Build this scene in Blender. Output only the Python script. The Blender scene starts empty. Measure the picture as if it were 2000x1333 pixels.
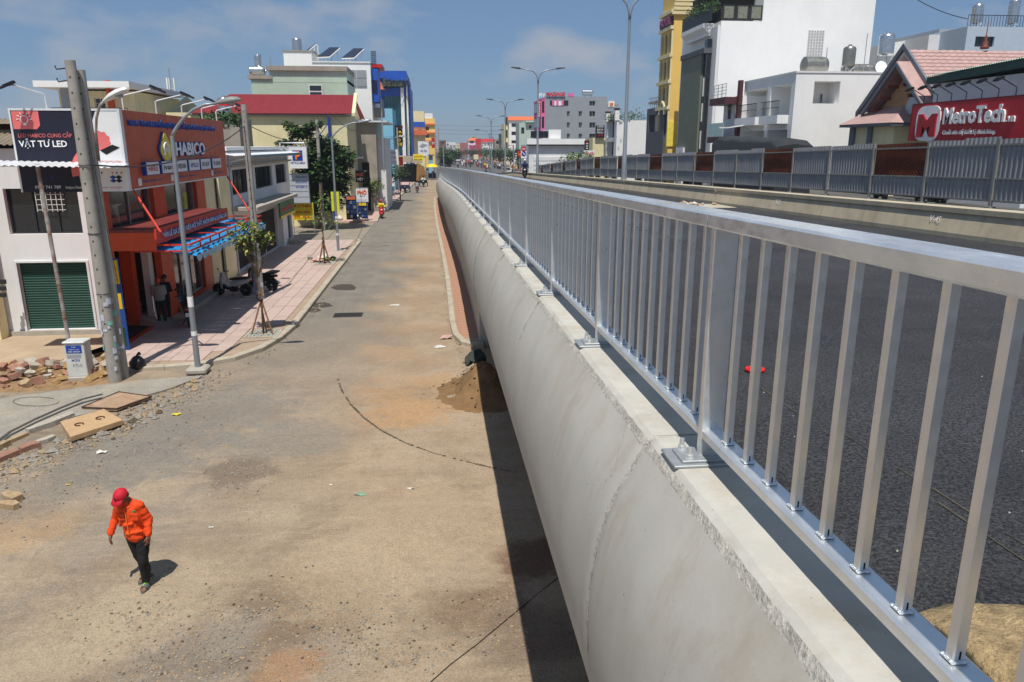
import bpy, bmesh, math, random
from mathutils import Vector, Matrix, noise
R = math.radians
random.seed(11)
sc = bpy.context.scene
C = sc.collection

# ---------------------------------------------------------------- camera, sky, sun, exposure
F_PX, HORIZ, CAM_H, YAW = 1450.0, 285.0, 6.5, 0.1
PITCH = math.atan((667 - HORIZ) / F_PX)
cam = bpy.data.cameras.new('camera')
cam.sensor_width = 36.0
cam.lens = F_PX / 2000.0 * 36.0
cam.clip_start = 0.05
cam.clip_end = 6000
camo = bpy.data.objects.new('camera', cam)
C.objects.link(camo)
camo.location = (0, 0, CAM_H)
camo.rotation_euler = (math.pi / 2 - PITCH, 0, -YAW)
sc.camera = camo

SUN_EL, SUN_AZ = R(66), R(189.7)
w = bpy.data.worlds.new('World')
sc.world = w
w.use_nodes = True
nt = w.node_tree
bg = nt.nodes['Background']
sky = nt.nodes.new('ShaderNodeTexSky')
sky.sky_type = 'NISHITA'
sky.sun_disc = False
sky.sun_elevation = SUN_EL
sky.sun_rotation = SUN_AZ
sky.air_density = 1.0
sky.dust_density = 0.15
sky.ozone_density = 3.0
# scattered soft cumulus over the whole sky
tc = nt.nodes.new('ShaderNodeTexCoord')
vmap = nt.nodes.new('ShaderNodeMapping'); vmap.inputs['Scale'].default_value = (1.0, 1.0, 2.1); vmap.inputs['Location'].default_value = (0.35, 0.9, 0.2)
nt.links.new(tc.outputs['Generated'], vmap.inputs[0])
cn = nt.nodes.new('ShaderNodeTexNoise')
cn.inputs['Scale'].default_value = 6.0; cn.inputs['Detail'].default_value = 8; cn.inputs['Roughness'].default_value = 0.52
nt.links.new(vmap.outputs[0], cn.inputs['Vector'])
cr = nt.nodes.new('ShaderNodeValToRGB')
cr.color_ramp.elements[0].position = 0.50; cr.color_ramp.elements[0].color = (0, 0, 0, 1)
cr.color_ramp.elements[1].position = 0.70; cr.color_ramp.elements[1].color = (0.85, 0.85, 0.85, 1)
nt.links.new(cn.outputs[0], cr.inputs[0])
cm = nt.nodes.new('ShaderNodeMixRGB')
cm.inputs[2].default_value = (5.2, 5.5, 6.1, 1)
tint = nt.nodes.new('ShaderNodeMixRGB'); tint.blend_type = 'MULTIPLY'; tint.inputs[0].default_value = 1.0
tint.inputs[2].default_value = (0.80, 0.92, 1.12, 1)
nt.links.new(sky.outputs[0], tint.inputs[1])
haz = nt.nodes.new('ShaderNodeMixRGB'); haz.inputs[0].default_value = 0.62; haz.inputs[2].default_value = (2.0, 3.35, 5.3, 1)
nt.links.new(tint.outputs[0], haz.inputs[1])
nt.links.new(cr.outputs[0], cm.inputs[0]); nt.links.new(haz.outputs[0], cm.inputs[1])
nt.links.new(cm.outputs[0], bg.inputs[0])
bg.inputs[1].default_value = 0.08

sl = bpy.data.lights.new('sun', 'SUN')
sl.energy = 4.8
sl.angle = R(0.53)
sl.color = (1.0, 0.955, 0.88)
slo = bpy.data.objects.new('sun', sl)
C.objects.link(slo)
slo.location = (-10, -30, 60)
sd = Vector((-math.sin(SUN_AZ) * math.cos(SUN_EL), -math.cos(SUN_AZ) * math.cos(SUN_EL), -math.sin(SUN_EL)))
slo.rotation_euler = sd.to_track_quat('-Z', 'Y').to_euler()
sc.view_settings.view_transform = 'Standard'
sc.view_settings.look = 'None'
sc.view_settings.gamma = 1
sc.view_settings.exposure = 0.0
sc.view_settings.use_curve_mapping = False
sc.cycles.use_denoising = True
sc.cycles.max_bounces = 6

# ---------------------------------------------------------------- projection helpers (place things at their own depth)
_c, _s = math.cos(PITCH), math.sin(PITCH)
def _ray(u, v):
    x, y, z = u - 1000, F_PX * _c + (667 - v) * _s, -F_PX * _s + (667 - v) * _c
    return x * math.cos(YAW) + y * math.sin(YAW), -x * math.sin(YAW) + y * math.cos(YAW), z
def G(u, v, z=0.0):
    a, b, c = _ray(u, v); t = (z - CAM_H) / c
    return Vector((a * t, b * t, z))
def ONX(u, v, X):
    a, b, c = _ray(u, v); t = X / a
    return Vector((X, b * t, CAM_H + c * t))
def ONY(u, v, Y):
    a, b, c = _ray(u, v); t = Y / b
    return Vector((a * t, Y, CAM_H + c * t))

# ---------------------------------------------------------------- mesh helpers
class MB:
    def __init__(s):
        s.v = []; s.f = []; s.m = []; s.cm = 0
    def add(s, vs, fs):
        n = len(s.v)
        s.v += [tuple(p) for p in vs]
        s.f += [tuple(n + i for i in f) for f in fs]
        s.m += [s.cm] * len(fs)
        return s
    def box(s, x0, x1, y0, y1, z0, z1):
        if x0 > x1: x0, x1 = x1, x0
        if y0 > y1: y0, y1 = y1, y0
        if z0 > z1: z0, z1 = z1, z0
        return s.add([(x0,y0,z0),(x1,y0,z0),(x1,y1,z0),(x0,y1,z0),(x0,y0,z1),(x1,y0,z1),(x1,y1,z1),(x0,y1,z1)],
                     [(0,3,2,1),(4,5,6,7),(0,1,5,4),(1,2,6,5),(2,3,7,6),(3,0,4,7)])
    def cbox(s, x0, x1, y0, y1, z0, z1, b=0.01, M=None):
        lo, hi = (x0, y0, z0), (x1, y1, z1)
        b = min(b, (x1-x0)*.45, (y1-y0)*.45, (z1-z0)*.45)
        vs = []; idx = {}
        for i in range(8):
            sg = [(i >> k) & 1 for k in range(3)]
            for a in range(3):
                p = []
                for k in range(3):
                    e = hi[k] if sg[k] else lo[k]
                    if k != a: e += -b if sg[k] else b
                    p.append(e)
                idx[(i, a)] = len(vs); vs.append(p)
        fs = []
        cyc = {0: [0, 2, 6, 4], 1: [0, 1, 5, 4], 2: [0, 1, 3, 2]}
        for a in range(3):
            for side in (0, 1):
                fs.append([idx[(c | (side << a), a)] for c in cyc[a]])
        for i in range(8):
            fs.append([idx[(i, 0)], idx[(i, 1)], idx[(i, 2)]])
            for k in range(3):
                if not (i >> k) & 1:
                    j = i | (1 << k); a, c = [q for q in range(3) if q != k]
                    fs.append([idx[(i, a)], idx[(j, a)], idx[(j, c)], idx[(i, c)]])
        if M is not None: vs = [M @ Vector(p) for p in vs]
        return s.add(vs, fs)
    def obox(s, c, size, M=None):
        a, b, d = [q / 2 for q in size]
        vs = [(-a,-b,-d),(a,-b,-d),(a,b,-d),(-a,b,-d),(-a,-b,d),(a,-b,d),(a,b,d),(-a,b,d)]
        vs = [(M @ Vector(p) if M is not None else Vector(p)) + Vector(c) for p in vs]
        return s.add(vs, [(0,3,2,1),(4,5,6,7),(0,1,5,4),(1,2,6,5),(2,3,7,6),(3,0,4,7)])
    def tube(s, pts, r, n=8, caps=True, el=1.0, up=None):
        pts = [Vector(p) for p in pts]
        rs = r if isinstance(r, (list, tuple)) else [r] * len(pts)
        rings = []; a = None
        for i, p in enumerate(pts):
            t = (pts[min(i+1, len(pts)-1)] - pts[max(i-1, 0)]).normalized()
            if a is None:
                a = Vector(up) if up else (Vector((0,0,1)) if abs(t.z) < .9 else Vector((1,0,0)))
            a = (a - t * a.dot(t)).normalized(); b = t.cross(a)
            rings.append([p + (a * math.cos(2*math.pi*k/n) * el + b * math.sin(2*math.pi*k/n)) * rs[i] for k in range(n)])
        vs = [q for g in rings for q in g]
        fs = []
        for i in range(len(pts)-1):
            for k in range(n):
                fs.append((i*n+k, i*n+(k+1) % n, (i+1)*n+(k+1) % n, (i+1)*n+k))
        if caps:
            fs.append(tuple(range(n-1, -1, -1))); fs.append(tuple((len(pts)-1)*n+k for k in range(n)))
        return s.add(vs, fs)
    def cyl(s, p0, p1, r0, r1=None, n=10):
        return s.tube([p0, p1], [r0, r0 if r1 is None else r1], n)
    def lathe(s, prof, n=16, c=(0,0,0), M=None):
        vs = []; fs = []
        for r, z in prof:
            for k in range(n):
                p = Vector((r*math.cos(2*math.pi*k/n), r*math.sin(2*math.pi*k/n), z))
                if M is not None: p = M @ p
                vs.append(p + Vector(c))
        for i in range(len(prof)-1):
            for k in range(n):
                fs.append((i*n+k, i*n+(k+1) % n, (i+1)*n+(k+1) % n, (i+1)*n+k))
        if prof[0][0] > 1e-5: fs.append(tuple(range(n-1, -1, -1)))
        if prof[-1][0] > 1e-5: fs.append(tuple((len(prof)-1)*n+k for k in range(n)))
        return s.add(vs, fs)
    def prism(s, poly, d):
        n = len(poly); d = Vector(d)
        vs = [Vector(p) for p in poly] + [Vector(p) + d for p in poly]
        fs = [tuple(range(n-1, -1, -1)), tuple(range(n, 2*n))]
        fs += [(k, (k+1) % n, n+(k+1) % n, n+k) for k in range(n)]
        return s.add(vs, fs)
    def loft(s, rings, cap=True, closed=True):
        n = len(rings[0]); vs = [q for g in rings for q in g]; fs = []
        for i in range(len(rings)-1):
            for k in range(n if closed else n-1):
                fs.append((i*n+k, i*n+(k+1) % n, (i+1)*n+(k+1) % n, (i+1)*n+k))
        if cap and closed:
            fs.append(tuple(range(n-1, -1, -1))); fs.append(tuple((len(rings)-1)*n+k for k in range(n)))
        return s.add(vs, fs)
    def quad(s, a, b, c, d):
        return s.add([a, b, c, d], [(0, 1, 2, 3)])
    def sphere(s, c, r, n=10, m=6, sc=(1,1,1)):
        prof = [(max(1e-6, math.sin(math.pi*i/m)), -math.cos(math.pi*i/m)) for i in range(m+1)]
        M = Matrix.Diagonal((r*sc[0], r*sc[1], r*sc[2]))
        return s.lathe(prof, n, c, M)

ORG = {}
def _mesh(mb, name, mats, org, smooth):
    me = bpy.data.meshes.new(name)
    ox, oy, oz = org
    me.from_pydata([(a-ox, b-oy, c-oz) for a, b, c in mb.v], [], mb.f)
    if not isinstance(mats, (list, tuple)): mats = [mats]
    for m in mats: me.materials.append(m)
    if len(mats) > 1: me.polygons.foreach_set('material_index', mb.m)
    bm = bmesh.new(); bm.from_mesh(me); bmesh.ops.recalc_face_normals(bm, faces=bm.faces); bm.to_mesh(me); bm.free()
    if smooth:
        me.polygons.foreach_set('use_smooth', [True] * len(me.polygons))
        if smooth != 1: me.set_sharp_from_angle(angle=R(smooth))
    me.update()
    return me
def _org(mb):
    xs = [p[0] for p in mb.v]; ys = [p[1] for p in mb.v]; zs = [p[2] for p in mb.v]
    return Vector(((min(xs)+max(xs))/2, (min(ys)+max(ys))/2, min(zs)))
def ob(name, mb, mats, parent=None, smooth=0, local=False, org=None):
    """one mesh object; verts in world coordinates (or in the parent's when local)"""
    if parent is not None:
        o0 = Vector((0,0,0)) if local else ORG[parent.name]
    else:
        o0 = Vector(org) if org is not None else (Vector((0,0,0)) if local else _org(mb))
    me = _mesh(mb, name, mats, o0, smooth)
    o = bpy.data.objects.new(name, me); C.objects.link(o)
    if parent is not None: o.parent = parent
    else: o.location = o0
    ORG[o.name] = o0
    return o
def tag(o, label=None, cat=None, group=None, kind=None):
    if label: o['label'] = label
    if cat: o['category'] = cat
    if group: o['group'] = group
    if kind: o['kind'] = kind
    return o
def thing(name, label, cat, loc=(0,0,0), rz=0.0, group=None):
    o = bpy.data.objects.new(name, None); C.objects.link(o)
    o.empty_display_size = 0.2
    o.location = loc; o.rotation_euler = (0, 0, rz)
    ORG[o.name] = Vector(loc)
    return tag(o, label, cat, group)
def copy_tree(o, parent=None, loc=None, rz=None, label=None, group=None, mats=None, scale=None):
    c = o.copy(); C.objects.link(c); c.parent = parent
    if loc is not None: c.location = loc
    if rz is not None: c.rotation_euler = (0, 0, rz)
    if scale is not None: c.scale = (scale,)*3
    if label: c['label'] = label
    if group: c['group'] = group
    if mats and o.type == 'MESH':
        for i, sl_ in enumerate(c.material_slots):
            nm = sl_.material.name if sl_.material else ''
            if nm in mats:
                sl_.link = 'OBJECT'; sl_.material = mats[nm]
    for ch in list(o.children): copy_tree(ch, c, mats=mats)
    return c

# ---------------------------------------------------------------- procedural materials
def S(r, g, b):
    f = lambda q: (q/12.92 if q <= .04045 else ((q+.055)/1.055)**2.4)
    return (f(r/255), f(g/255), f(b/255), 1)
MATS = {}
def M(name, col, rough=.75, metal=0.0, var=.12, scale=2.0, bump=0.0, bscale=30.0, dirt=0.0, dcol=(.12,.10,.08,1), spec=.4,
      streak=0.0, pin=0.0, pinscale=28, grain=None, wave=None, col2=None, emit=0, fine=0.0, fscale=120, coat=0.0, aniso=(1,1,1)):
    if name in MATS: return MATS[name]
    m = bpy.data.materials.new(name); m.use_nodes = True
    n, l = m.node_tree.nodes, m.node_tree.links
    b = n['Principled BSDF']
    b.inputs['Roughness'].default_value = rough; b.inputs['Metallic'].default_value = metal
    b.inputs['Specular IOR Level'].default_value = spec
    b.inputs['Coat Weight'].default_value = coat
    if len(col) == 3: col = (*col, 1)
    tc = n.new('ShaderNodeTexCoord')
    mp = n.new('ShaderNodeMapping'); mp.inputs['Scale'].default_value = aniso
    l.new(tc.outputs['Object'], mp.inputs[0])
    oi = n.new('ShaderNodeObjectInfo')
    cur = None
    rgb = n.new('ShaderNodeRGB'); rgb.outputs[0].default_value = col; cur = rgb.outputs[0]
    def noise_(scale, detail=5, rough=.6, vec=None):
        t = n.new('ShaderNodeTexNoise'); t.inputs['Scale'].default_value = scale
        t.inputs['Detail'].default_value = detail; t.inputs['Roughness'].default_value = rough
        l.new(vec or mp.outputs[0], t.inputs['Vector']); return t.outputs[0]
    def ramp(src, a, c, va=0.0, vb=1.0):
        r = n.new('ShaderNodeMapRange'); r.inputs['From Min'].default_value = a; r.inputs['From Max'].default_value = c
        r.inputs['To Min'].default_value = va; r.inputs['To Max'].default_value = vb
        l.new(src, r.inputs['Value']); return r.outputs[0]
    def mix(fac, a, bcol, mode='MIX'):
        x = n.new('ShaderNodeMixRGB'); x.blend_type = mode
        if isinstance(fac, (int, float)): x.inputs[0].default_value = fac
        else: l.new(fac, x.inputs[0])
        l.new(a, x.inputs[1])
        if isinstance(bcol, tuple): x.inputs[2].default_value = bcol
        else: l.new(bcol, x.inputs[2])
        return x.outputs[0]
    if col2 is not None:
        cur = mix(ramp(noise_(scale*.5, 6), .38, .62), cur, (*col2[:3], 1))
    if var:
        v = ramp(noise_(scale), .3, .7, 1-var, 1+var)
        hs = n.new('ShaderNodeHueSaturation'); l.new(v, hs.inputs['Value']); l.new(cur, hs.inputs['Color']); cur = hs.outputs[0]
    if fine:
        v = ramp(noise_(fscale, 3, .7), .3, .7, 1-fine, 1+fine)
        hs = n.new('ShaderNodeHueSaturation'); l.new(v, hs.inputs['Value']); l.new(cur, hs.inputs['Color']); cur = hs.outputs[0]
    if grain:   # (scale, low, high): coarse aggregate of light and dark chips
        v = ramp(noise_(grain[0], 2, .8), .40, .62, grain[1], grain[2])
        hs = n.new('ShaderNodeHueSaturation'); l.new(v, hs.inputs['Value']); l.new(cur, hs.inputs['Color']); cur = hs.outputs[0]
    if pin:
        vo = n.new('ShaderNodeTexVoronoi'); vo.inputs['Scale'].default_value = pinscale; vo.inputs['Randomness'].default_value = 1
        l.new(mp.outputs[0], vo.inputs['Vector'])
        thr = ramp(noise_(3.0, 3), .45, .7, .0, .16)
        lt = n.new('ShaderNodeMath'); lt.operation = 'LESS_THAN'; l.new(vo.outputs['Distance'], lt.inputs[0]); l.new(thr, lt.inputs[1])
        mm = n.new('ShaderNodeMath'); mm.operation = 'MULTIPLY'; l.new(lt.outputs[0], mm.inputs[0]); mm.inputs[1].default_value = pin
        cur = mix(mm.outputs[0], cur, (.16, .145, .12, 1))
    if streak:
        mp2 = n.new('ShaderNodeMapping'); mp2.inputs['Scale'].default_value = (3.0, 3.0, .22)
        l.new(tc.outputs['Object'], mp2.inputs[0])
        cur = mix(ramp(noise_(1.6, 6, .65, mp2.outputs[0]), .52, .78, 0, streak), cur, dcol)
    if dirt:
        cur = mix(ramp(noise_(scale*.7, 8, .68), .5, .74, 0, dirt), cur, dcol)
    l.new(cur, b.inputs['Base Color'])
    if rough > .25:
        l.new(ramp(noise_(scale*3), .3, .7, max(.05, rough-.1), min(1, rough+.08)), b.inputs['Roughness'])
    hgt = None
    if bump: hgt = noise_(bscale, 4, .65)
    if wave:  # (axis, scale, strength)
        wv = n.new('ShaderNodeTexWave'); wv.bands_direction = wave[0]; wv.inputs['Scale'].default_value = wave[1]
        l.new(tc.outputs['Object'], wv.inputs['Vector']); 
        bp = n.new('ShaderNodeBump'); bp.inputs['Strength'].default_value = wave[2]; bp.inputs['Distance'].default_value = .03
        l.new(wv.outputs[0], bp.inputs['Height']); l.new(bp.outputs[0], b.inputs['Normal'])
    if hgt is not None:
        bp2 = n.new('ShaderNodeBump'); bp2.inputs['Strength'].default_value = bump; bp2.inputs['Distance'].default_value = .02
        l.new(hgt, bp2.inputs['Height'])
        if wave: l.new(bp.outputs[0], bp2.inputs['Normal'])
        l.new(bp2.outputs[0], b.inputs['Normal'])
    if emit:
        b.inputs['Emission Color'].default_value = col; b.inputs['Emission Strength'].default_value = emit
    MATS[name] = m
    return m

# text as real thin raised lettering
def text(s, pos, size, right, up, mat, parent, name='lettering', ext=.006, bold=0.0, align='LEFT', width=None, height=None, shear=0.0):
    cu = bpy.data.curves.new('lettering', 'FONT')
    cu.body = s; cu.size = 1; cu.offset = bold; cu.shear = shear; cu.resolution_u = 2
    t = bpy.data.objects.new('lettering', cu); C.objects.link(t)
    dg = bpy.context.evaluated_depsgraph_get()
    me0 = bpy.data.meshes.new_from_object(t.evaluated_get(dg))
    bpy.data.objects.remove(t)
    vs = [v.co.copy() for v in me0.vertices]; fs = [tuple(p.vertices) for p in me0.polygons]
    bpy.data.meshes.remove(me0)
    if not vs: return None
    x0, x1 = min(v.x for v in vs), max(v.x for v in vs)
    y0, y1 = min(v.y for v in vs), max(v.y for v in vs)
    kx = (width/(x1-x0)) if width else size
    ky = (height/(y1-y0)) if height else (size if not width else min(kx, size) if size else kx)
    off = {'LEFT': x0, 'CENTER': (x0+x1)/2, 'RIGHT': x1}[align]
    r, u = Vector(right), Vector(up); nn = r.cross(u).normalized()
    p = Vector(pos)
    w_ = [p + r*((v.x-off)*kx) + u*((v.y-(y0 if height else 0))*ky) for v in vs]
    mb = MB(); mb.add([q + nn*ext for q in w_], fs)
    if ext > .012:
        be = {}
        for f in fs:
            for k in range(len(f)):
                e = (f[k], f[(k+1) % len(f)]); be[e] = be.get(e, 0) + 1
        for (a, b2) in be:
            if (b2, a) not in be:
                mb.add([w_[a], w_[b2], w_[b2]+nn*ext, w_[a]+nn*ext], [(0,1,2,3)])
    return ob(name, mb, mat, parent)
PX, NX, NY, PZ = Vector((0,1,0)), Vector((0,-1,0)), Vector((1,0,0)), Vector((0,0,1))   # reading direction on walls facing +x, -x, -y

# wall sheet with real openings: plane axis 'x' or 'y', coordinate pos, u along the other axis; holes (u0,u1,z0,z1); depth d inward
def wall(mb, axis, pos, u0, u1, z0, z1, holes=(), d=0.0):
    P = (lambda u, z, k=0.0: (pos+k, u, z)) if axis == 'x' else (lambda u, z, k=0.0: (u, pos+k, z))
    us = sorted({u0, u1, *[h[0] for h in holes], *[h[1] for h in holes]}); us = [q for q in us if u0 <= q <= u1]
    zs = sorted({z0, z1, *[h[2] for h in holes], *[h[3] for h in holes]}); zs = [q for q in zs if z0 <= q <= z1]
    for a, b in zip(us, us[1:]):
        for c, e in zip(zs, zs[1:]):
            mu, mz = (a+b)/2, (c+e)/2
            if any(h[0] < mu < h[1] and h[2] < mz < h[3] for h in holes): continue
            mb.quad(P(a,c), P(b,c), P(b,e), P(a,e))
    for a, b, c, e in [h[:4] for h in holes]:
        for p, q in (((a,c),(b,c)), ((b,c),(b,e)), ((b,e),(a,e)), ((a,e),(a,c))):
            mb.quad(P(*p), P(*q), P(*q, d), P(*p, d))

def windows(parent, axis, pos, d, holes, fm, gm, nx=2, nz=1, fw=.05, name='window', sill=None, bars=None):
    """a window object in each opening: frame, with its panes as sub-parts"""
    sg = 1 if d > 0 else -1
    for h in holes:
        a, b, c, e = h[:4]; k = pos + d
        def bx(mb, u0, u1, z0, z1, t0, t1):
            if axis == 'x': mb.box(k+t0*sg, k+t1*sg, u0, u1, z0, z1)
            else: mb.box(u0, u1, k+t0*sg, k+t1*sg, z0, z1)
        fr = MB()
        bx(fr, a, a+fw, c, e, -.05, .01); bx(fr, b-fw, b, c, e, -.05, .01)
        bx(fr, a+fw, b-fw, c, c+fw, -.048, .008); bx(fr, a+fw, b-fw, e-fw, e, -.048, .008)
        W, Hh = (b-a-2*fw)/nx, (e-c-2*fw)/nz
        for i in range(1, nx): bx(fr, a+fw+W*i-fw*.4, a+fw+W*i+fw*.4, c+fw, e-fw, -.04, .005)
        for j in range(1, nz): bx(fr, a+fw, b-fw, c+fw+Hh*j-fw*.35, c+fw+Hh*j+fw*.35, -.036, .003)
        fo = ob(name, fr, fm, parent)
        for i in range(nx):
            for j in range(nz):
                p = MB(); jt = random.uniform(0, .012)
                bx(p, a+fw+W*i, a+fw+W*(i+1), c+fw+Hh*j, c+fw+Hh*(j+1), .012+jt, .03+jt)
                ob('pane', p, gm, fo)
        if sill:
            p = MB(); bx(p, a-.06, b+.06, c-.07, c-.004, -abs(d)-.07, -abs(d)*.1); ob('sill', p, sill, fo)
# ================================================================ ground and bridge
def ground_material():
    m = bpy.data.materials.new('dusty_ground'); m.use_nodes = True
    n, l = m.node_tree.nodes, m.node_tree.links
    b = n['Principled BSDF']; b.inputs['Roughness'].default_value = .92; b.inputs['Specular IOR Level'].default_value = .25
    tc = n.new('ShaderNodeTexCoord'); pos = tc.outputs['Object']
    sp = n.new('ShaderNodeSeparateXYZ'); l.new(pos, sp.inputs[0])
    def noi(s, d=6, r=.6, vec=None, dist=0):
        t = n.new('ShaderNodeTexNoise'); t.inputs['Scale'].default_value = s; t.inputs['Detail'].default_value = d
        t.inputs['Roughness'].default_value = r; t.inputs['Distortion'].default_value = dist
        l.new(vec or pos, t.inputs['Vector']); return t.outputs[0]
    def mr(src, a, c, va=0., vb=1., sm=True):
        r = n.new('ShaderNodeMapRange'); r.interpolation_type = 'SMOOTHSTEP' if sm else 'LINEAR'
        for k, q in zip(('From Min','From Max','To Min','To Max'), (a, c, va, vb)): r.inputs[k].default_value = q
        l.new(src, r.inputs['Value']); return r.outputs[0]
    def op(o, a, c):
        x = n.new('ShaderNodeMath'); x.operation = o
        for i, q in enumerate((a, c)):
            if isinstance(q, (int, float)): x.inputs[i].default_value = q
            else: l.new(q, x.inputs[i])
        return x.outputs[0]
    def mix(f, a, c):
        x = n.new('ShaderNodeMixRGB')
        for i, q in enumerate((f, a, c)):
            if isinstance(q, tuple): x.inputs[i].default_value = (*q, 1)
            elif isinstance(q, (int, float)): x.inputs[i].default_value = q
            else: l.new(q, x.inputs[i])
        return x.outputs[0]
    X, Y = sp.outputs[0], sp.outputs[1]
    wob = op('MULTIPLY', op('SUBTRACT', noi(.22, 4), .5), 5.0)
    Xw, Yw = op('ADD', X, wob), op('ADD', Y, op('MULTIPLY', wob, 2.0))
    # worn asphalt of the side road, sandy along the ramp side and over the junction
    asphalt = mix(mr(noi(.8), .35, .65), (.172, .158, .136), (.220, .200, .170))
    dust = mix(mr(noi(.45, 7), .38, .62), (.296, .224, .152), (.372, .290, .204))
    dust = mix(mr(noi(1.6, 8, .7), .52, .68, 0, .6), dust, (.235, .180, .122))
    ocre = (.40, .235, .115)
    yj = mr(Yw, 11.5, 33.0)
    rd = op('MULTIPLY', yj, mr(Xw, -.9, -3.0))
    rd = op('MULTIPLY', rd, mr(Xw, -9.0, -5.6, .25, 1))
    col = mix(op('MULTIPLY', rd, .93), dust, asphalt)
    # orange soil tracked along the right edge of the road
    oc = op('MULTIPLY', mr(op('ABSOLUTE', op('ADD', Xw, 1.4), 0), 2.4, .2), mr(Y, 10, 18))
    oc = op('MULTIPLY', oc, mr(Y, 70, 30, .35, 1))
    oc = op('MULTIPLY', oc, mr(noi(.35, 6, .65), .44, .70, .05, .6))
    col = mix(oc, col, ocre)
    # grey crushed stone patches of the torn-up verge and rough brown scabs
    gv = op('MULTIPLY', mr(noi(.5, 8, .7, dist=.6), .44, .58), mr(X, -2.5, -5.5))
    col = mix(op('MULTIPLY', gv, .55), col, (.205, .180, .148))
    # torn-up verge along the corner: dark brown earth
    vg = op('ADD', op('MULTIPLY', X, .36), op('SUBTRACT', Yw, 14.6)); vg = mr(op('ABSOLUTE', vg, 0), 2.0, .3)
    vg = op('MULTIPLY', vg, mr(X, -4.6, -6.4)); vg = op('MULTIPLY', vg, mr(noi(1.3, 8, .72), .38, .58))
    col = mix(op('MULTIPLY', vg, .8), col, (.150, .112, .078))
    br = op('MULTIPLY', mr(noi(.33, 9, .74, dist=.4), .50, .62), mr(Y, 24, 9))
    col = mix(op('MULTIPLY', br, .6), col, (.215, .160, .110))
    # grit-strewn ground nearest the camera
    gb = op('MULTIPLY', mr(Yw, 9.6, 7.0), mr(noi(1.0, 9, .75), .40, .56)); col = mix(op('MULTIPLY', gb, .6), col, (.205, .152, .108))
    pl = mr(noi(2.6, 9, .8), .60, .70, 0, .5); col = mix(op('MULTIPLY', pl, mr(Y, 26, 12)), col, (.38, .34, .28))
    # tyre-swept streaks
    mp = n.new('ShaderNodeMapping'); mp.inputs['Scale'].default_value = (.35, 2.6, 1); mp.inputs['Rotation'].default_value = (0, 0, R(14)); l.new(pos, mp.inputs[0])
    st = mr(noi(1.1, 7, .62, mp.outputs[0]), .45, .66, 0, .34)
    col = mix(op('MULTIPLY', st, mr(Y, 26, 14)), col, (.42, .33, .225))
    mp3 = n.new('ShaderNodeMapping'); mp3.inputs['Scale'].default_value = (2.2, .10, 1); l.new(pos, mp3.inputs[0])
    st2 = mr(noi(1.2, 5, .6, mp3.outputs[0]), .45, .75, 0, .35)
    col = mix(op('MULTIPLY', st2, mr(Y, 18, 30)), col, (.27, .235, .19))
    spots = [(470,920,1.0,(.165,.128,.092),.8),(560,1205,1.5,(.185,.128,.086),.75),(380,1290,1.2,(.185,.158,.128),.7),(1050,1090,.8,(.14,.075,.048),.8),(940,1190,.8,(.20,.135,.09),.7),(40,1030,1.1,(.40,.262,.142),.6),(800,805,1.3,(.43,.262,.132),.75),(850,745,1.0,(.42,.265,.138),.6),(760,690,1.2,(.40,.265,.150),.5),(460,1235,.6,(.36,.315,.255),.35),(620,1290,.7,(.35,.295,.23),.4),(560,1300,.5,(.34,.19,.10),.7),(280,880,2.2,(.205,.188,.165),.7),(420,800,2.6,(.205,.188,.165),.6),(560,860,1.6,(.225,.204,.172),.6),(90,960,1.6,(.20,.178,.150),.6),(700,1120,1.6,(.40,.31,.205),.6),(300,1180,1.4,(.40,.315,.215),.6),(820,1020,1.8,(.40,.31,.205),.6),(150,1240,1.3,(.39,.31,.21),.5),(1020,1240,.9,(.19,.14,.10),.6)]
    wv = op('MULTIPLY', op('SUBTRACT', noi(1.5, 8, .7), .5), 2.2)
    for u_, v_, r_, c_, k_ in spots:
        p_ = G(u_, v_)
        d2 = op('ADD', op('POWER', op('SUBTRACT', X, p_.x), 2.0), op('POWER', op('SUBTRACT', Y, p_.y), 2.0))
        dd = op('ADD', op('DIVIDE', op('SQRT', d2, 0), r_), wv)
        col = mix(mr(dd, 1.05, .45, 0, k_), col, c_)
    sk = mr(noi(34, 4, .75), .30, .72, .70, 1.30, False)
    hs = n.new('ShaderNodeHueSaturation'); l.new(sk, hs.inputs['Value']); l.new(col, hs.inputs['Color'])
    hs2 = n.new('ShaderNodeHueSaturation'); l.new(mr(noi(7, 6, .7), .3, .7, .90, 1.10, False), hs2.inputs['Value']); l.new(hs.outputs[0], hs2.inputs['Color'])
    l.new(hs2.outputs[0], b.inputs['Base Color'])
    bp = n.new('ShaderNodeBump'); bp.inputs['Strength'].default_value = .9; bp.inputs['Distance'].default_value = .04
    hh = op('ADD', op('MULTIPLY', noi(22, 5, .7), .5), op('MULTIPLY', noi(3.0, 6, .6), .9))
    l.new(hh, bp.inputs['Height']); l.new(bp.outputs[0], b.inputs['Normal'])
    return m

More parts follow.
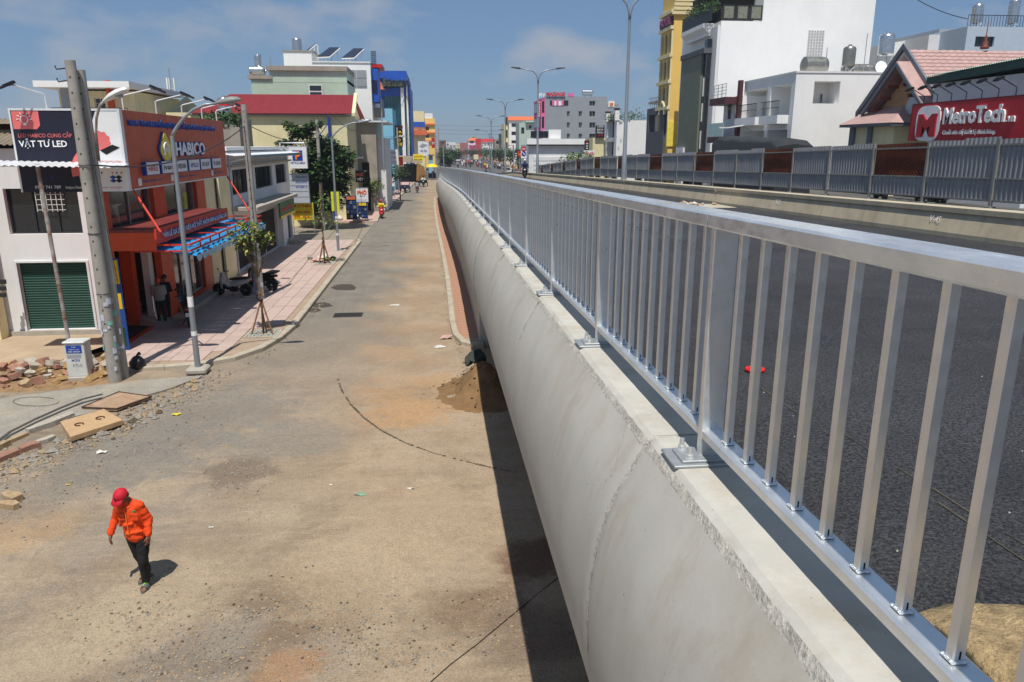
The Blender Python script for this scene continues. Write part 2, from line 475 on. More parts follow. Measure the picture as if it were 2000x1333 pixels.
# ground: one sheet, finely divided near the camera and gently uneven there
mb = MB()
xs = [-3000, -600, -150, -60] + [-40 + i*.5 for i in range(0, 86)] + [6, 20, 60, 200, 700, 3000]
ys = [-3000, -400, -60, -10] + [0 + i*.5 for i in range(0, 90)] + [50, 60, 80, 120, 200, 400, 900, 3500]
idx = {}
for j, y in enumerate(ys):
    for i, x in enumerate(xs):
        z = 0.0
        if -30 < x < 1.5 and 1 < y < 30:
            f = min(1, (30-y)/8) * min(1, max(0, (x+30)/4))
            z = (noise.noise((x*.33, y*.33, 3.1))*.05 + noise.noise((x*1.1, y*1.1, 9.1))*.022) * f
            z = min(z, .05)
        idx[(i, j)] = len(mb.v); mb.v.append((x, y, z))
for j in range(len(ys)-1):
    for i in range(len(xs)-1):
        mb.f.append((idx[(i,j)], idx[(i+1,j)], idx[(i+1,j+1)], idx[(i,j+1)])); mb.m.append(0)
GROUND = ob('ground', mb, ground_material(), smooth=1, local=True); tag(GROUND, kind='structure')
def gz(x, y):
    if -30 < x < 1.5 and 1 < y < 30:
        f = min(1, (30-y)/8) * min(1, max(0, (x+30)/4))
        return min(.05, (noise.noise((x*.33, y*.33, 3.1))*.05 + noise.noise((x*1.1, y*1.1, 9.1))*.022) * f)
    return 0.0

# ---- ramp alignment
def zr(y): return -.024*y if y < 80 else -1.92 - .045*(y-80)
def xr(y): return 0.0 if y < 30 else -.75*(1-math.exp(-((y-30)/30)**2))
PTOP = 5.15
m_conc = M('bridge_concrete', S(180,177,168), .82, var=.07, scale=1.3, bump=.07, bscale=36, dirt=.32, dcol=S(152,136,110), streak=.5, pin=.75, pinscale=22)
m_conc_top = M('bridge_concrete_top', S(184,181,172), .88, var=.10, scale=4, bump=.15, bscale=40, dirt=.5, dcol=S(164,146,116), pin=.8, pinscale=30)
m_rough_conc = M('rough_concrete', S(178,174,164), .95, var=.22, scale=14, bump=.7, bscale=45, fine=.2, fscale=45, pin=.9, pinscale=45)

PROF = [(1.44,0),(1.075,0),(1.045,-.02),(1.02,-.06),(.96,-.17),(.895,-.28),(.835,-.43),(.79,-.6),(.76,-.80),(.748,-1.02),(.755,-1.24),(.785,-1.46),(.835,-1.66),(.91,-1.83),(1.02,-1.97),(1.16,-2.06),(1.5,-2.1)]
par = thing('bridge_parapet', 'long pale concrete bridge edge with a curved outer face under the steel railing', 'parapet', (1.05, 30, 3.0))
joints = [-2.0, 3.45, 7.55, 11.7]
while joints[-1] < 95: joints.append(joints[-1]+4.15)
joints[-1] = 97.2
for k in range(len(joints)-1):
    y0, y1 = joints[k]+.016, joints[k+1]-.016
    near = y0 < 11
    n = max(3, int((y1-y0)/(.045 if y0 < 4 else .09 if near else .8)))
    rings = []
    ox = random.uniform(-.006, .006)
    for i in range(n+1):
        y = y0 + (y1-y0)*i/n
        ring = []
        e = min(1, min(y-y0, y1-y)/.05)
        for q, (px_, dz) in enumerate(PROF):
            jx = jz = 0
            if near and q in (1, 2, 3):
                a = noise.noise((y*9, q*3.3, 1))*.006 + noise.noise((y*34, q*3.3, 5))*.004
                jx = a + noise.noise((y*2.2, 7, q))*.008; jz = -abs(a)*.8
            shrink = (1-e)*.009 if 1 <= q <= 15 else 0
            ring.append((px_+xr(y)+ox+jx+shrink, y, PTOP+zr(y)+dz+jz-(shrink*.5 if q < 4 else 0)))
        rings.append(ring)
    mb = MB()
    mb.loft(rings, cap=False, closed=False)
    # top face gets the trowelled material
    nq = len(PROF)-1
    mb.m = [1 if (i % nq) == 0 else 2 if (i % nq) == 2 else 1 if (i % nq) == 1 else 0 for i in range(len(mb.f))]
    mb.add(rings[0], [tuple(range(len(PROF)))]); mb.add(rings[-1], [tuple(range(len(PROF)))])
    ob('parapet_segment', mb, [m_conc, m_conc_top, m_rough_conc], par, smooth=21)
    if k > 0:   # crumbly joint between two pours, set back a little
        yj = joints[k]; mb = MB(); rg = []
        fine_p = []
        for (a, dz), (c_, e_) in zip(PROF, PROF[1:]):
            for i in range(6): fine_p.append((a+(c_-a)*i/6, dz+(e_-dz)*i/6))
        for i in range(4):
            y = yj-.024+.016*i
            rg.append([(a+.008+xr(y)+random.uniform(-.003,.003), y+random.uniform(-.003,.003), PTOP+zr(y)+dz-(.010 if q < 13 else 0)) for q, (a, dz) in enumerate(fine_p)])
        mb.loft(rg, cap=False, closed=False); ob('joint_filler', mb, m_rough_conc, par)
# chalk marks scribbled on the first joint
m_chalk = M('chalk', S(235,235,230), .9, var=.1)
fd = (Vector((.835,0,-.43)) - Vector((1.02,0,-.06))).normalized()
for s, y, a in (('12T - 2.2', 3.62, 1.0), ('B4', 8.1, .8)):
    base = Vector((.93, y, PTOP+zr(y)-.22)); nrm = Vector((-.85,0,.5)).normalized()
    mt = text(s, base+nrm*.006, .075*a, Vector((0,.55,0))-fd*.75, Vector((.3,.78,.3)).normalized(), m_chalk, par, 'chalk_mark', .002)

# ---- deck: asphalt carriageways and the far barrier
m_deck = M('new_asphalt', (.030,.030,.033), .8, var=.30, scale=.7, bump=1.0, bscale=70, grain=(72, .35, 2.3), spec=.4, dirt=.5, dcol=(.07,.069,.067,1))
m_deck2 = M('old_deck_asphalt', (.09,.088,.085), .85, var=.2, scale=.8, bump=.4, bscale=60, fine=.2)
def zd(x, y): return PTOP - .035 + zr(y) + (.021*(min(x, 9.0)-1.4) if x < 9 else .16 - .02*(x-9))
def strip(name, x0, x1, nx, y0, y1, ny, zf, mat, kind='structure', th=.0):
    mb = MB()
    for j in range(ny+1):
        y = y0 + (y1-y0)*j/ny
        for i in range(nx+1):
            x = x0 + (x1-x0)*i/nx; mb.v.append((x+xr(y), y, zf(x, y)))
    for j in range(ny):
        for i in range(nx):
            a = j*(nx+1)+i; mb.f.append((a, a+1, a+nx+2, a+nx+1)); mb.m.append(0)
    o = ob(name, mb, mat, smooth=1, local=True); tag(o, kind=kind); return o
strip('bridge_deck', 1.43, 8.75, 4, -14, 150, 120, zd, m_deck)
strip('far_carriageway', 9.25, 18.0, 4, -14, 150, 120, zd, m_deck2)
# girder soffit and abutment so that the deck is a solid body
mb = MB(); mb.box(1.5, 18, -14, 24.5, 2.7, 3.0); o = ob('bridge_soffit', mb, m_conc); tag(o, kind='structure')
mb = MB()
rg = [[(1.32+xr(y), y, -.2), (1.32+xr(y), y, PTOP+zr(y)-1.5), (18.0+xr(y), y, PTOP+zr(y)-1.5), (18.0+xr(y), y, -.2)] for y in [24, 30, 40, 50, 60, 70, 80, 90, 97, 110]]
mb.loft(rg); o = ob('approach_embankment', mb, m_conc); tag(o, kind='structure')

m_barrier = M('barrier_concrete', S(182,170,146), .88, var=.12, scale=1.6, bump=.2, bscale=40, dirt=.35, dcol=S(120,104,82), streak=.45)
bar = thing('median_barrier', 'low beige concrete barrier along the far side of the new black asphalt', 'barrier', (9.0, 40, 4.0))
BP = [(8.74,-.05),(8.74,.07),(8.84,.40),(8.80,.405),(8.80,.49),(9.24,.49),(9.24,-.3)]
yb = [-10, 2, 9.5, 23.2, 35.0, 47, 59, 71, 83, 95, 108]
for a, b_ in zip(yb, yb[1:]):
    mb = MB(); rg = []
    nn_ = 8
    for i in range(nn_+1):
        y = a+.03+(b_-a-.06)*i/nn_
        rg.append([(x+xr(y), y, zd(8.75, y)+dz) for x, dz in BP])
    mb.loft(rg); ob('barrier_segment', mb, m_barrier, bar)
for s, y in (('V-45', 12.6), ('V-2', 18.8)):
    text(s, (8.775, y, zd(8.75, y)+.22), .16, (0,-1,0), Vector((.3,0,.95)), m_chalk, bar, 'chalk_mark', .012)

# ---- galvanised railing
m_galv = M('galvanised_steel', S(224,227,228), .36, .72, var=.09, scale=6, bump=.02, bscale=12, spec=.5)
m_galv2 = M('galvanised_handrail', S(226,229,231), .34, .72, var=.16, scale=9, bump=.03, bscale=20, aniso=(1,.4,1))
m_plate = M('galvanised_plate', S(170,174,176), .5, .55, var=.12, scale=12)
m_weld = M('weld_seam', S(225,230,232), .4, .7, var=.2, scale=60, bump=.6, bscale=160)
rail = thing('bridge_railing', 'galvanised steel railing with square balusters along the bridge edge', 'railing', (1.25, 0.7, 5.1))
RO = ORG[rail.name]
def shared(name, mb, mats, smooth=0): return _mesh(mb, name, mats, (0,0,0), smooth)
def inst(name, me, parent, pos):
    o = bpy.data.objects.new(name, me); C.objects.link(o); o.parent = parent; o.location = Vector(pos); ORG[o.name] = Vector((0,0,0)); return o
RX = 1.245
mb = MB(); mb.cm = 0; mb.cbox(-.017, .017, -.016, .016, .155, 1.085, .004)
mb.cm = 1; mb.cbox(-.024, .024, -.023, .023, .157, .166, .003)
mb.cm = 2; mb.box(-.0025, .0025, -.0168, -.0155, .168, .190)
m_dark = M('dark_slot', (.01,.01,.01), .9, var=0)
ME_BAL = shared('baluster', mb, [m_galv, m_weld, m_dark])
mb = MB(); mb.cbox(-.055, .055, -.022, .022, .01, 1.085, .005); ME_POST = shared('post', mb, [m_galv])
mb = MB(); mb.cbox(-.20, .14, -.105, .105, .002, .016, .003); mb.cbox(-.155, .13, -.08, .08, .016, .028, .003); ME_PLATE = shared('base_plate', mb, [m_plate])
mb = MB(); mb.cyl((0,0,.026),(0,0,.034),.022,n=12); mb.lathe([(.019,.034),(.019,.05),(.012,.052),(.012,.082),(.010,.084)], 6); mb.cyl((0,0,.05),(0,0,.084),.0115,n=10); ME_BOLT = shared('bolt', mb, [m_galv])
BAY = 2.3
nb = 0; rest = MB()
yp = .83; posts = []
while yp < 96.5:
    posts.append(yp); yp += BAY
for k, y in enumerate(posts):
    zz = PTOP + zr(y)
    p = inst('post', ME_POST, rail, Vector((RX+xr(y), y, zz))-RO)
    bpn = inst('base_plate', ME_PLATE, p, (0,0,0))
    if y < 30:
        for bx_ in (-.115, .10):
            for by_ in (-.055, .055): inst('bolt', ME_BOLT, bpn, (bx_, by_, 0))
    if k+1 < len(posts):
        yn = posts[k+1]
        for nm, xo, zo0, zo1, mt, hw in (('handrail', -.005, 1.083, 1.145, m_galv2, .08), ('bottom_rail', 0, .105, .155, m_galv, .048)):
            mb = MB(); g0 = .006 if nm == 'handrail' else .022
            rg = []
            for i in range(3):
                yy = y+g0+(yn-y-2*g0)*i/2; xx = RX+xo+xr(yy); z0 = PTOP+zr(yy)
                c_ = .008
                sec = [(-hw,zo0+c_),(-hw,zo1-c_),(-hw+c_*1.4,zo1),(hw-c_*1.4,zo1),(hw,zo1-c_),(hw,zo0+c_),(hw-c_,zo0),(-hw+c_,zo0)]
                rg.append([(xx+a, yy, z0+b_) for a, b_ in sec])
            mb.loft(rg); ob(nm, mb, mt, rail)
        for i in range(1, 11):
            yy = y + BAY*i/11
            if nb < 300:
                inst('baluster', ME_BAL, rail, Vector((RX+xr(yy), yy, PTOP+zr(yy)))-RO); nb += 1
            else:
                rest.box(RX+xr(yy)-.017, RX+xr(yy)+.017, yy-.016, yy+.016, PTOP+zr(yy)+.155, PTOP+zr(yy)+1.085)
o = ob('baluster', rest, m_galv, rail); tag(o, kind='stuff')

# ---- burlap sack, red bottle cap ring and crumbs on the deck
m_sack = M('burlap', S(160,138,102), .95, var=.35, scale=12, bump=1.0, bscale=34, fine=.3, fscale=110, dirt=.6, dcol=S(70,55,36))
mb = MB(); nn = 30
sx, sy = 1.66, 1.27
rg = []
for j in range(13):
    t = j/12; yy = sy + (t-.5)*1.35
    rr = []
    for i in range(nn):
        a = 2*math.pi*i/nn
        ra = .26*math.sqrt(max(.02, 1-(2*t-1)**4))*(1+.12*noise.noise((i*.4, j*.5, 2)))
        h = .075*(1-(2*t-1)**4)
        x_ = math.cos(a)*ra; z_ = math.sin(a)*h + noise.noise((x_*9, yy*7, 4))*.03
        rr.append((sx + x_ + .07*math.sin(t*5), yy, zd(sx, yy) + h*.75 + z_))
    rg.append(rr)
mb.loft(rg)
o = ob('burlap_sack', mb, m_sack, smooth=1); tag(o, 'crumpled brown burlap sack lying on the black asphalt behind the railing', 'sack')
m_red = M('red_plastic', S(214,32,30), .4, var=.1)
q = G(1474, 727, zd(2.8, 5.3)); mb = MB()
mb.tube([(q.x+.055*math.cos(a), q.y+.045*math.sin(a), q.z+.016) for a in [i*math.pi/8 for i in range(17)]], .014, 8, caps=False)
mb.lathe([(.05,.004),(.045,.012),(0,.012)], 16, (q.x, q.y, q.z))
o = ob('plastic_ring', mb, m_red, smooth=1); tag(o, 'small round red plastic ring on the black asphalt seen between balusters', 'litter')
mb = MB(); rnd = random.Random(5)
for i in range(260):
    x = rnd.uniform(1.6, 8.6); y = rnd.uniform(1, 22); z = zd(x, y); r = rnd.uniform(.003, .008)
    mb.add([(x-r,y-r,z-.002),(x+r,y-r*.6,z-.002),(x,y+r,z-.002),(x,y,z+r)], [(0,1,3),(1,2,3),(2,0,3)])
o = ob('loose_grit', mb, M('grit', S(170,165,155), .9, var=.3)); tag(o, 'fine pale grit scattered over the new black asphalt', 'grit', kind='stuff')
m_line = M('faded_marking_line', S(74,69,58), .9, var=.4, scale=20)
DECK = bpy.data.objects['bridge_deck']; lr = random.Random(4)
for xo in (2.02, 2.10):
    y = 1.2
    while y < 9:
        L_ = lr.uniform(.15, .6); xx = xo+.03*math.sin(y*1.3); mb = MB(); mb.add([(a_, b_, zd(a_, b_)+.004) for a_, b_ in ((xx, y), (xx+.007, y), (xx+.007+lr.uniform(-.008,.008), y+L_), (xx, y+L_))], [(0,1,2,3)]); ob('marking_line', mb, m_line, DECK); y += L_+lr.uniform(.05, .4)
# ================================================================ materials for buildings
m_white = M('white_render', S(222,222,222), .85, var=.05, scale=.7, dirt=.22, dcol=S(170,165,155), streak=.18, bump=.08, bscale=25)
m_white2 = M('bright_white_render', S(236,236,234), .85, var=.04, scale=.5, dirt=.12, dcol=S(190,186,178), streak=.12)
m_cream = M('cream_render', S(226,216,172), .85, var=.07, scale=.8, dirt=.25, dcol=S(170,156,116), streak=.25)
m_yellow = M('yellow_render', S(234,198,112), .85, var=.05, scale=.6, dirt=.15, dcol=S(190,160,92), streak=.15)
m_grey = M('grey_render', S(150,154,160), .85, var=.05, scale=.5, dirt=.15, dcol=S(110,112,116), streak=.12)
m_greyb = M('bare_grey_render', S(158,150,138), .9, var=.12, scale=.9, dirt=.4, dcol=S(112,104,94), streak=.3)
m_dgrey = M('dark_grey_render', S(92,94,100), .85, var=.08, scale=.6)
m_olive = M('olive_panel', S(112,118,104), .7, var=.08, scale=1, streak=.2)
m_green_sheet = M('pale_green_sheet', S(184,204,186), .6, var=.06, scale=.6, dirt=.15, dcol=S(140,150,136), streak=.15)
m_redroof = M('red_roof_tiles', S(150,54,60), .6, var=.12, scale=2.2, dirt=.12, dcol=S(120,44,50), wave=('X', 1.25, .6))
m_orange = M('orange_paint', S(206,74,26), .5, var=.07, scale=1.5, dirt=.15, dcol=S(140,52,26))
m_sign_or = M('orange_sign_sheet', S(196,80,40), .45, var=.10, scale=1.1, dirt=.2, dcol=S(120,48,26), streak=.2)
m_maroon = M('maroon_sheet', S(118,48,44), .55, var=.1, scale=2, dirt=.3, dcol=S(150,110,96))
m_redpaint = M('red_steel_paint', S(196,52,28), .5, var=.1, scale=4)
m_blue_tarp = M('blue_tarp', S(40,130,186), .55, var=.12, scale=3, dirt=.15, dcol=S(120,160,180))
m_ltarp = M('pale_blue_tarp', S(150,190,214), .6, var=.08)
m_navy = M('navy_banner', S(28,28,48), .6, var=.12, scale=1.5)
m_wban = M('white_banner', S(226,226,226), .6, var=.05)
m_salmon = M('salmon_print', S(222,112,110), .6, var=.06)
m_txt_w = M('white_lettering', S(240,240,240), .5, var=.03)
m_txt_b = M('blue_lettering', S(24,66,150), .5, var=.05)
m_txt_r = M('red_lettering', S(200,34,36), .5, var=.05)
m_txt_k = M('black_lettering', S(22,22,24), .5, var=.03)
m_txt_y = M('yellow_lettering', S(240,196,30), .5, var=.05)
m_yel_logo = M('yellow_plastic', S(232,206,40), .4, var=.06)
m_glass = M('dark_glass', (.016,.02,.024), .08, var=.25, scale=.6, spec=.7)
m_glass_b = M('teal_glass', (.012,.075,.085), .12, var=.25, scale=.25, spec=.7)
m_frame_w = M('white_frame', S(214,214,208), .5, var=.05)
m_frame_d = M('dark_frame', S(52,54,56), .5, .3, var=.05)
m_frame_a = M('aluminium', S(170,176,180), .4, .6, var=.06)
m_gshut = M('green_shutter', S(20,66,54), .5, var=.1, scale=2)
m_dshut = M('dark_green_shutter', S(26,46,48), .5, var=.1, scale=2)
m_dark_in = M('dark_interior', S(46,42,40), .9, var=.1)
m_tin = M('white_tin', S(226,228,230), .45, .2, var=.08, scale=2, dirt=.2, dcol=S(160,150,135))
m_tin_br = M('brown_tin', S(140,128,108), .6, .2, var=.1, scale=1.5)
m_blue = M('strong_blue_paint', S(30,84,182), .5, var=.08)
m_lblue = M('light_blue_render', S(132,192,216), .8, var=.05, scale=.6)
m_steel = M('stainless_tank', S(196,200,204), .28, .9, var=.15, scale=3)
m_conc_gen = M('grey_concrete', S(168,162,150), .9, var=.12, scale=2.5, bump=.3, bscale=40, dirt=.3, dcol=S(118,108,92), fine=.08)
m_black = M('black_paint', S(24,24,26), .45, var=.08)
m_pink = M('pink_render', S(226,110,170), .7, var=.05)
m_terr = M('terracotta', S(216,110,62), .7, var=.1, wave=('X', 1.5, .5))
m_solar = M('solar_panel', S(38,44,60), .2, var=.15, scale=5, spec=.8)

def shell(mb, x0, x1, y0, y1, z0, z1, holes=None, d=.15, roof=True):
    holes = holes or {}
    wall(mb, 'y', y0, x0, x1, z0, z1, holes.get('-y', ()), d)
    wall(mb, 'x', x1, y0, y1, z0, z1, holes.get('+x', ()), -d)
    wall(mb, 'x', x0, y0, y1, z0, z1, holes.get('-x', ()), d)
    wall(mb, 'y', y1, x0, x1, z0, z1, ())
    if roof: mb.quad((x0,y0,z1),(x1,y0,z1),(x1,y1,z1),(x0,y1,z1))
def house(name, label, x0, x1, y0, y1, z0, z1, mat, holes=None, d=.15, cat='building', fm=None, gm=None, nx=2, nz=1, group=None, win=True, coping=.0, sill=None):
    t = thing(name, label, cat, ((x0+x1)/2, (y0+y1)/2, z0), group=group)
    mb = MB(); shell(mb, x0, x1, y0, y1, z0, z1, holes, d); ob('wall', mb, mat, t)
    if win:
        for f, hs in (holes or {}).items():
            ax = f[1]; pos = {'-y': y0, '+x': x1, '-x': x0}[f]; dd = -d if f[0] == '+' else d
            windows(t, ax, pos, dd, hs, fm or m_frame_w, gm or m_glass, nx, nz, sill=sill)
    if coping:
        mb = MB()
        for a, b_, c_, e_ in ((x0-coping, x1+coping, y0-coping, y0+.15), (x0-coping, x1+coping, y1-.15, y1+coping), (x0-coping, x0+.15, y0+.15, y1-.15), (x1-.15, x1+coping, y0+.15, y1-.15)):
            mb.box(a, b_, c_, e_, z1-.02, z1+.22)
        ob('parapet', mb, mat, t)
    return t
def part(name, t, mat, *boxes, b=0):
    mb = MB()
    for q in boxes: mb.cbox(*q, b) if b else mb.box(*q)
    return ob(name, mb, mat, t)
def shutter(t, axis, pos, u0, u1, z0, z1, mat, step=.1, depth=.03, sg=1, name='roller_shutter'):
    mb = MB(); n = max(2, int((z1-z0)/step)); prof = []
    for i in range(n):
        a = z0+(z1-z0)*i/n; h = (z1-z0)/n
        prof += [(0, a), (depth, a+h*.3), (depth, a+h*.7), (0, a+h*.98)]
    P = (lambda u, k, z: (pos+k*sg, u, z)) if axis == 'x' else (lambda u, k, z: (u, pos+k*sg, z))
    mb.loft([[P(u, k, z) for k, z in prof] for u in (u0, u1)], cap=False, closed=False)
    return ob(name, mb, mat, t)
def corr(a, b, c, n, amp, mat, name, parent, nrm=None):
    """corrugated sheet: corner a, edge vector b (along the corrugation count), edge vector c (along the ribs)"""
    a, b, c = Vector(a), Vector(b), Vector(c); nn = nrm or b.cross(c).normalized()
    mb = MB(); r0 = []; r1 = []
    for i in range(n*4+1):
        t = i/(n*4); k = (0, amp, amp, 0)[i % 4]
        p = a + b*t + nn*k; r0.append(p); r1.append(p+c)
    mb.loft([r0, r1], cap=False, closed=False)
    return ob(name, mb, mat, parent)
def tank(t, x, y, z, r, h, legs=.8, horiz=False, mat=None, name='water_tank', ax='x'):
    mb = MB(); zz = z+legs
    prof = [(0,0),(r*.7,.02),(r,.12)] + [q for k in range(5) for q in ((r, .15+(h-.4)*k/5), (r*1.02, .15+(h-.4)*(k+.5)/5))] + [(r,h-.25),(r*.85,h-.12),(r*.3,h-.02),(r*.28,h+.05),(0,h+.06)]
    if horiz:
        Mx = Matrix.Rotation(R(90), 3, 'Y' if ax == 'x' else 'X'); mb.lathe(prof, 18, (x-(h/2 if ax == 'x' else 0), y+(h/2 if ax != 'x' else 0), zz+r), Mx)
    else: mb.lathe(prof, 18, (x, y, zz))
    o = ob(name, mb, mat or m_steel, t, smooth=40)
    mb = MB()
    if horiz:
        for k in (-.3, .3): mb.box(x+(k*h-.04 if ax == 'x' else -r*.8), x+(k*h+.04 if ax == 'x' else r*.8), y+(-r*.8 if ax == 'x' else k*h-.04), y+(r*.8 if ax == 'x' else k*h+.04), z, zz+r*.35)
    else:
        for a in (-1, 1):
            for b_ in (-1, 1): mb.box(x+a*r*.7-.03, x+a*r*.7+.03, y+b_*r*.7-.03, y+b_*r*.7+.03, z, zz+.03)
        for b_ in (-1, 1):
            mb.tube([(x-r*.7, y+b_*r*.7, z+.05), (x+r*.7, y+b_*r*.7, zz)], .02, 4); mb.tube([(x+r*.7, y+b_*r*.7, z+.05), (x-r*.7, y+b_*r*.7, zz)], .02, 4)
    ob('tank_stand', mb, m_frame_a, o)
    return o

# ================================================================ left side: white shop with green shutter
SW = .15
t = thing('white_shop', 'white plastered shop with green roller shutter and dark upper window behind the twin poles', 'shop', (-14.2, 27, SW))
mb = MB(); W0, D0 = (-14.23,-11.9,3.62,5.12), (-14.17,-11.93,.32,2.66)
shell(mb, -16.6, -11.56, 26.5, 27.4, 0, 6.4, {'-y': [W0, D0]}, .22); ob('wall', mb, m_white, t)
windows(t, 'y', 26.5, .22, [W0], m_frame_d, m_glass, 3, 1, .05)
part('window_grille', t, m_frame_w, *[(-13.3+i*.16, -13.28+i*.16, 26.60, 26.62, 4.35, 5.08) for i in range(6)], *[(-13.32, -12.4, 26.622, 26.64, 4.4+i*.17, 4.42+i*.17) for i in range(4)])
shutter(t, 'y', 26.66, D0[0], D0[1], D0[2], D0[3], m_gshut, .085, .018, -1)
part('door_frame', t, m_tin, (D0[0]-.07, D0[0], 26.44, 26.52, .15, D0[3]+.06), (D0[1], D0[1]+.07, 26.44, 26.52, .15, D0[3]+.06), (D0[0], D0[1], 26.442, 26.518, D0[3], D0[3]+.06))
part('plinth', t, m_conc_gen, (-16.6, -11.5, 26.38, 26.495, 0, .3))
t = thing('cream_neighbour_wall', 'beige wall strip with small dark meter boxes at the left edge of the picture', 'wall', (-15.2, 26.2, 0))
part('wall', t, m_cream, (-16.8, -14.75, 25.9, 26.4, 0, 6.3))
for k in range(3):
    q = ONY(6, 550+13*k, 25.88); part('meter_box', t, m_frame_d, (q.x-.1, q.x+.1, 25.84, 25.896, q.z-.09, q.z+.06), b=.01)
corr((-19.5, 26.2, 6.5), (7.4, 0, 0), (0, 3, .9), 40, .04, m_tin_br, 'tin_roof', t)

# LED billboard facing the junction
t = thing('led_billboard', 'navy and white printed billboard facing the junction above the tin canopy', 'billboard', (-10.5, 23.4, 5.2))
part('panel', t, m_navy, (-11.95, -9.06, 23.30, 23.48, 5.18, 7.46))
part('frame', t, m_tin, (-12.0, -9.0, 23.285, 23.49, 7.46, 7.52), (-12.0, -11.95, 23.285, 23.49, 5.18, 7.46), (-9.055, -8.985, 23.27, 23.47, 5.2, 7.52))
def flat(poly, y, mat, name, t):   # printed patch on a board facing -y: polygon in (x,z)
    mb = MB(); mb.add([(x, y, z) for x, z in poly], [tuple(range(len(poly)))]); return ob(name, mb, mat, t)
flat([(-9.06,5.19),(-9.06,7.45),(-9.65,7.45),(-9.8,7.1),(-10.0,6.6),(-10.25,6.3),(-10.35,5.95),(-10.3,5.19)], 23.294, m_wban, 'white_print', t)
flat([(-11.93,6.95),(-11.3,6.95),(-11.2,7.05),(-11.2,7.44),(-11.93,7.44)], 23.294, m_salmon, 'bulb_badge', t)
mb = MB()
cx, cz = -11.6, 7.22
mb.tube([(cx+.1*math.cos(a), 23.285, cz+.1*math.sin(a)) for a in [R(-60+i*15) for i in range(21)]], .012, 5)
mb.box(cx-.04, cx+.04, 23.278, 23.292, cz-.16, cz-.1)
for i in range(7):
    a = R(i*30); mb.tube([(cx+.15*math.cos(a), 23.285, cz+.15*math.sin(a)), (cx+.21*math.cos(a), 23.285, cz+.21*math.sin(a))], .01, 4)
ob('bulb_drawing', mb, m_txt_w, t)
# salmon swoosh and gear
def ringpoly(cx, cz, r0, r1, a0, a1, n=14):
    return [(cx+r1*math.cos(R(a0+(a1-a0)*i/n)), cz+r1*math.sin(R(a0+(a1-a0)*i/n))) for i in range(n+1)] + [(cx+r0*math.cos(R(a1-(a1-a0)*i/n)), cz+r0*math.sin(R(a1-(a1-a0)*i/n))) for i in range(n+1)]
flat(ringpoly(-9.75, 5.75, .55, .78, 85, 190), 23.288, m_salmon, 'swoosh', t)
gp_ = [(-9.62+(.26+(.03 if (i//2) % 2 else 0))*math.cos(2*math.pi*i/40), 6.62+(.26+(.03 if (i//2) % 2 else 0))*math.sin(2*math.pi*i/40)) for i in range(40)]
flat(gp_, 23.286, m_salmon, 'gear_print', t)
flat([(-9.66,6.36),(-9.3,6.52),(-9.1,6.44),(-9.5,6.24)], 23.285, m_txt_k, 'lamp_print', t)
text('ĐÈN PANEL HÌNH LED', (-9.72, 23.288, 6.02), .075, NY, PZ, m_salmon, t, ext=.003)
for i, (x, m_) in enumerate(((-9.4, m_txt_r), (-9.28, m_txt_b), (-9.7, m_txt_b), (-9.15, m_txt_r))):
    flat([(x-.03,5.75),(x+.03,5.75),(x,5.68)], 23.286, m_, 'small_icon', t)
lx0 = ONY(36, 268, 23.29); lx1 = ONY(139, 258, 23.29); text('LED HABICO CUNG CẤP', (lx0.x, 23.288, lx0.z-.02), .2, NY, PZ, m_salmon, t, ext=.004, bold=.006, width=lx1.x-lx0.x, height=.17)
lx0 = ONY(38, 288, 23.29); lx1 = ONY(130, 275, 23.29); text('VẬT TƯ LED', (lx0.x, 23.288, lx0.z-.05), .3, NY, PZ, m_txt_w, t, ext=.004, bold=.02, width=lx1.x-lx0.x, height=.29)
text('0909 741 789', (-11.6, 23.288, 5.28), .13, NY, PZ, m_txt_w, t, ext=.003)
text('https://habico.vn', (-10.75, 23.288, 5.28), .11, NY, PZ, m_txt_w, t, ext=.003)
text('f', (-11.1, 23.288, 5.55), .16, NY, PZ, m_txt_b, t, ext=.003, bold=.02)
text('LINH KIỆN - PHỤ KIỆN', (-9.9, 23.288, 5.28), .07, NY, PZ, m_salmon, t, ext=.003)
for i in range(4): flat([(-9.5+.16*(i % 2), 5.5+.1*(i//2)), (-9.4+.16*(i % 2), 5.56+.1*(i//2)), (-9.3+.16*(i % 2), 5.5+.1*(i//2)), (-9.4+.16*(i % 2), 5.44+.1*(i//2))], 23.286, m_txt_k if i % 2 else m_txt_b, 'product_print', t)
t = thing('tin_canopy', 'white corrugated tin canopy fixed across the lower part of the navy billboard', 'canopy', (-10.6, 22.8, 5.9))
corr((-13.4, 22.35, 5.98), (4.5, 0, -.10), (0, .92, .10), 24, .035, m_tin, 'tin_sheet', t, Vector((0,-.3,.95)))
part('edge_beam', t, m_tin, (-13.4, -8.95, 23.18, 23.26, 5.94, 6.0))
# rusted support post in front of the shutter (leaning white pipe)
m_rust = M('rusty_white_pipe', S(196,198,196), .6, .2, var=.1, scale=3, dirt=.9, dcol=S(92,48,26), bump=.3, col2=S(120,74,46))
pb, pt = G(143, 715, .1), ONY(72, 330, 22.55)
mb = MB(); mb.tube([pb.lerp(Vector((pt.x, 22.6, 6.0)), i/8) for i in range(9)], .055, 10)
for f in (.42, .72, .73, .25): q = pb.lerp(Vector((pt.x, 22.6, 6.0)), f); mb.tube([q, q+Vector((0,0,.04))], .065, 10)
o = ob('canopy_post', mb, m_rust, smooth=40); tag(o, 'thin rusty white pipe post holding up the tin canopy', 'post')

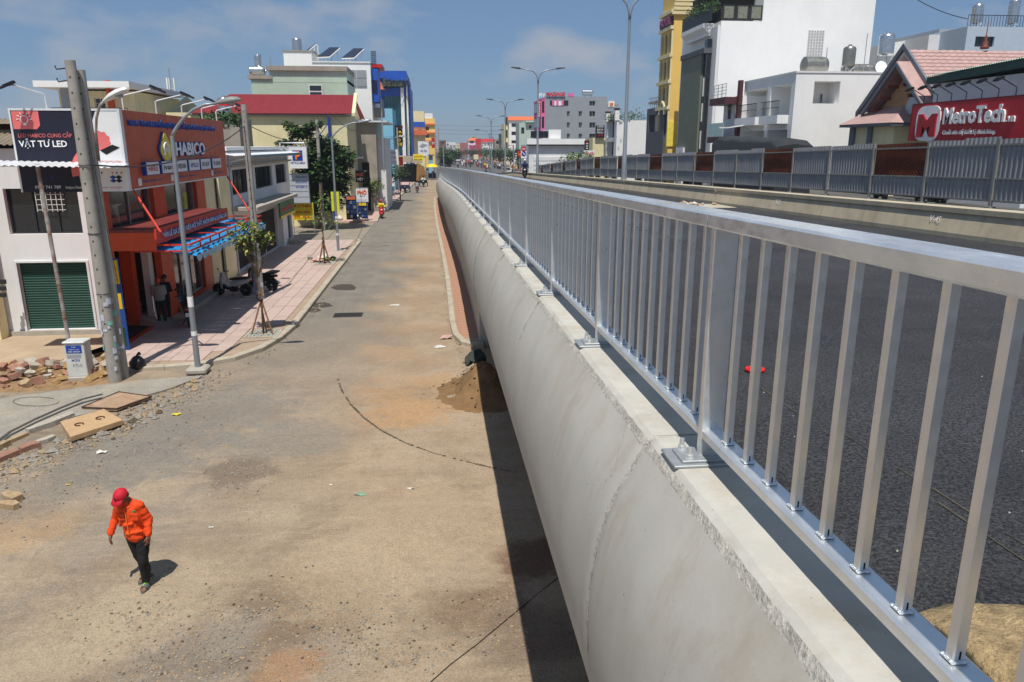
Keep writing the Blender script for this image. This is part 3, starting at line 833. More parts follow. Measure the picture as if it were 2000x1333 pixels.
# ================================================================ orange lighting shop
t = thing('orange_shop', 'orange shop with open ground floor and maroon canopy below the orange signboard', 'shop', (-11, 29.6, SW))
FX = -10.2
mb = MB()
H1 = [(24.6,28.55,.15,3.35), (29.75,33.55,.45,3.35), (24.75,28.55,3.85,5.5), (29.75,33.55,3.85,5.5)]
wall(mb, 'x', FX, 24.3, 34.75, 0, 7.2, H1, -.25)
wall(mb, 'y', 24.3, -10.62, FX, 0, 7.2, ())
mb.quad((-10.62,24.3,0),(-11.54,26.45,0),(-11.54,26.45,7.2),(-10.62,24.3,7.2))
wall(mb, 'y', 34.75, -16, FX, 0, 7.2, ()); mb.quad((-16,27.4,7.2),(FX,27.4,7.2),(FX,34.75,7.2),(-16,34.75,7.2)); mb.quad((-10.62,24.3,7.2),(FX,24.3,7.2),(FX,27.4,7.2),(-11.54,27.4,7.2))
wall(mb, 'x', -11.55, 26.45, 27.4, 0, 7.2, ())
ob('wall', mb, m_orange, t)
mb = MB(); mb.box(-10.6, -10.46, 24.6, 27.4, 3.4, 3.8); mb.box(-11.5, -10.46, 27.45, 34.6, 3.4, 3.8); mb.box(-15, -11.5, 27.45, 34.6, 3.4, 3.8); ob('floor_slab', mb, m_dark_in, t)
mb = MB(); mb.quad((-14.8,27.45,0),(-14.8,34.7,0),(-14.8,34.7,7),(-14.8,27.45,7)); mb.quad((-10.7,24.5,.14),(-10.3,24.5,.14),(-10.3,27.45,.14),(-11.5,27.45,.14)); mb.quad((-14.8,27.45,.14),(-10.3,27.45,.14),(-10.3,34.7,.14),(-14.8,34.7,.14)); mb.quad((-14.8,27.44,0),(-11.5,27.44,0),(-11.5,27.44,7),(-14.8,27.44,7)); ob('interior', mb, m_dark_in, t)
m_shopglass = M('shop_glass', S(120,125,128), .06, var=.1, spec=.6)
m_shopglass.node_tree.nodes['Principled BSDF'].inputs['Transmission Weight'].default_value = .85
windows(t, 'x', FX, -.2, [H1[1]], m_frame_a, m_shopglass, 3, 1, .06)
windows(t, 'x', FX, -.2, H1[2:], m_frame_a, m_shopglass, 2, 1, .06)
m_box1 = M('cardboard', S(150,120,86), .85, var=.15); m_box2 = M('white_carton', S(190,186,176), .8, var=.1)
for i in range(14):
    y = 26.7+.45*(i % 7); z = 3.8 + .36*(i//7)
    if y > 28.4: continue
    part('stored_box', t, (m_box1, m_box2)[i % 2], (-11.3, -10.75, y, y+.42, z, z+.32))
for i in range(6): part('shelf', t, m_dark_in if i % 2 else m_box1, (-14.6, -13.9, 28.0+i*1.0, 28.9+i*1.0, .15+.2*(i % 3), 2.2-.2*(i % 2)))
part('inner_pillar', t, m_orange, (-11.3, -10.9, 27.6, 27.95, .15, 3.4)); part('inner_panel', t, m_white, (-10.75, -10.5, 28.1, 28.5, .15, 3.4))
# maroon canopy with lettering
part('canopy', t, m_maroon, (FX+.005, -8.8, 24.3, 32.6, 3.86, 3.95))
part('canopy_fascia', t, m_redpaint, (-8.8, -8.74, 24.3, 32.6, 3.5, 3.97))
part('canopy_end', t, m_orange, (FX+.01, -8.8, 24.3, 24.36, 3.3, 3.86))
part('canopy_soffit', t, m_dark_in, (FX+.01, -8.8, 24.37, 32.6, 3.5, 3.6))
text('BÁN LẺ GIÁ SỈ PHỤ KIỆN NỘI THẤT, NHÔM KÍNH & QUẢNG CÁO', (-8.738, 24.75, 3.60), .3, PX, PZ, m_txt_b, t, ext=.025, bold=.012, width=7.5, height=.30)
text('BÁN LẺ GIÁ SỈ PHỤ KIỆN NỘI THẤT, NHÔM KÍNH & QUẢNG CÁO', (-8.712, 24.78, 3.60), .3, PX, PZ, m_txt_w, t, ext=.012, bold=.012, width=7.5, height=.29)
# red frame and blue awning below
fr = MB(); xa, xb, ya, yc = -8.72, -7.92, 24.7, 34.9
for z in (3.22, 3.42):
    fr.box(xb-.03, xb+.03, ya, yc, z-.025, z+.025); fr.box(xa-1.0, xb-.03, ya, ya+.05, z-.025, z+.025); fr.box(xa-1.0, xb-.03, yc-.05, yc, z-.025, z+.025)
for i in range(1, 9): fr.box(xb-.022, xb+.022, ya+i*1.15-.02, ya+i*1.15+.02, 3.245, 3.395)
for i in range(1, 6): fr.box(xa-.9, xb-.03, ya+i*1.75-.02, ya+i*1.75+.02, 3.40, 3.435)
ob('awning_frame', fr, m_redpaint, t)
n_ = 17
for i in range(n_):
    y0 = 24.75+i*(10.1/n_); wd = 10.1/n_
    mb = MB(); prof = [(0,0),(wd*.25,.05),(wd*.5,.065),(wd*.75,.05),(wd-.015,0)]
    rg = [[(x, y0+a, z+b_) for a, b_ in prof] for x, z in ((-9.9,3.40),(-8.8,3.22),(-7.74,3.06))]
    mb.loft(rg, cap=False, closed=False); mb.loft([[(x, y, z-.012) for x, y, z in r] for r in rg], cap=False, closed=False)
    ob('awning_strip', mb, m_blue_tarp, t)
    mb = MB(); sc_ = [(y0+.01,3.06)] + [(y0+wd/2-math.cos(R(k*18))*(wd/2-.015), 3.05-.2*math.sin(R(k*18))) for k in range(11)] + [(y0+wd-.02,3.06)]
    mb.prism([(-7.735, a, b_) for a, b_ in sc_], (.008, 0, 0)); ob('scallop', mb, m_ltarp, t)
for a, b_ in (((-9.0,23.6,5.22), ONX(325,472,-7.95)), ((-9.0,34.0,5.22), ONX(487,413,-7.95))):
    mb = MB(); mb.tube([a, b_], .035, 8); ob('strut', mb, m_redpaint, t)
part('door_step', t, m_conc_gen, (-10.15, -9.6, 29.7, 33.6, .15, .34), b=.02)
# ---- orange signboard facing the street
t = thing('orange_signboard', 'large orange signboard with yellow diamond emblem and white lettering facing the street', 'signboard', (-9, 28.7, 5.2))
part('panel', t, m_sign_or, (-9.18, -9.0, 23.5, 34.1, 5.24, 7.5))
part('edge_trim', t, m_tin, (-9.19, -8.99, 23.5, 34.1, 5.2, 5.24))
SXP = -8.995
YS_ = lambda u: ONX(u, 300, SXP).y
EC = YS_(321)
text('TRUNG TÂM PHÂN PHỐI PHỤ KIỆN NỘI THẤT, NHÔM KÍNH & QUẢNG CÁO', (SXP, YS_(255), 7.02), .25, PX, PZ, m_txt_b, t, ext=.03, bold=.03, width=YS_(423)-YS_(255), height=.30)
def rrect(cy, cz, w_, h_, r, n=5):
    pts = []
    for sx_, sz_, a0 in ((1,1,0),(-1,1,90),(-1,-1,180),(1,-1,270)):
        for i in range(n+1):
            a = R(a0+90*i/n); pts.append((cy+sx_*(w_/2-r)+r*math.cos(a), cz+sz_*(h_/2-r)+r*math.sin(a)))
    return pts
def dia(cy, cz, a, b_, r=.22):
    pts = []; base = [(0,1),(-1,0),(0,-1),(1,0)]
    for k in range(4):
        p0, p1, p2 = base[k-1], base[k], base[(k+1) % 4]
        for i in range(5):
            f = i/4; u = [p1[j]*(1-r)+p0[j]*r for j in (0,1)]; v = [p1[j]*(1-r)+p2[j]*r for j in (0,1)]
            q = [(1-f)**2*u[j]+2*f*(1-f)*(p1[j]*.95)+f*f*v[j] for j in (0,1)]; pts.append((cy+q[0]*a, cz+q[1]*b_))
    return pts
mb = MB(); mb.prism([(SXP, y, z) for y, z in dia(EC, 6.36, .66, .64, .15)], (.05, 0, 0)); ob('emblem_back', mb, m_txt_b, t)
mb = MB(); mb.prism([(SXP+.05, y, z) for y, z in dia(EC+.05, 6.36, .60, .60, .15)], (.02, 0, 0)); em = ob('emblem', mb, m_yel_logo, t)
mb = MB()
mb.tube([(SXP+.08, EC+.24*math.cos(R(a)), 6.40+.18*math.sin(R(a))) for a in range(-40, 240, 20)], .035, 6); mb.tube([(SXP+.08, EC-.25, 6.2), (SXP+.08, EC, 6.42), (SXP+.08, EC+.25, 6.15)], .03, 6)
ob('emblem_mark', mb, m_txt_w, em)
text('HABICO', (SXP, YS_(340), 6.13), .5, PX, PZ, m_txt_b, t, ext=.05, bold=.05, width=YS_(398)-YS_(340), height=.50)
text('HABICO', (SXP+.052, YS_(340)+.03, 6.15), .5, PX, PZ, m_txt_w, t, ext=.02, bold=.025, width=YS_(398)-YS_(340)-.05, height=.46)
for i, (s, m_) in enumerate((('HAFELE', m_txt_r), ('ivan', m_txt_k), ('VIEXIN', m_txt_k), ('APOLLO', m_txt_b), ('KNX', m_txt_k), ('FUSHI', m_txt_k))):
    y, y2 = YS_((275,306,334,360,384,407)[i]), YS_((300,329,356,381,403,424)[i])
    b_ = part('brand_box', t, m_txt_b, (SXP, SXP+.12, y-.08, y2, 5.60, 6.0))
    mb = MB(); mb.quad((SXP+.124, y-.0, 5.615), (SXP+.124, y2, 5.615), (SXP+.124, y2, 5.99), (SXP+.124, y-.0, 5.99)); ob('brand_face', mb, m_wban, b_)
    text(s, (SXP+.125, (y+y2)/2, 5.72), .2, PX, PZ, m_, b_, ext=.004, bold=.02, align='CENTER', width=(y2-y)*.75, height=.16)
for s, y in (('https://habico.vn', YS_(271)), ('https://facebook.com/habicovn', YS_(335)), ('0901 741 789', YS_(415)-.1)):
    mb = MB(); mb.add([(SXP+.006, a, b_) for a, b_ in rrect(y-.2, 5.42, .3, .22, .07)], [tuple(range(24))]); ob('icon', mb, m_wban, t)
    text(s, (SXP, y+.05, 5.37), .14, PX, PZ, m_txt_b, t, ext=.006, bold=.01, height=.1, width=min(2.4, .1*len(s)))
# floodlights on arms above the signs
m_flood = M('floodlight_black', S(36,38,42), .5, var=.05)
def flood(p, d, label, col=None):
    t = thing('sign_floodlight', label, 'floodlight', p)
    p = Vector(p); d = Vector(d)
    mb = MB(); mb.tube([p, p+Vector((0,0,.38)), p+Vector((0,0,.42))+d*.06, p+Vector((0,0,.62))+d*.95], .022, 6); ob('arm', mb, col or m_tin, t)
    e = p+Vector((0,0,.60))+d*.95
    side = d.cross(Vector((0,0,1)))
    Mx = Matrix((side, (d*.9+Vector((0,0,-.35))).normalized(), side.cross(d*.9+Vector((0,0,-.35))).normalized())).transposed()
    mb = MB(); mb.obox(e+d*.16, (.3,.42,.06), Mx)
    for k in range(5): mb.obox(e+d*.1+Vector((0,0,.05))+side*(-.12+.06*k), (.015,.3,.05), Mx)
    ob('lamp_head', mb, m_flood, t)
    mb = MB(); mb.tube([e+side*.17, e+side*.17+d*.1, e-side*.17+d*.1, e-side*.17], .012, 5); ob('bracket', mb, m_flood, t)
flood((-11.0, 23.4, 7.5), (-.6,-.55,0), 'black floodlight on a short arm over the navy billboard')
for i, y in enumerate((23.9, 26.6, 29.2, 31.6, 33.6)):
    flood((-9.1, y, 7.5), (.9,.1,0), ('first','second','third','fourth','fifth')[i] + ' black floodlight from the left on a white arm over the orange signboard')
# cream house wall between the orange shop and the office
t = thing('cream_house', 'narrow cream walled house squeezed between the orange shop and the white office', 'house', (-11.5, 36.7, 0))
mb = MB(); shell(mb, -15, -10.28, 34.8, 38.5, 0, 6.4); ob('wall', mb, m_cream, t)
part('pilaster', t, m_cream, (-10.28, -10.1, 36.6, 38.3, 0, 6.2)); part('drain_pipe', t, m_dark_in, (-10.25, -10.2, 36.5, 36.56, .15, 6.2))
mb = MB(); mb.tube([(-10.03, 38.42, .1), (-10.03, 38.42, 6.0)], .05, 8); ob('downpipe', mb, m_frame_a, t)
# ================================================================ white office over closed shutters
t = thing('white_office', 'two-storey white office with barred strip windows and flat concrete canopy', 'building', (-12, 46.5, 0))
OH = [(39.3,43.3,4.05,5.3), (44.4,48.9,4.08,5.3), (50.0,53.5,4.1,5.3)]
mb = MB(); shell(mb, -17, -10.2, 38.6, 54.4, 0, 6.2, {'+x': OH + [(39.2,49.3,.2,2.7), (51.3,54.0,.2,3.3)]}, .2); ob('wall', mb, m_white, t)
windows(t, 'x', -10.2, -.2, OH, m_frame_d, m_glass, 4, 1, .06)
for a, b_, c_, e_ in OH: part('window_bars', t, m_frame_d, *[(-10.3, -10.28, a+.2+i*.28, a+.22+i*.28, c_, e_) for i in range(int((b_-a)/.28))])
shutter(t, 'x', -10.35, 51.3, 54.0, .2, 3.3, m_dshut, .12, .02); shutter(t, 'x', -10.38, 39.2, 49.3, .2, 2.7, m_dark_in, .12, .02)
part('canopy', t, m_conc_gen, (-10.19, -8.95, 38.8, 50.2, 3.3, 3.5), b=.02)
part('pier', t, m_white, (-10.19, -9.9, 49.5, 51.1, .15, 3.29))
part('green_sign', t, M('green_sign', S(46,104,72), .5, var=.08), (-9.3, -9.2, 45.6, 50.1, 2.3, 3.25)); part('sign_stripe', t, m_txt_y, (-9.199, -9.19, 45.6, 50.1, 2.3, 2.42))
text('ANH TUẤN', (-9.195, 46.0, 2.6), .5, PX, PZ, m_txt_r, t, ext=.008, bold=.03, width=3.4, height=.45)
part('ledge', t, m_conc_gen, (-10.19, -9.95, 38.7, 54.4, 5.45, 5.56))
part('parapet_cap', t, m_white2, (-17, -10.1, 38.5, 54.5, 6.25, 6.42))
corr((-10.9, 38.0, 6.22), (0, 17.2, 0), (1.35, 0, -.22), 40, .03, m_tin, 'eave_sheet', t, Vector((.15,0,1)))
part('gutter', t, M('grey_gutter', S(120,140,144), .5, .3), (-9.56, -9.38, 40.5, 55.4, 5.86, 6.02), b=.02)
mb = MB(); mb.tube([(-9.5,40.4,5.9),(-10.1,40.0,5.75),(-10.1,39.0,5.7),(-10.1,38.9,4.6)], .05, 8); ob('downpipe', mb, m_tin, t)
# ---- fuel station sign, price board and banner
SY = 57.0
def board(name, label, u0, u1, v0, v1, Y, mat, th=.12, cat='sign', rim=None, legs=0):
    a, b_ = ONY(u0, v1, Y), ONY(u1, v0, Y)
    t = thing(name, label, cat, ((a.x+b_.x)/2, Y, a.z))
    part('panel', t, mat, (a.x, b_.x, Y, Y+th, a.z, b_.z), b=.01)
    if rim: part('rim', t, rim, (a.x-.04, a.x-.001, Y-.02, Y+th, a.z-.04, b_.z+.04), (b_.x+.001, b_.x+.04, Y-.02, Y+th, a.z-.04, b_.z+.04), (a.x, b_.x, Y-.02, Y+th, b_.z+.001, b_.z+.04), (a.x, b_.x, Y-.02, Y+th, a.z-.04, a.z-.001))
    if legs:
        mb = MB()
        for k in ([.5] if legs == 1 else [.12, .88]):
            x = a.x+(b_.x-a.x)*k; mb.box(x-.04, x+.04, Y+th+.001, Y+th+.07, 0, a.z+.3)
        ob('support', mb, m_frame_a, t)
    return t, a, b_
t, a, b_ = board('fuel_station_sign', 'white square fuel station sign with blue and orange flame emblem', 566, 597, 287, 329, SY, m_wban, .3, rim=m_tin)
wd, ht = b_.x-a.x, b_.z-a.z
part('emblem', t, m_txt_b, (a.x+.2*wd, a.x+.78*wd, SY-.03, SY-.002, a.z+.35*ht, a.z+.82*ht))
em = part('emblem_letter', t, M('orange_print', S(240,130,30), .5), (a.x+.36*wd, a.x+.48*wd, SY-.05, SY-.031, a.z+.4*ht, a.z+.78*ht))
mb = MB(); mb.tube([(a.x+wd*(.52+.12*math.cos(R(q))), SY-.045, a.z+ht*(.64+.1*math.sin(R(q)))) for q in range(-120, 130, 25)], .06, 6); ob('flame', mb, MATS['orange_print'], t)
text('PETROLIMEX', ((a.x+b_.x)/2, SY-.003, a.z+.18*ht), .2, NY, PZ, m_txt_b, t, ext=.006, align='CENTER', width=.85*wd, height=.1*ht, bold=.02)
mb = MB(); mb.tube([(b_.x-.1, SY+.1, b_.z+.25), (a.x-.6, SY+.1, b_.z+.25), (a.x-.6, SY+.1, .1)], .06, 8); ob('support', mb, m_tin, t)
t, a, b_ = board('fuel_price_board', 'grey board listing three fuel grades beside the leafy tree', 568, 601, 341, 397, SY+.4, M('light_grey_board', S(176,182,190), .5, var=.05), .25, rim=m_frame_a)
wd, ht = b_.x-a.x, b_.z-a.z
for i, s in enumerate(('XĂNG RON 95', 'XĂNG E5 RON 92', 'DO 0,05S - II')): text(s, (b_.x-.1, SY+.398, a.z+ht*(.86-.18*i)), .2, NY, PZ, m_txt_b, t, ext=.006, align='RIGHT', width=wd*.6, height=.1*ht, bold=.03)
part('divider', t, m_frame_a, *[(a.x+.05, b_.x-.05, SY+.385, SY+.399, a.z+ht*k, a.z+ht*k+.03) for k in (.2, .4, .6, .78)])
t, a, b_ = board('insurance_banner', 'yellow banner with dark red lettering hung low beside the station wall', 573, 611, 397, 431, SY+.8, M('yellow_banner', S(222,200,30), .6, var=.08, scale=2), .03, 'banner')
wd, ht = b_.x-a.x, b_.z-a.z
for i, s in enumerate(('ĐẠI LÝ BÁN', 'BẢO HIỂM', 'ÔTÔ - XE MÁY')): text(s, ((a.x+b_.x)/2, SY+.798, a.z+ht*(.7-.31*i)), .2, NY, PZ, m_txt_r, t, ext=.008, align='CENTER', width=wd*(.8, .66, .9)[i], height=.22*ht, bold=.04)
mb = MB(); [mb.tube([(x, SY+.86, .05), (x, SY+.86, b_.z)], .03, 6) for x in (a.x, b_.x)]; ob('support', mb, m_frame_a, t)
t = thing('station_side_wall', 'low cream garden wall behind the yellow banner under the leafy tree', 'wall', (-10.5, 61, 0)); part('wall', t, m_cream, (-13.5, -8.6, 63.8, 64.1, 0, 2.3))

# ================================================================ cream hall with the red tiled roof
Y4 = 68.0
a, b_, c_, e_ = ONY(420,225,Y4), ONY(676,222,Y4), ONY(452,187,Y4+6), ONY(670,187,Y4+6)
t = thing('red_roof_hall', 'long cream walled hall with a red tiled roof behind the white office', 'building', ((a.x+b_.x)/2, Y4+5, 0))
mb = MB(); shell(mb, a.x-4, b_.x, Y4, Y4+12, 0, b_.z, roof=False)
for X in (a.x-4, b_.x): mb.add([(X, Y4, b_.z), (X, Y4+12, b_.z), (X, Y4+6, e_.z-.1)], [(0,1,2)])
ob('wall', mb, m_cream, t)
mb = MB(); zr0 = b_.z-.1
for s in (-1, 1): mb.quad((a.x-2.0, Y4+6+s*6.4, zr0), (b_.x+.5, Y4+6+s*6.4, zr0), (e_.x+1.0, Y4+6, e_.z), (c_.x, Y4+6, e_.z))
ob('roof', mb, m_redroof, t)
for i in range(22):   # tile courses stepping up the slope
    f0, f1 = i/22, (i+1)/22; p = lambda f: (zr0+(e_.z-zr0)*f+.03, Y4-.4+6.4*f)
    mb = MB(); z0, y0 = p(f0); z1, y1 = p(f1)
    xl = lambda f: a.x-2.0+(c_.x-a.x+2.0)*f; xr_ = lambda f: b_.x+.5+(e_.x+1.0-b_.x-.5)*f
    mb.add([(xl(f0),y0,z0),(xr_(f0),y0,z0),(xr_(f1),y1,z1-.0),(xl(f1),y1,z1-.0),(xl(f0),y0,z0+.06),(xr_(f0),y0,z0+.06),(xr_(f1),y1,z1+.01),(xl(f1),y1,z1+.01)], [(0,1,5,4),(4,5,6,7),(1,2,6,5),(3,0,4,7)])
    ob('tile_course', mb, m_redroof, t)
mb = MB(); mb.prism([(b_.x+.52, Y4-.45, zr0-.15), (b_.x+.52, Y4-.45, zr0+.12), (e_.x+1.02, Y4+6, e_.z+.22), (e_.x+1.02, Y4+6, e_.z-.1)], (.3,0,0)); ob('verge_board', mb, m_cream, t)
part('eave', t, m_greyb, (a.x-2, b_.x+.4, Y4-.3, Y4-.002, zr0-.2, zr0-.05))
mb = MB(); q = ONY(642, 230, Y4-.3); mb.tube([(q.x, Y4-.3, 0.1), (q.x, Y4-.3, q.z)], .12, 8)
for k in range(4): mb.tube([(q.x, Y4-.3, q.z-.4-k*1.0), (q.x-2.2+k*.5, Y4-.3, q.z-3.2-k*.2)], .04, 5)
ob('sign_mast', mb, m_txt_b, t)
# pale green metal-clad block
Y5 = 84.0
a, b_, c_, d_ = ONY(490,155,Y5), ONY(677,140,Y5), ONY(525,135,Y5), ONY(676,300,Y5)
t = house('green_clad_block', 'pale green sheet-clad block rising above the red roof', a.x, b_.x, Y5, Y5+8, 0, a.z, m_green_sheet, cat='building')
part('upper_wall', t, m_green_sheet, (c_.x, b_.x, Y5-.02, Y5+7, a.z-.3, b_.z)); part('eave', t, m_greyb, (c_.x-.2, b_.x+.1, Y5-.3, Y5+7, b_.z, b_.z+.45)); part('ledge', t, m_greyb, (a.x-.3, c_.x+.3, Y5-.2, Y5+4, a.z, a.z+.35))
mb = MB(); n_ = 60
for i in range(n_):
    x = a.x+(b_.x-a.x)*(i+.5)/n_; mb.box(x-.02, x+.02, Y5-.06, Y5-.025, 6, a.z if x < c_.x else b_.z)
ob('cladding_ribs', mb, m_green_sheet, t)
q = ONY(617, 180, Y5); w_ = part('window', t, m_frame_w, (q.x-.7, q.x+.7, Y5-.1, Y5-.03, q.z-.6, q.z+.7)); part('pane', w_, m_glass, (q.x-.6, q.x+.6, Y5-.12, Y5-.101, q.z-.5, q.z-.05), (q.x-.6, q.x+.6, Y5-.12, Y5-.101, q.z+.1, q.z+.6))
q = ONY(504, 150, Y5+2); tank(t, q.x, Y5+2, a.z+.3, .5, 1.7, .15, True); tank(t, q.x+.1, Y5+2.2, a.z+1.3, .38, 1.3, .1)
mb = MB(); q = ONY(526, 125, Y5); mb.tube([(q.x, Y5+.5, b_.z), (q.x, Y5+.5, b_.z+1.4)], .04, 5); ob('vent_pipe', mb, m_frame_a, t)
# white block with solar panels
Y6 = 93.0
a, b_, c_, e_ = ONY(553,101,Y6), ONY(608,101,Y6), ONY(723,124,Y6), ONY(676,140,Y6)
t = house('white_solar_block', 'tall white block with tilted solar panels and steel tank on the roof', a.x, c_.x, Y6, Y6+14, 0, c_.z, m_white2, cat='building')
part('stair_tower', t, m_white2, (a.x, b_.x, Y6-.02, Y6+6, c_.z-.5, a.z)); part('tower_cap', t, m_greyb, (a.x-.1, b_.x+.2, Y6-.12, Y6+6.1, a.z, a.z+.12))
part('coping', t, m_white, (b_.x, c_.x+.05, Y6-.1, Y6+14, c_.z, c_.z+.14))
g0, g1 = ONY(675,137,Y6-.1), ONY(717,170,Y6-.1)
for i in range(2):
    for j in range(2):
        x0_ = g0.x+(g1.x-g0.x)*i/2; z0_ = g1.z+(g0.z-g1.z)*j/2
        part('grey_panel', t, M('grey_panel', S(150,152,158), .5, var=.05), (x0_+.03, x0_+(g1.x-g0.x)/2-.03, Y6-.12, Y6-.005, z0_+.03, z0_+(g0.z-g1.z)/2-.03))
bs0, bs1 = ONY(719,135,Y6+1), ONY(733,200,Y6+1)
part('blue_fin', t, m_blue, (c_.x-.2, c_.x+.75, Y6+1, Y6+5, bs1.z, bs0.z)); part('blue_canopy', t, m_txt_r, (c_.x, c_.x+1.2, Y6+2, Y6+7, c_.z-.3, c_.z+.1))
for k in range(2): part('louvre', t, m_navy, *[(c_.x+.05, c_.x+.65, Y6+.92, Y6+.995, bs1.z+1+k*3.2+.22*j, bs1.z+1.13+k*3.2+.22*j) for j in range(7)])
part('balcony', t, m_greyb, (c_.x, c_.x+1.0, Y6+2, Y6+7, bs1.z-1.6, bs1.z-.6)); part('balcony_rail', t, m_frame_a, *[(c_.x+.9, c_.x+.95, Y6+2+i*.5, Y6+2.05+i*.5, bs1.z-.6, bs1.z+.5) for i in range(10)])
q = ONY(580, 88, Y6+2); tank(t, q.x, Y6+2, a.z+.1, .55, 1.6, .05)
for (u0, u1, v) in ((593,614,92), (620,660,100), (668,708,102)):
    p, r_ = ONY(u0, v+14, Y6+1), ONY(u1, v, Y6+1); zb = a.z if u0 < 600 else c_.z
    pn = MB(); A = [(p.x,Y6+.8,p.z),(p.x+1.2,Y6+3.0,p.z+1.3),(r_.x,Y6+3.0,r_.z+.5),(r_.x-1.0,Y6+.8,r_.z-.75)]
    pn.add(A, [(0,1,2,3)]); pn.add([(x,y,z+.12) for x,y,z in A], [(0,1,2,3)]); pn.add([A[0],A[3],(A[3][0],A[3][1],A[3][2]+.12),(A[0][0],A[0][1],A[0][2]+.12)], [(0,1,2,3)])
    o = ob('solar_panel', pn, m_solar, t); mb = MB()
    for x, y, z in ((p.x+.5,Y6+1.0,p.z+.1),(r_.x-1.5,Y6+1.0,r_.z-.85),(r_.x-.3,Y6+2.9,r_.z+.3),(p.x+1.4,Y6+2.9,p.z+1.2)): mb.box(x-.06, x+.06, y-.06, y+.06, zb, z)
    mb.tube([A[0],A[3],A[2]], .06, 4); ob('panel_frame', mb, m_frame_w, o)
# bare grey house with sheet roof
Y7 = 76.0
a, b_, c_ = ONY(668,240,Y7), ONY(733,240,Y7), ONY(748,240,Y7)
t = thing('bare_grey_house', 'unpainted grey house with a dark doorway behind the noodle shop signs', 'house', ((a.x+b_.x)/2, Y7+4, 0))
dh = [(ONY(706,318,Y7).x, ONY(721,318,Y7).x, .2, ONY(706,318,Y7).z)]
mb = MB(); shell(mb, a.x, b_.x, Y7, Y7+11, 0, b_.z, {'-y': dh}, .3); ob('wall', mb, m_greyb, t)
part('door', t, m_dark_in, (dh[0][0], dh[0][1], Y7+.3, Y7+.35, .2, dh[0][3]))
part('side_wing', t, m_white, (b_.x, c_.x, Y7+1.5, Y7+11, 0, ONY(735,270,Y7).z)); part('translucent_sheet', t, M('pale_blue_sheet', S(176,206,208), .5, var=.06), (ONY(722,240,Y7).x, c_.x-.1, Y7+.9, Y7+1.4, ONY(735,270,Y7).z, b_.z-.1))
part('roof_sheet', t, m_tin, (a.x-.6, c_.x+.4, Y7-.5, Y7+11, b_.z, b_.z+.15))
q = ONY(679, 270, Y7-.03); w_ = part('window', t, m_frame_a, (q.x-.7, q.x+.5, Y7-.05, Y7-.005, q.z-.8, q.z+.7)); part('pane', w_, m_glass, (q.x-.6, q.x+.4, Y7-.07, Y7-.051, q.z-.7, q.z+.6))
q = ONY(680,300,Y7-.5); part('lower_roof', t, m_tin, (q.x-1.2, q.x+1.4, Y7-2.2, Y7-.01, q.z-.5, q.z-.35)); part('green_tarp', t, M('green_tarp', S(96,132,112), .7), (q.x-1, q.x+1.4, Y7-2.0, Y7-1.9, q.z-6.2+.5, q.z-4.2))
part('blue_gate', t, m_lblue, (q.x-2.6, q.x-1.9, Y7-2, Y7-1.8, .1, q.z-.6))
part('awning_pole', t, m_frame_a, (ONY(745,200,Y7).x, ONY(745,200,Y7).x+.1, Y7-1.2, Y7-1.1, 4, b_.z+.9))
# light blue house, far left row
def fl(u0, u1, v, Y, dpt=10):
    a, b_ = ONY(u0, v, Y), ONY(u1, v, Y); return a.x, b_.x, Y, Y+dpt, 0, b_.z
house('light_blue_house', 'plain light blue house beside the white solar block', *fl(690, 766, 213, 112), m_lblue, {'-y': []})
t = house('blue_glass_tower', 'blue and teal glass tower, tallest on the left side of the street', *fl(736, 801, 170, 150, 16), m_blue, cat='tower')
a, b_ = ONY(747, 172, 149.9), ONY(801, 300, 149.9)
n_ = 5; wcell = (b_.x-a.x)*.66/n_; hc = 1.75; k = 0
z = b_.z
while z + hc < a.z - .2:
    for i in range(n_):
        x = a.x+.2+i*wcell; part('glass_pane', t, m_glass_b, (x+.04, x+wcell-.04, 149.8, 149.99, z+.05, z+hc-.05))
    for i in range(2):
        x = a.x+.9+n_*wcell+i*wcell*.85; part('glass_pane', t, m_glass_b, (x+.04, x+wcell*.8-.04, 149.8, 149.99, z+.05, z+hc-.05))
    for i in range(6): part('glass_pane', t, m_glass_b, (b_.x+.0, b_.x+.06, 150.6+i*2.5, 152.8+i*2.5, z+.05, z+hc-.05))
    z += hc
part('white_mullion', t, m_white2, (a.x+.22+n_*wcell, a.x+.85+n_*wcell, 149.5, 149.99, 0, a.z), (b_.x-.35, b_.x-.05, 149.5, 149.99, 0, a.z+.8))
part('roof_slab', t, m_blue, (a.x-.8, b_.x-.2, 148.8, 166, ONY(740,152,150).z-.2, ONY(740,140,150).z), (a.x+.6, b_.x+.1, 148.6, 166, ONY(740,158,150).z-.2, ONY(740,150,150).z))
part('roof_room', t, m_white, (a.x+.2, b_.x-1.2, 150, 165, ONY(740,172,150).z, ONY(740,152,150).z-.2))
part('white_flank', t, m_white2, (ONY(728,140,150).x, a.x-1.1, 150.5, 164, 0, ONY(736,138,150).z))
mb = MB(); q = ONY(745, 165, 149); mb.lathe([(.9,0),(.5,.5),(.15,1.3),(0,1.5)], 8, (q.x-.2, 149, q.z-1.0)); ob('finial', mb, m_terr, t)
mb = MB(); rnd = random.Random(3)
q = ONY(775,168,148.5)
for i in range(240):
    c0 = Vector((q.x+rnd.uniform(-2.6,2.2), 148.5+rnd.uniform(-.5,.5), q.z+rnd.uniform(-.3,1.0))); dv = Vector((rnd.uniform(-1,1), rnd.uniform(-1,1), rnd.uniform(-.3,1)))*.6; sd_ = Vector((rnd.uniform(-.2,.2), rnd.uniform(-.2,.2), .1))
    mb.quad(c0, c0+sd_, c0+dv+sd_*.3, c0+dv)
m_leaf_far = M('far_leaves', (.035,.07,.022), .6, var=.5, scale=3)
ob('roof_plants', mb, m_leaf_far, t)
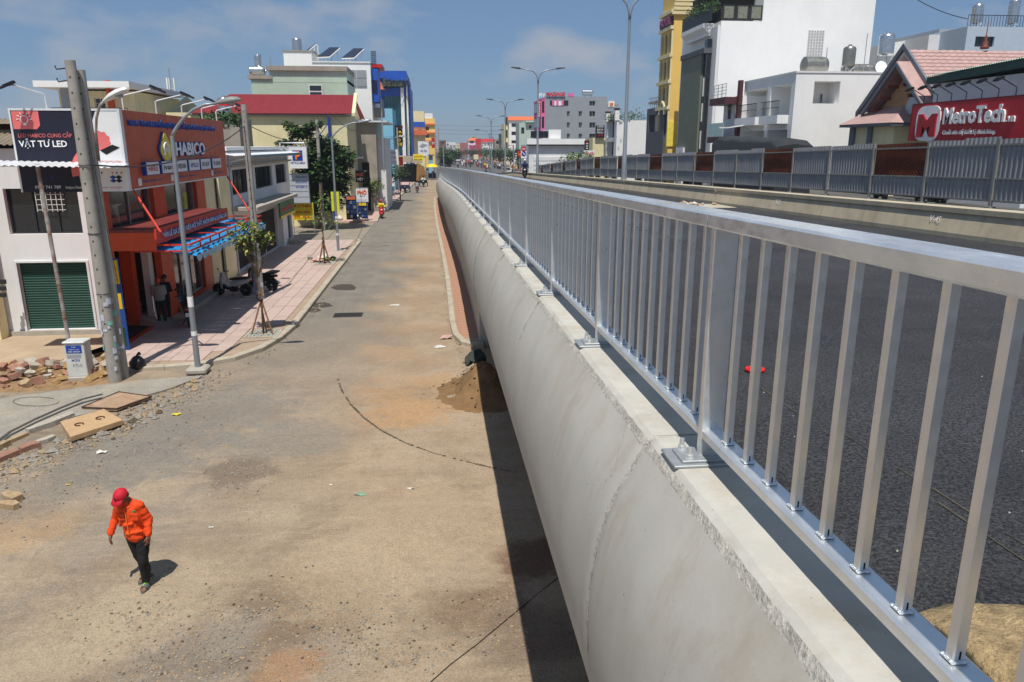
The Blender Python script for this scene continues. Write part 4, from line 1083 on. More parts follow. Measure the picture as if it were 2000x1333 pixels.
# ================================================================ right side: raised side street, fence, lamps
m_asph_old = M('side_street_asphalt', (.10,.095,.088), .9, var=.2, scale=.6, fine=.2)
def zs(y): return max(.012, 3.8-.033*max(0, y-40))
mb = MB(); yy_ = [-30, 20, 45, 70, 85, 100, 115, 130, 145, 160]
mb.loft([[(18.3, y, zs(y)), (160, y, zs(y))] for y in yy_], cap=False, closed=False)
o = ob('side_street', mb, m_asph_old, smooth=1, local=True); tag(o, kind='structure')
mb = MB(); mb.loft([[(18.0+xr(y), y, zd(18, y)), (18.3, y, zs(y)-.1 if y < 159 else .005)] for y in yy_[:-1]+[150]], cap=False, closed=False); o = ob('side_slope', mb, m_barrier, local=True); tag(o, kind='structure')
m_fence = M('grey_fence_sheet', S(140,142,146), .55, .2, var=.10, scale=1.2, dirt=.25, dcol=S(90,84,76), streak=.35)
m_fpost = M('fence_post', S(140,140,136), .7, .2, var=.12, scale=3, dirt=.4, dcol=S(96,74,54))
m_rustm = M('rusty_mesh_sheet', S(96,44,24), .85, .1, var=.3, scale=3, bump=.4, bscale=30, dirt=.4, dcol=S(48,22,14), streak=.4)
fen = thing('site_fence', 'tall grey corrugated construction fence with rusty mesh windows along the far carriageway', 'fence', (17.5, 60, 3))
FXX = 17.5
fy = [15.4+3.4*k for k in range(33)]
for k, y in enumerate(fy):
    z = zd(FXX, y); x = FXX+xr(y)
    p = part('fence_post', fen, m_fpost, (x-.1, x-.02, y-.05, y+.05, z-.02, z+2.12))
    if y < 70: part('foot_plate', p, m_fpost, (x-.18, x+.06, y-.12, y+.12, z, z+.05))
    if k == len(fy)-1: break
    yn = fy[k+1]; zn = zd(FXX, yn); xn = FXX+xr(yn)
    b = Vector((xn-x, yn-y-.06, zn-z)); meshp = (k % 3 == 0 and k > 0)
    if not meshp:
        for h in range(2):
            corr((x+b.x*h*.5, y+.03+b.y*h*.5, z+.2+b.z*h*.5), b*.498, (0,0,1.96+random.uniform(-.04,.04)), 8 if y < 60 else 5, .05, m_fence, 'fence_sheet', fen, Vector((-1,0,0)))
    else:
        corr((x, y+.03, z+.2), b, (0,0,.72), 14 if y < 60 else 8, .05, m_fence, 'fence_sheet', fen, Vector((-1,0,0)))
        mb = MB(); mb.quad((x+.03,y+.03,z+.92), (xn+.03,yn-.03,zn+.92), (xn+.03,yn-.03,zn+2.12), (x+.03,y+.03,z+2.12)); ms = ob('mesh_window', mb, m_rustm, fen)
        if y < 60:
            mb = MB(); n_ = 18
            for i in range(-7, n_):
                for sgn in (0, 1):
                    a0, a1 = i/n_, (i+7)/n_
                    if sgn: a0, a1 = a1, a0
                    q0, q1 = 0.0, 1.0
                    if min(a0, a1) < 0 or max(a0, a1) > 1: continue
                    p0 = Vector((x-.01, y+.03, z+.92)) + b*a0; p1 = Vector((x-.01, y+.03, z+2.1)) + b*a1
                    mb.tube([p0, p1], .008, 3, caps=False)
            ob('wire_mesh', mb, M('rusty_wire', S(120,62,34), .8, .2), ms)
    for h, rz_ in ((.22, .05), (.9, .05), (1.92, .06)):
        mb = MB(); mb.loft([[(x-.075, y+.05, z+h), (x-.015, y+.05, z+h), (x-.015, y+.05, z+h+rz_), (x-.075, y+.05, z+h+rz_)], [(xn-.075, yn-.05, zn+h), (xn-.015, yn-.05, zn+h), (xn-.015, yn-.05, zn+h+rz_), (xn-.075, yn-.05, zn+h+rz_)]]); ob('fence_rail', mb, m_fpost, fen)
# tarpaulined lorry roof showing over the fence
m_tarp = M('black_tarpaulin', S(44,46,50), .75, var=.2, scale=2, bump=.8, bscale=5)
lt = thing('covered_lorry', 'lorry under a black tarpaulin parked behind the construction fence', 'lorry', (21.5, 56, 2.45))
a, b_ = ONX(1390,290,20.5), ONX(1518,262,20.5)
mb = MB(); rg = []
for i in range(13):
    y = a.y+(b_.y-a.y)*i/12; h = 6.75+.07*noise.noise((y*1.2,1,1))-(.25 if i in (0, 12) else 0)+.30*(1-i/12); hh = h+.04*math.sin(i*1.9)
    rg.append([(20.6,y,3.6),(20.5,y,hh-.2),(20.65,y,hh-.03),(21.7,y,hh+.12),(22.85,y,hh-.03),(23.0,y,hh-.2),(22.9,y,3.6)])
mb.loft(rg, closed=True); ob('tarpaulin', mb, m_tarp, lt, smooth=60)
part('cargo_bed', lt, m_txt_b, (20.7, 22.8, b_.y+.1, a.y-.1, 3.3, 3.6)); part('cab', lt, m_white, (20.7, 22.7, a.y+.05, a.y+2.0, 3.1, 5.2), b=.15)
for y in (b_.y+1, b_.y+2.2, a.y+1):
    for x in (20.8, 22.4):
        mb = MB(); mb.lathe([(.25,0),(.48,.02),(.5,.1),(.5,.2),(.48,.28),(.25,.3)], 16, (x, y, 2.95), Matrix.Rotation(R(90), 3, 'Y')); ob('wheel', mb, m_black, lt)

# double-armed lamp posts on the median
m_lamp = M('grey_lamp_steel', S(150,156,162), .45, .5, var=.06)
def twin_lamp(y, label):
    x = 9.02+xr(y); z = zd(8.9, y)+.45
    t = thing('twin_street_lamp', label, 'street lamp', (x, y, z), group='twin lamps on the bridge median')
    mb = MB(); mb.tube([(x,y,z),(x,y,z+1.2),(x,y,z+1.25),(x,y,z+7.2)], [.13,.12,.10,.06], 12); ob('pole', mb, m_lamp, t, smooth=40)
    part('base_plate', t, m_lamp, (x-.2, x+.2, y-.2, y+.2, z-.0, z+.04))
    for s in (-1, 1):
        mb = MB(); mb.tube([(x,y,z+7.1),(x+s*.03,y,z+7.5),(x+s*.15,y,z+7.85),(x+s*.4,y,z+8.1),(x+s*.75,y,z+8.2),(x+s*1.5,y,z+8.32)], [.06,.055,.05,.045,.04,.035], 8); ob('arm', mb, m_lamp, t, smooth=1)
        mb = MB(); mb.loft([[(x+s*1.45,y-.05,z+8.28),(x+s*1.45,y+.05,z+8.28),(x+s*1.45,y+.05,z+8.36),(x+s*1.45,y-.05,z+8.36)],[(x+s*1.6,y-.13,z+8.27),(x+s*1.6,y+.13,z+8.27),(x+s*1.6,y+.1,z+8.40),(x+s*1.6,y-.1,z+8.40)],[(x+s*2.2,y-.12,z+8.36),(x+s*2.2,y+.12,z+8.36),(x+s*2.2,y+.09,z+8.44),(x+s*2.2,y-.09,z+8.44)]]); ob('lamp_head', mb, m_frame_d, t)
for i, y in enumerate((35.8, 63.3, 90.5, 113)):
    twin_lamp(y, ('nearest', 'second nearest', 'third nearest', 'fourth nearest')[i]+' tall twin-armed grey lamp post on the bridge median')
# far lamps on the boulevard
for i, (u, v, Y) in enumerate(((956,262,150), (943,275,200), (1062,265,240))):
    q = ONY(u, v, Y); t = thing('twin_street_lamp', ('thin twin-armed lamp post over the far traffic, left of two', 'smallest twin-armed lamp post in the far distance', 'thin grey lamp post against the white house with orange roof')[i], 'street lamp', (q.x, Y, 0), group='lamps on the far boulevard')
    mb = MB(); mb.tube([(q.x,Y,0),(q.x,Y,q.z)], [.12,.07], 6); ob('pole', mb, m_lamp, t)
    for s in (-1, 1):
        mb = MB(); mb.tube([(q.x,Y,q.z-.3),(q.x+s*.5,Y,q.z+.4),(q.x+s*2,Y,q.z+.7)], .05, 5); ob('arm', mb, m_lamp, t); part('lamp_head', t, m_frame_d, (q.x+s*2.4-.4, q.x+s*2.4+.4, Y-.15, Y+.15, q.z+.66, q.z+.8))

# ================================================================ right row of buildings, nearest first
RX0 = 25.0
# red signboard
a, b_, c_ = ONX(1775,272,RX0), ONX(1775,208,RX0), ONX(2030,180,RX0)
t = thing('red_signboard', 'dark red signboard with raised white lettering above the fence', 'signboard', (RX0, (a.y+c_.y)/2, a.z))
m_redsign = M('red_sign', S(180,26,40), .45, var=.06, scale=1)
zb, zt, yl, yr = a.z-.1, b_.z+.02, a.y, c_.y
part('panel', t, m_redsign, (RX0, RX0+.25, yr, yl, zb, zt)); part('rim', t, M('dark_red_rim', S(110,14,24), .5), (RX0-.01, RX0+.26, yr, yl+.03, zt+.001, zt+.06), (RX0-.01, RX0+.26, yl+.001, yl+.06, zb, zt))
LX = RX0-.004; L = yl-yr; Hh = zt-zb
mb = MB(); cyy, czz = yl-1.45, zb+Hh*.47
pts = [(cyy+.95*math.copysign(abs(math.cos(a_))**.55, math.cos(a_)), czz+.86*math.copysign(abs(math.sin(a_))**.55, math.sin(a_))) for a_ in [2*math.pi*i/36 for i in range(36)]]
mb.prism([(LX, y, z) for y, z in pts], (-.05, 0, 0)); ob('emblem_disc', mb, m_txt_w, t)
text('M', (LX-.055, cyy, zb+Hh*.10), 1, NX, PZ, m_redsign, t, 'emblem_letter', .06, .07, 'CENTER', width=1.45, height=1.12)
text('MetroTech', (LX, yl-2.65, zb+Hh*.42), 1, NX, PZ, m_txt_w, t, ext=.08, bold=.03, width=4.1, height=.78)
text('.vn', (LX, yl-6.85, zb+Hh*.42), 1, NX, PZ, m_txt_w, t, ext=.06, bold=.02, width=.5, height=.25)
text('Chuỗi siêu thị thiết bị chính hãng.', (LX, yl-2.7, zb+Hh*.12), 1, NX, PZ, m_txt_w, t, ext=.05, bold=.01, width=3.6, height=.32)
for i in range(7):
    y = yl-.7-i*1.05; p = Vector((RX0+.1, y, zt))
    lt_ = thing('sign_floodlight', ('leftmost', 'second from left', 'third from left', 'fourth from left', 'fifth from left', 'sixth from left', 'rightmost')[i]+' black floodlight on a bent arm over the red signboard', 'floodlight', p)
    mb = MB(); mb.tube([p, p+Vector((0,0,.4)), p+Vector((-.55,.25,.78))], .025, 6); ob('arm', mb, m_black, lt_)
    mb = MB(); Mx = Matrix.Rotation(R(-25), 3, 'Y'); mb.obox(p+Vector((-.68,.28,.76)), (.34,.3,.09), Mx); mb.obox(p+Vector((-.68,.28,.82)), (.2,.24,.05), Mx); ob('lamp_head', mb, m_black, lt_)
# white wall with green trim behind the sign
a, b_ = ONX(1826,165,26.5), ONX(2040,122,26.5)
t = house('white_store', 'white walled store with green roof trim behind the red signboard', 26.5, 40, b_.y, a.y, 1, a.z, m_white, cat='shop')
mb = MB(); mb.loft([[(26.2,a.y+.3,a.z),(26.2,a.y+.3,a.z+.35),(40,a.y+.3,a.z+.35),(40,a.y+.3,a.z)],[(26.2,b_.y,a.z+.25),(26.2,b_.y,a.z+.6),(40,b_.y,a.z+.6),(40,b_.y,a.z+.25)]]); ob('green_trim', mb, M('dark_green_trim', S(36,74,62), .5, var=.05), t)
corr((26.1, a.y+.4, a.z+.37), (0, b_.y-a.y-.4, .25), (8, 0, 1.2), 50, .04, M('pale_green_roof', S(170,206,190), .5), 'roof_sheet', t, Vector((0,0,1)))
# gabled house with pink tiles
m_ptile = M('pink_roof_tiles', S(178,146,140), .7, var=.12, scale=2, dirt=.2, dcol=S(130,96,92))
m_gtrim = M('slate_trim', S(104,112,120), .6, var=.06)
m_wood = M('brown_timber', S(120,62,48), .6, var=.1); m_tan = M('tan_brickwork', S(176,140,100), .8, var=.15, scale=4)
GX = 27.0
ap = ONX(1764,98,GX); yA = ap.y; zA = ap.z; hw, zE = 4.2, ONX(1688,224,GX).z
t = thing('gabled_house', 'house with steep pink tiled gable roof behind the red signboard', 'house', (GX+8, yA, 2.45))
part('wall', t, m_cream, (GX+1.4, GX+18, yA-hw+.5, yA+hw-.5, 2, zE))
mb = MB(); mb.prism([(GX+.9, yA-hw+.4, zE), (GX+.9, yA+hw-.4, zE), (GX+.9, yA, zA-.5)], (.3,0,0)); ob('gable_wall', mb, m_white, t)
sl_ = (zA-zE)/hw; ncr = 16
for s in (-1, 1):
    for i in range(ncr):
        f0, f1 = i/ncr, (i+1)/ncr
        y0, z0 = yA+s*hw*(1-f0), zE+(zA-zE)*f0; y1, z1 = yA+s*hw*(1-f1), zE+(zA-zE)*f1
        mb = MB(); n_ = 40; lo = []; hi = []
        for q in range(n_*2+1):
            x = GX+.05+18*q/(n_*2); bmp = .035 if q % 2 else 0
            lo.append((x, y0, z0+.05+bmp)); hi.append((x, y1, z1+bmp-.01))
        mb.loft([lo, hi], cap=False, closed=False); mb.loft([[(x, y, z-.07) for x, y, z in lo], lo], cap=False, closed=False); ob('tile_course', mb, m_ptile, t)
    for off, X0, wd_, nm in ((0, GX-.05, .3, 'barge_board'),):
        mb = MB(); p0 = (X0, yA+s*(hw+.05), zE-.12); p1 = (X0, yA, zA+.08)
        mb.prism([p0, (X0, p0[1], p0[2]+.3), (X0, yA, zA+.35), (X0, yA, zA+.02)], (.14,0,0)); ob(nm, mb, m_gtrim, t)
    mb = MB(); mb.prism([(GX+.1, yA+s*(hw-.1), zE-.1), (GX+.1, yA, zA-.05), (GX+.1, yA, zA-.2), (GX+.1, yA+s*(hw-.3), zE-.15)], (.8,0,0)); ob('gable_soffit', mb, m_white2, t)
    for k in range(4):
        f = .15+.22*k; part('bracket', t, m_wood, (GX+.2, GX+.9, yA+s*hw*(1-f)*.92-.1, yA+s*hw*(1-f)*.92+.1, zE+(zA-zE)*f-.55, zE+(zA-zE)*f-.35))
# lower front gable
yB, zB, hB = yA-.9, zA-1.0, 3.0
for s in (-1, 1):
    mb = MB(); mb.prism([(GX-.9, yB+s*hB, zE-.15), (GX-.9, yB+s*hB, zE+.1), (GX-.9, yB, zB+.25), (GX-.9, yB, zB)], (.16,0,0)); ob('barge_board', mb, m_gtrim, t)
    mb = MB(); mb.quad((GX-.85, yB+s*(hB+.05), zE+.08), (GX+1, yB+s*(hB+.05), zE+.08), (GX+1, yB, zB+.27), (GX-.85, yB, zB+.27)); ob('porch_roof', mb, m_ptile, t)
    for k in range(3):
        f = .2+.25*k; part('bracket', t, m_wood, (GX-.8, GX-.1, yB+s*hB*(1-f)*.85-.1, yB+s*hB*(1-f)*.85+.1, zE+(zB-zE)*f-.4, zE+(zB-zE)*f-.22))
mb = MB(); mb.prism([(GX-.1, yB-hB+.5, zE), (GX-.1, yB+hB-.5, zE), (GX-.1, yB, zB-.4)], (.3,0,0)); ob('porch_gable', mb, m_tan, t)
mb = MB(); mb.add([(GX-.16, yB-.9+.7*math.cos(R(q*10)), zE-.2+1.0*math.sin(R(q*10))) for q in range(19)], [tuple(range(19))]); ob('arched_window', mb, M('pale_pane', S(190,200,205), .3), t)
# hip-roofed bay at the left foot of the gable
q0, q1 = ONX(1660,245,26.0), ONX(1752,245,26.0)
zz = q0.z; mb = MB(); mb.add([(25.4,q0.y+.3,zz),(25.4,q1.y-.3,zz),(29,q1.y-.3,zz),(29,q0.y+.3,zz),(27,q0.y-1.0,zz+1.0),(27,q1.y+1.0,zz+1.0)], [(0,1,5,4),(1,2,5),(2,3,4,5),(3,0,4)]); ob('bay_roof', mb, m_ptile, t)
part('bay_eave', t, m_gtrim, (25.45, 29, q1.y-.25, q0.y+.25, zz-.16, zz-.005)); part('bay_wall', t, m_cream, (26.0, 29, q1.y+.2, q0.y-.3, 2.3, zz-.17)); part('bay_pilaster', t, m_gtrim, (25.85, 25.99, q0.y-.8, q0.y-.3, 2.3, zz-.17), (25.85, 25.99, (q0.y+q1.y)/2-.2, (q0.y+q1.y)/2+.2, 2.3, zz-.17))
mb = MB(); mb.lathe([(.22,0),(.25,.1),(.12,.2),(.16,.35),(.06,.5),(.1,.62),(.03,.75),(.02,1.4),(0,1.5)], 10, (GX+5, yA-.0, zA+.1)); ob('finial', mb, m_wood, t, smooth=1)

# white villa with loggias
c0 = ONX(1556,143,RX0); yc0, zt = c0.y, c0.z; yb0 = ONX(1455,163,RX0).y
LG = [(yc0+.6, yc0+3.9, 8.6, zt-.65), (yc0+4.4, yb0-.3, 8.6, zt-.65), (yc0+.6, yc0+3.9, 3.4, 7.6), (yc0+4.4, yb0-.3, 3.4, 7.6)]
wq0, wq1 = ONY(1587,203,yc0), ONY(1642,160,yc0)
WH = [(wq0.x, wq1.x, wq0.z, wq1.z)]
t = thing('white_villa', 'white villa with open loggias and steel tanks on its flat roof', 'house', (29, yc0+4, 2.45))
mb = MB(); shell(mb, RX0, RX0+13, yc0, yb0, 2, zt, {'-x': LG, '-y': WH}, 1.6); ob('wall', mb, m_white2, t)
mb = MB()
for h in LG: mb.quad((RX0+1.6, h[0], h[2]), (RX0+1.6, h[1], h[2]), (RX0+1.6, h[1], h[3]), (RX0+1.6, h[0], h[3]))
mb.quad((WH[0][0], yc0+1.6, WH[0][2]), (WH[0][1], yc0+1.6, WH[0][2]), (WH[0][1], yc0+1.6, WH[0][3]), (WH[0][0], yc0+1.6, WH[0][3])); ob('loggia_back', mb, m_white, t)
for h in LG[:2]:
    part('balcony_slab', t, m_white2, (RX0-.8, RX0+.02, h[0]+.1, h[1]-.1, 8.0, 8.6)); part('balcony_rail', t, m_black, (RX0-.75, RX0-.71, h[0]+.15, h[1]-.15, 9.55, 9.6), *[(RX0-.74, RX0-.72, h[0]+.15+i*.18, h[0]+.17+i*.18, 8.6, 9.55) for i in range(int((h[1]-h[0]-.3)/.18))], (RX0-.745, RX0-.715, h[0]+.15, h[1]-.15, 9.1, 9.14))
    dd = part('door', t, m_frame_w, (RX0+1.5, RX0+1.58, h[0]+.5, h[0]+1.5, 8.6, 10.6)); part('pane', dd, m_glass, (RX0+1.47, RX0+1.499, h[0]+.6, h[0]+1.4, 8.9, 10.4))
w_ = part('window', t, m_frame_w, (wq0.x+1.35, wq1.x-.5, yc0+1.5, yc0+1.58, wq0.z+.1, wq1.z-.7)); part('pane', w_, m_glass, (wq0.x+1.42, wq1.x-.57, yc0+1.46, yc0+1.499, wq0.z+.15, wq1.z-.76))
q = ONX(1527,270,RX0); w_ = part('window', t, m_frame_w, (RX0+1.5, RX0+1.57, q.y-.7, q.y+.7, 3.6, 6.6)); part('pane', w_, m_glass, (RX0+1.46, RX0+1.499, q.y-.6, q.y+.6, 3.7, 6.5))
part('roof_edge', t, m_white, (RX0-.05, RX0+13, yc0-.05, yc0+.2, zt+.001, zt+.12), (RX0-.05, RX0+.2, yc0+.2, yb0, zt+.001, zt+.12))
q = ONY(1590, 142, yc0+3); tank(t, q.x, yc0+3, zt, .62, 1.9, .15, True, M('dull_steel', S(150,148,140), .4, .8, var=.15))
q = ONY(1655, 142, yc0+3); tank(t, q.x, yc0+3, zt, .45, 1.5, .7, False, MATS['dull_steel'])
q = ONY(1725, 142, yc0+3); tank(t, q.x, yc0+3, zt, .55, 1.6, 1.5)
q = ONY(1680, 142, yc0+3); tank(t, q.x, yc0+3.2, zt, .45, 2.4, .05, True, MATS['dull_steel']); tank(t, q.x+1.6, yc0+3.4, zt, .45, 1.6, .05, True, MATS['dull_steel'])
mb = MB(); q = ONY(1711, 135, yc0+2); mb.lathe([(0,0),(.25,.03),(.42,.12),(.45,.16)], 16, (q.x, yc0+1.5, q.z), Matrix.Rotation(R(80), 3, 'X')); ob('satellite_dish', mb, m_white2, t)
mb = MB(); q = ONY(1686, 142, yc0+2)
for dx_, h in ((0,2.9),(-2.9,1.9),(.5,1.2)): mb.tube([(q.x+dx_, yc0+2, zt), (q.x+dx_, yc0+2, zt+h)], .03, 5)
ob('lightning_rod', mb, m_frame_a, t)
mb = MB(); mb.tube([(24.96,yb0-2,7.6),(24.2,yb0-2.2,8.0),(23.4,yb0-2.3,7.9),(23.0,yb0-2.3,7.85)], .05, 6); mb.box(22.2, 23.0, yb0-2.45, yb0-2.2, 7.8, 7.9); ob('wall_lamp', mb, m_frame_w, t)
# narrow purple and white house
a, b_ = ONX(1453,165,RX0-.3), ONX(1416,180,RX0-.3)
t = thing('narrow_purple_house', 'slim white house trimmed with plum panels beside the white villa', 'house', (27, (a.y+b_.y)/2, 2.45))
mb = MB(); HH = [(a.y+.6, a.y+1.6, 8.6, 10.4), (a.y+2.2, a.y+3.4, 8.6, 10.4)]
shell(mb, RX0-.3, RX0+8, a.y+.02, b_.y, 2, a.z-.9, {'-x': HH}, .15); ob('wall', mb, m_white2, t); windows(t, 'x', RX0-.3, .15, HH, m_frame_w, m_glass, 1, 2)
m_plum = M('plum_panel', S(84,48,52), .6, var=.08)
part('plum_fin', t, m_plum, (RX0-.6, RX0-.31, a.y+.05, a.y+.5, 5, a.z+.3)); part('plum_band', t, m_plum, (RX0-1.6, RX0-.31, a.y+.5, b_.y, a.z-1.5, a.z-.95)); part('plum_band', t, m_plum, (RX0-1.6, RX0-.31, a.y+.5, b_.y, 6.7, 7.2))
part('roof_rail', t, m_frame_w, *[(RX0-1.55, RX0-1.5, a.y+.5, b_.y, a.z-.95+.25*i, a.z-.91+.25*i) for i in range(1, 5)], *[(RX0-1.56, RX0-1.49, a.y+.5+i*.9, a.y+.55+i*.9, a.z-.95, a.z+.1) for i in range(int((b_.y-a.y-.5)/.9)+1)])
part('glass_rail', t, M('pale_glass_rail', S(180,205,200), .15), (RX0-1.55, RX0-1.52, a.y+.6, b_.y, 7.2, 8.3))
# tall white block
c0 = ONX(1409,40,RX0); yt = c0.y; zl = ONY(1450,42,yt).z
xs0, xs1 = ONY(1490,30,yt).x, ONY(1708,30,yt).x
t = thing('tall_white_block', 'tallest plain white block on the right with a planted terrace', 'building', (31, yt+5, 2.45))
part('wall', t, m_white2, (RX0, xs1, yt, yt+10.5, 2, zl), (xs0, xs1, yt+.01, yt+10.4, zl, zl+9))
m_scr = M('screen_block', S(150,152,150), .9, var=.1)
q0, q1 = ONY(1574,110,yt), ONY(1611,60,yt); sw, sh = (q1.x-q0.x)/6, (q1.z-q0.z)/9
for i in range(6):
    for j in range(9):
        x, z = q0.x+i*sw, q0.z+j*sh; mb = MB(); mb.box(x+.02, x+sw-.02, yt-.05, yt-.004, z+.02, z+sh-.02)
        o = ob('screen_block', mb, m_white, t)
        mb = MB(); cx, cz = x+sw/2, z+sh/2
        for aa in (45, 135):
            dv = Vector((math.cos(R(aa)), 0, math.sin(R(aa))))*sw*.42; sv = Vector((-dv.z, 0, dv.x))*.28
            c_ = Vector((cx, yt-.054, cz)); mb.quad(c_-dv-sv*.4, c_+dv-sv*.4, c_+dv+sv*.4, c_-dv+sv*.4)
        ob('opening', mb, m_frame_d, o)
part('street_pier', t, m_white, (RX0-.25, RX0-.005, yt+.05, yt+1.7, 2, zl-.4)); part('glazing_strip', t, m_glass, (RX0-.12, RX0-.006, yt+1.9, yt+4.5, 6, zl-2))
mb = MB(); ce = [(RX0-.55, zl-1.0), (RX0-.55, zl-.75), (RX0-.95, zl-.3), (RX0-.95, zl+.05), (RX0, zl+.05), (RX0, zl-1.0)]
mb.prism([(x, yt+1.75, z) for x, z in ce], (0, 6.2, 0)); ob('cornice', mb, m_white2, t)
part('terrace_rail', t, m_frame_d, (RX0-.9, RX0-.82, yt+.1, yt+8, zl+.055, zl+1.25)); 
for i in range(3):
    x = RX0+.1+i*(xs0-RX0)/3; p = part('terrace_panel', t, m_frame_d, (x, x+(xs0-RX0)/3-.15, yt+.05, yt+.1, zl+.1, zl+1.3)); part('panel_infill', p, M('lattice_infill', S(120,122,108), .8, var=.35, scale=6), (x+.12, x+(xs0-RX0)/3-.27, yt+.03, yt+.049, zl+.22, zl+1.18))
part('overhang', t, m_dgrey, (RX0-.4, xs0+.02, yt+1.2, yt+8, zl+3.3, zl+3.9)); part('terrace_room', t, m_dark_in, (xs0-3, xs0-.01, yt+2, yt+10, zl+.06, zl+3.29))
mb = MB(); rnd = random.Random(9)
for i in range(900):
    c1 = Vector((RX0-.5+rnd.gauss(0,.3), yt+.5+rnd.uniform(0,7.2), zl+.8+abs(rnd.gauss(0,.55)))); dv = Vector((rnd.uniform(-1,1), rnd.uniform(-1,1), rnd.uniform(-.4,1)))*.32; sv = Vector((rnd.uniform(-.1,.1), rnd.uniform(-.1,.1), .06)); mb.quad(c1, c1+sv, c1+dv+sv*.4, c1+dv)
ob('terrace_plants', mb, M('terrace_leaves', (.05,.10,.03), .6, var=.4, scale=4), t)
# olive facade panel
a, b_ = ONX(1374,92,RX0-.9), ONX(1332,108,RX0-.9)
t = thing('olive_facade', 'olive grey panelled facade with dark glazed edge between hotel and white block', 'building', (26, (a.y+b_.y)/2, 2.45))
part('panel', t, m_olive, (RX0-.9, RX0-.3, a.y+.3, b_.y, 3.2, a.z-.6)); part('edge_glazing', t, m_glass, (RX0-.7, RX0-.3, a.y-.45, a.y+.29, 3.2, a.z+.6)); part('edge_mullion', t, m_frame_w, *[(RX0-.78, RX0-.705, a.y-.2, a.y-.05, z, z+1.6) for z in (4, 6.2, 8.6, 10.8)]); part('cap', t, m_dgrey, (RX0-1.0, RX0-.2, a.y-.5, b_.y+.1, a.z-.59, a.z-.15)); part('door_block', t, m_white, (RX0-1.1, RX0-.91, b_.y-2.5, b_.y-.3, 2.5, 6.3)); part('body', t, m_dgrey, (RX0-.29, RX0+.0, a.y, b_.y, 2.5, a.z-.7))
# hotel
c0 = ONX(1316,60,RX0); yh = c0.y; yh1 = ONX(1293,60,RX0).y; zh = ONY(1316,-60,yh).z
t = thing('yellow_hotel', 'tall narrow yellow hotel with arched windows and dark red shutters', 'hotel', (29, yh+4, 2.45))
rows = [(158,190), (112,150), (62,102)]
HH = []
for v0, v1 in ((262,222), (205,172), (155,122), (105,70)):
    z0, z1 = ONX(1304,v0,RX0).z, ONX(1304,v1,RX0).z
    for k in range(3):
        ww = (.9, 1.2, .9)[k]; yy = yh+.35+(0, 1.1, 2.5)[k]; HH.append((yy, yy+ww, z0, z1))
mb = MB(); shell(mb, RX0, RX0+16, yh, yh1, 2, zh, {'-x': HH}, .2); ob('wall', mb, m_yellow, t)
m_rshut = M('dark_red_shutter', S(96,40,38), .6, var=.1)
windows(t, 'x', RX0, .2, HH, m_rshut, m_glass, 2, 2, .09)
for v in (212, 162, 112, 60, 30): z = ONX(1304,v,RX0).z; part('cornice', t, m_cream, (RX0-.35, RX0-.005, yh-.05, yh1+.1, z-.16, z+.16))
for i in range(4): part('pilaster', t, m_cream, (RX0-.18, RX0-.004, yh+.02+i*1.25, yh+.2+i*1.25, 7.2, ONX(1304,62,RX0).z-.2))
mb = MB(); q = ONX(1304,222,RX0); mb.tube([(RX0-.2, yh+2.0+.95*math.cos(R(k)), q.z-.1+1.3*math.sin(R(k))) for k in range(0, 181, 15)], .16, 6); ob('window_arch', mb, m_cream, t)
z0, z1 = ONX(1304,60,RX0).z, ONX(1304,38,RX0).z
part('sign_board', t, m_plum, (RX0-.3, RX0-.01, yh+.2, yh1-.2, z0+.15, z1)); text('HOTEL', (RX0-.305, yh1-.3, z0+.35), 1, NX, PZ, M('plum_lettering', S(150,80,120), .5), t, ext=.08, bold=.03, width=yh1-yh-.6, height=(z1-z0)*.7)
for i in range(9): z = ONX(1316,30,RX0).z+.42*i; part('stepped_moulding', t, m_cream, (RX0-.3+.09*i, RX0+3.2, yh-.25+.03*i, yh-.005, z, z+.3))
g0, g1 = ONY(1346,28,yh), ONY(1394,2,yh); part('green_panel', t, m_gshut, (g0.x, g1.x, yh-.06, yh-.005, g0.z, g1.z)); part('green_panel', t, m_gshut, (g1.x+.4, g1.x+2.4, yh-.06, yh-.005, g0.z, g1.z))
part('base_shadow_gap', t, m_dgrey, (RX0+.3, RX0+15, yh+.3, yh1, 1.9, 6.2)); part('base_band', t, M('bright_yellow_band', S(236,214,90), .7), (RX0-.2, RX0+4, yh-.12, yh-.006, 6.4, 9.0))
# ================================================================ right row continued, and the far ends of both rows
t = thing('dark_grey_house', 'narrow dark grey house with a railed roof terrace left of the yellow hotel', 'house', (28, 87, 0))
a, b_ = ONX(1296,262,RX0-.2), ONX(1264,215,RX0-.2); zt = ONX(1280,212,RX0).z
HH = [(a.y+1.5, b_.y-.8, ONX(1280,258,RX0).z, ONX(1280,225,RX0).z)]
mb = MB(); shell(mb, RX0-.2, RX0+6, a.y+.05, b_.y, 0, zt, {'-x': HH}, .8); ob('wall', mb, m_dgrey, t); part('loggia_back', t, m_white, (RX0+.55, RX0+.6, HH[0][0], HH[0][1], HH[0][2], HH[0][3]))
part('roof_rail', t, m_frame_a, (RX0-.15, RX0-.1, a.y+.1, b_.y, zt+1.1, zt+1.16), *[(RX0-.15, RX0-.1, a.y+.2+i*.8, a.y+.25+i*.8, zt, zt+1.1) for i in range(int((b_.y-a.y)/.8))])
tank(t, RX0+1.5, a.y+3, zt, .75, 2.0, 1.8, True)
t = house('white_terrace_house', 'white house with a planted roof terrace and tall loggia in the right row', RX0, RX0+14, ONX(1205,240,RX0).y, ONX(1184,240,RX0).y, 0, ONX(1205,236,RX0).z, m_white2, {'-x': [(106,110.5,7.6,10), (106,110.5,2.6,7.0)]}, .9, fm=m_dgrey, cat='house')
yh_ = ONX(1205,240,RX0).y; zt = ONX(1205,236,RX0).z
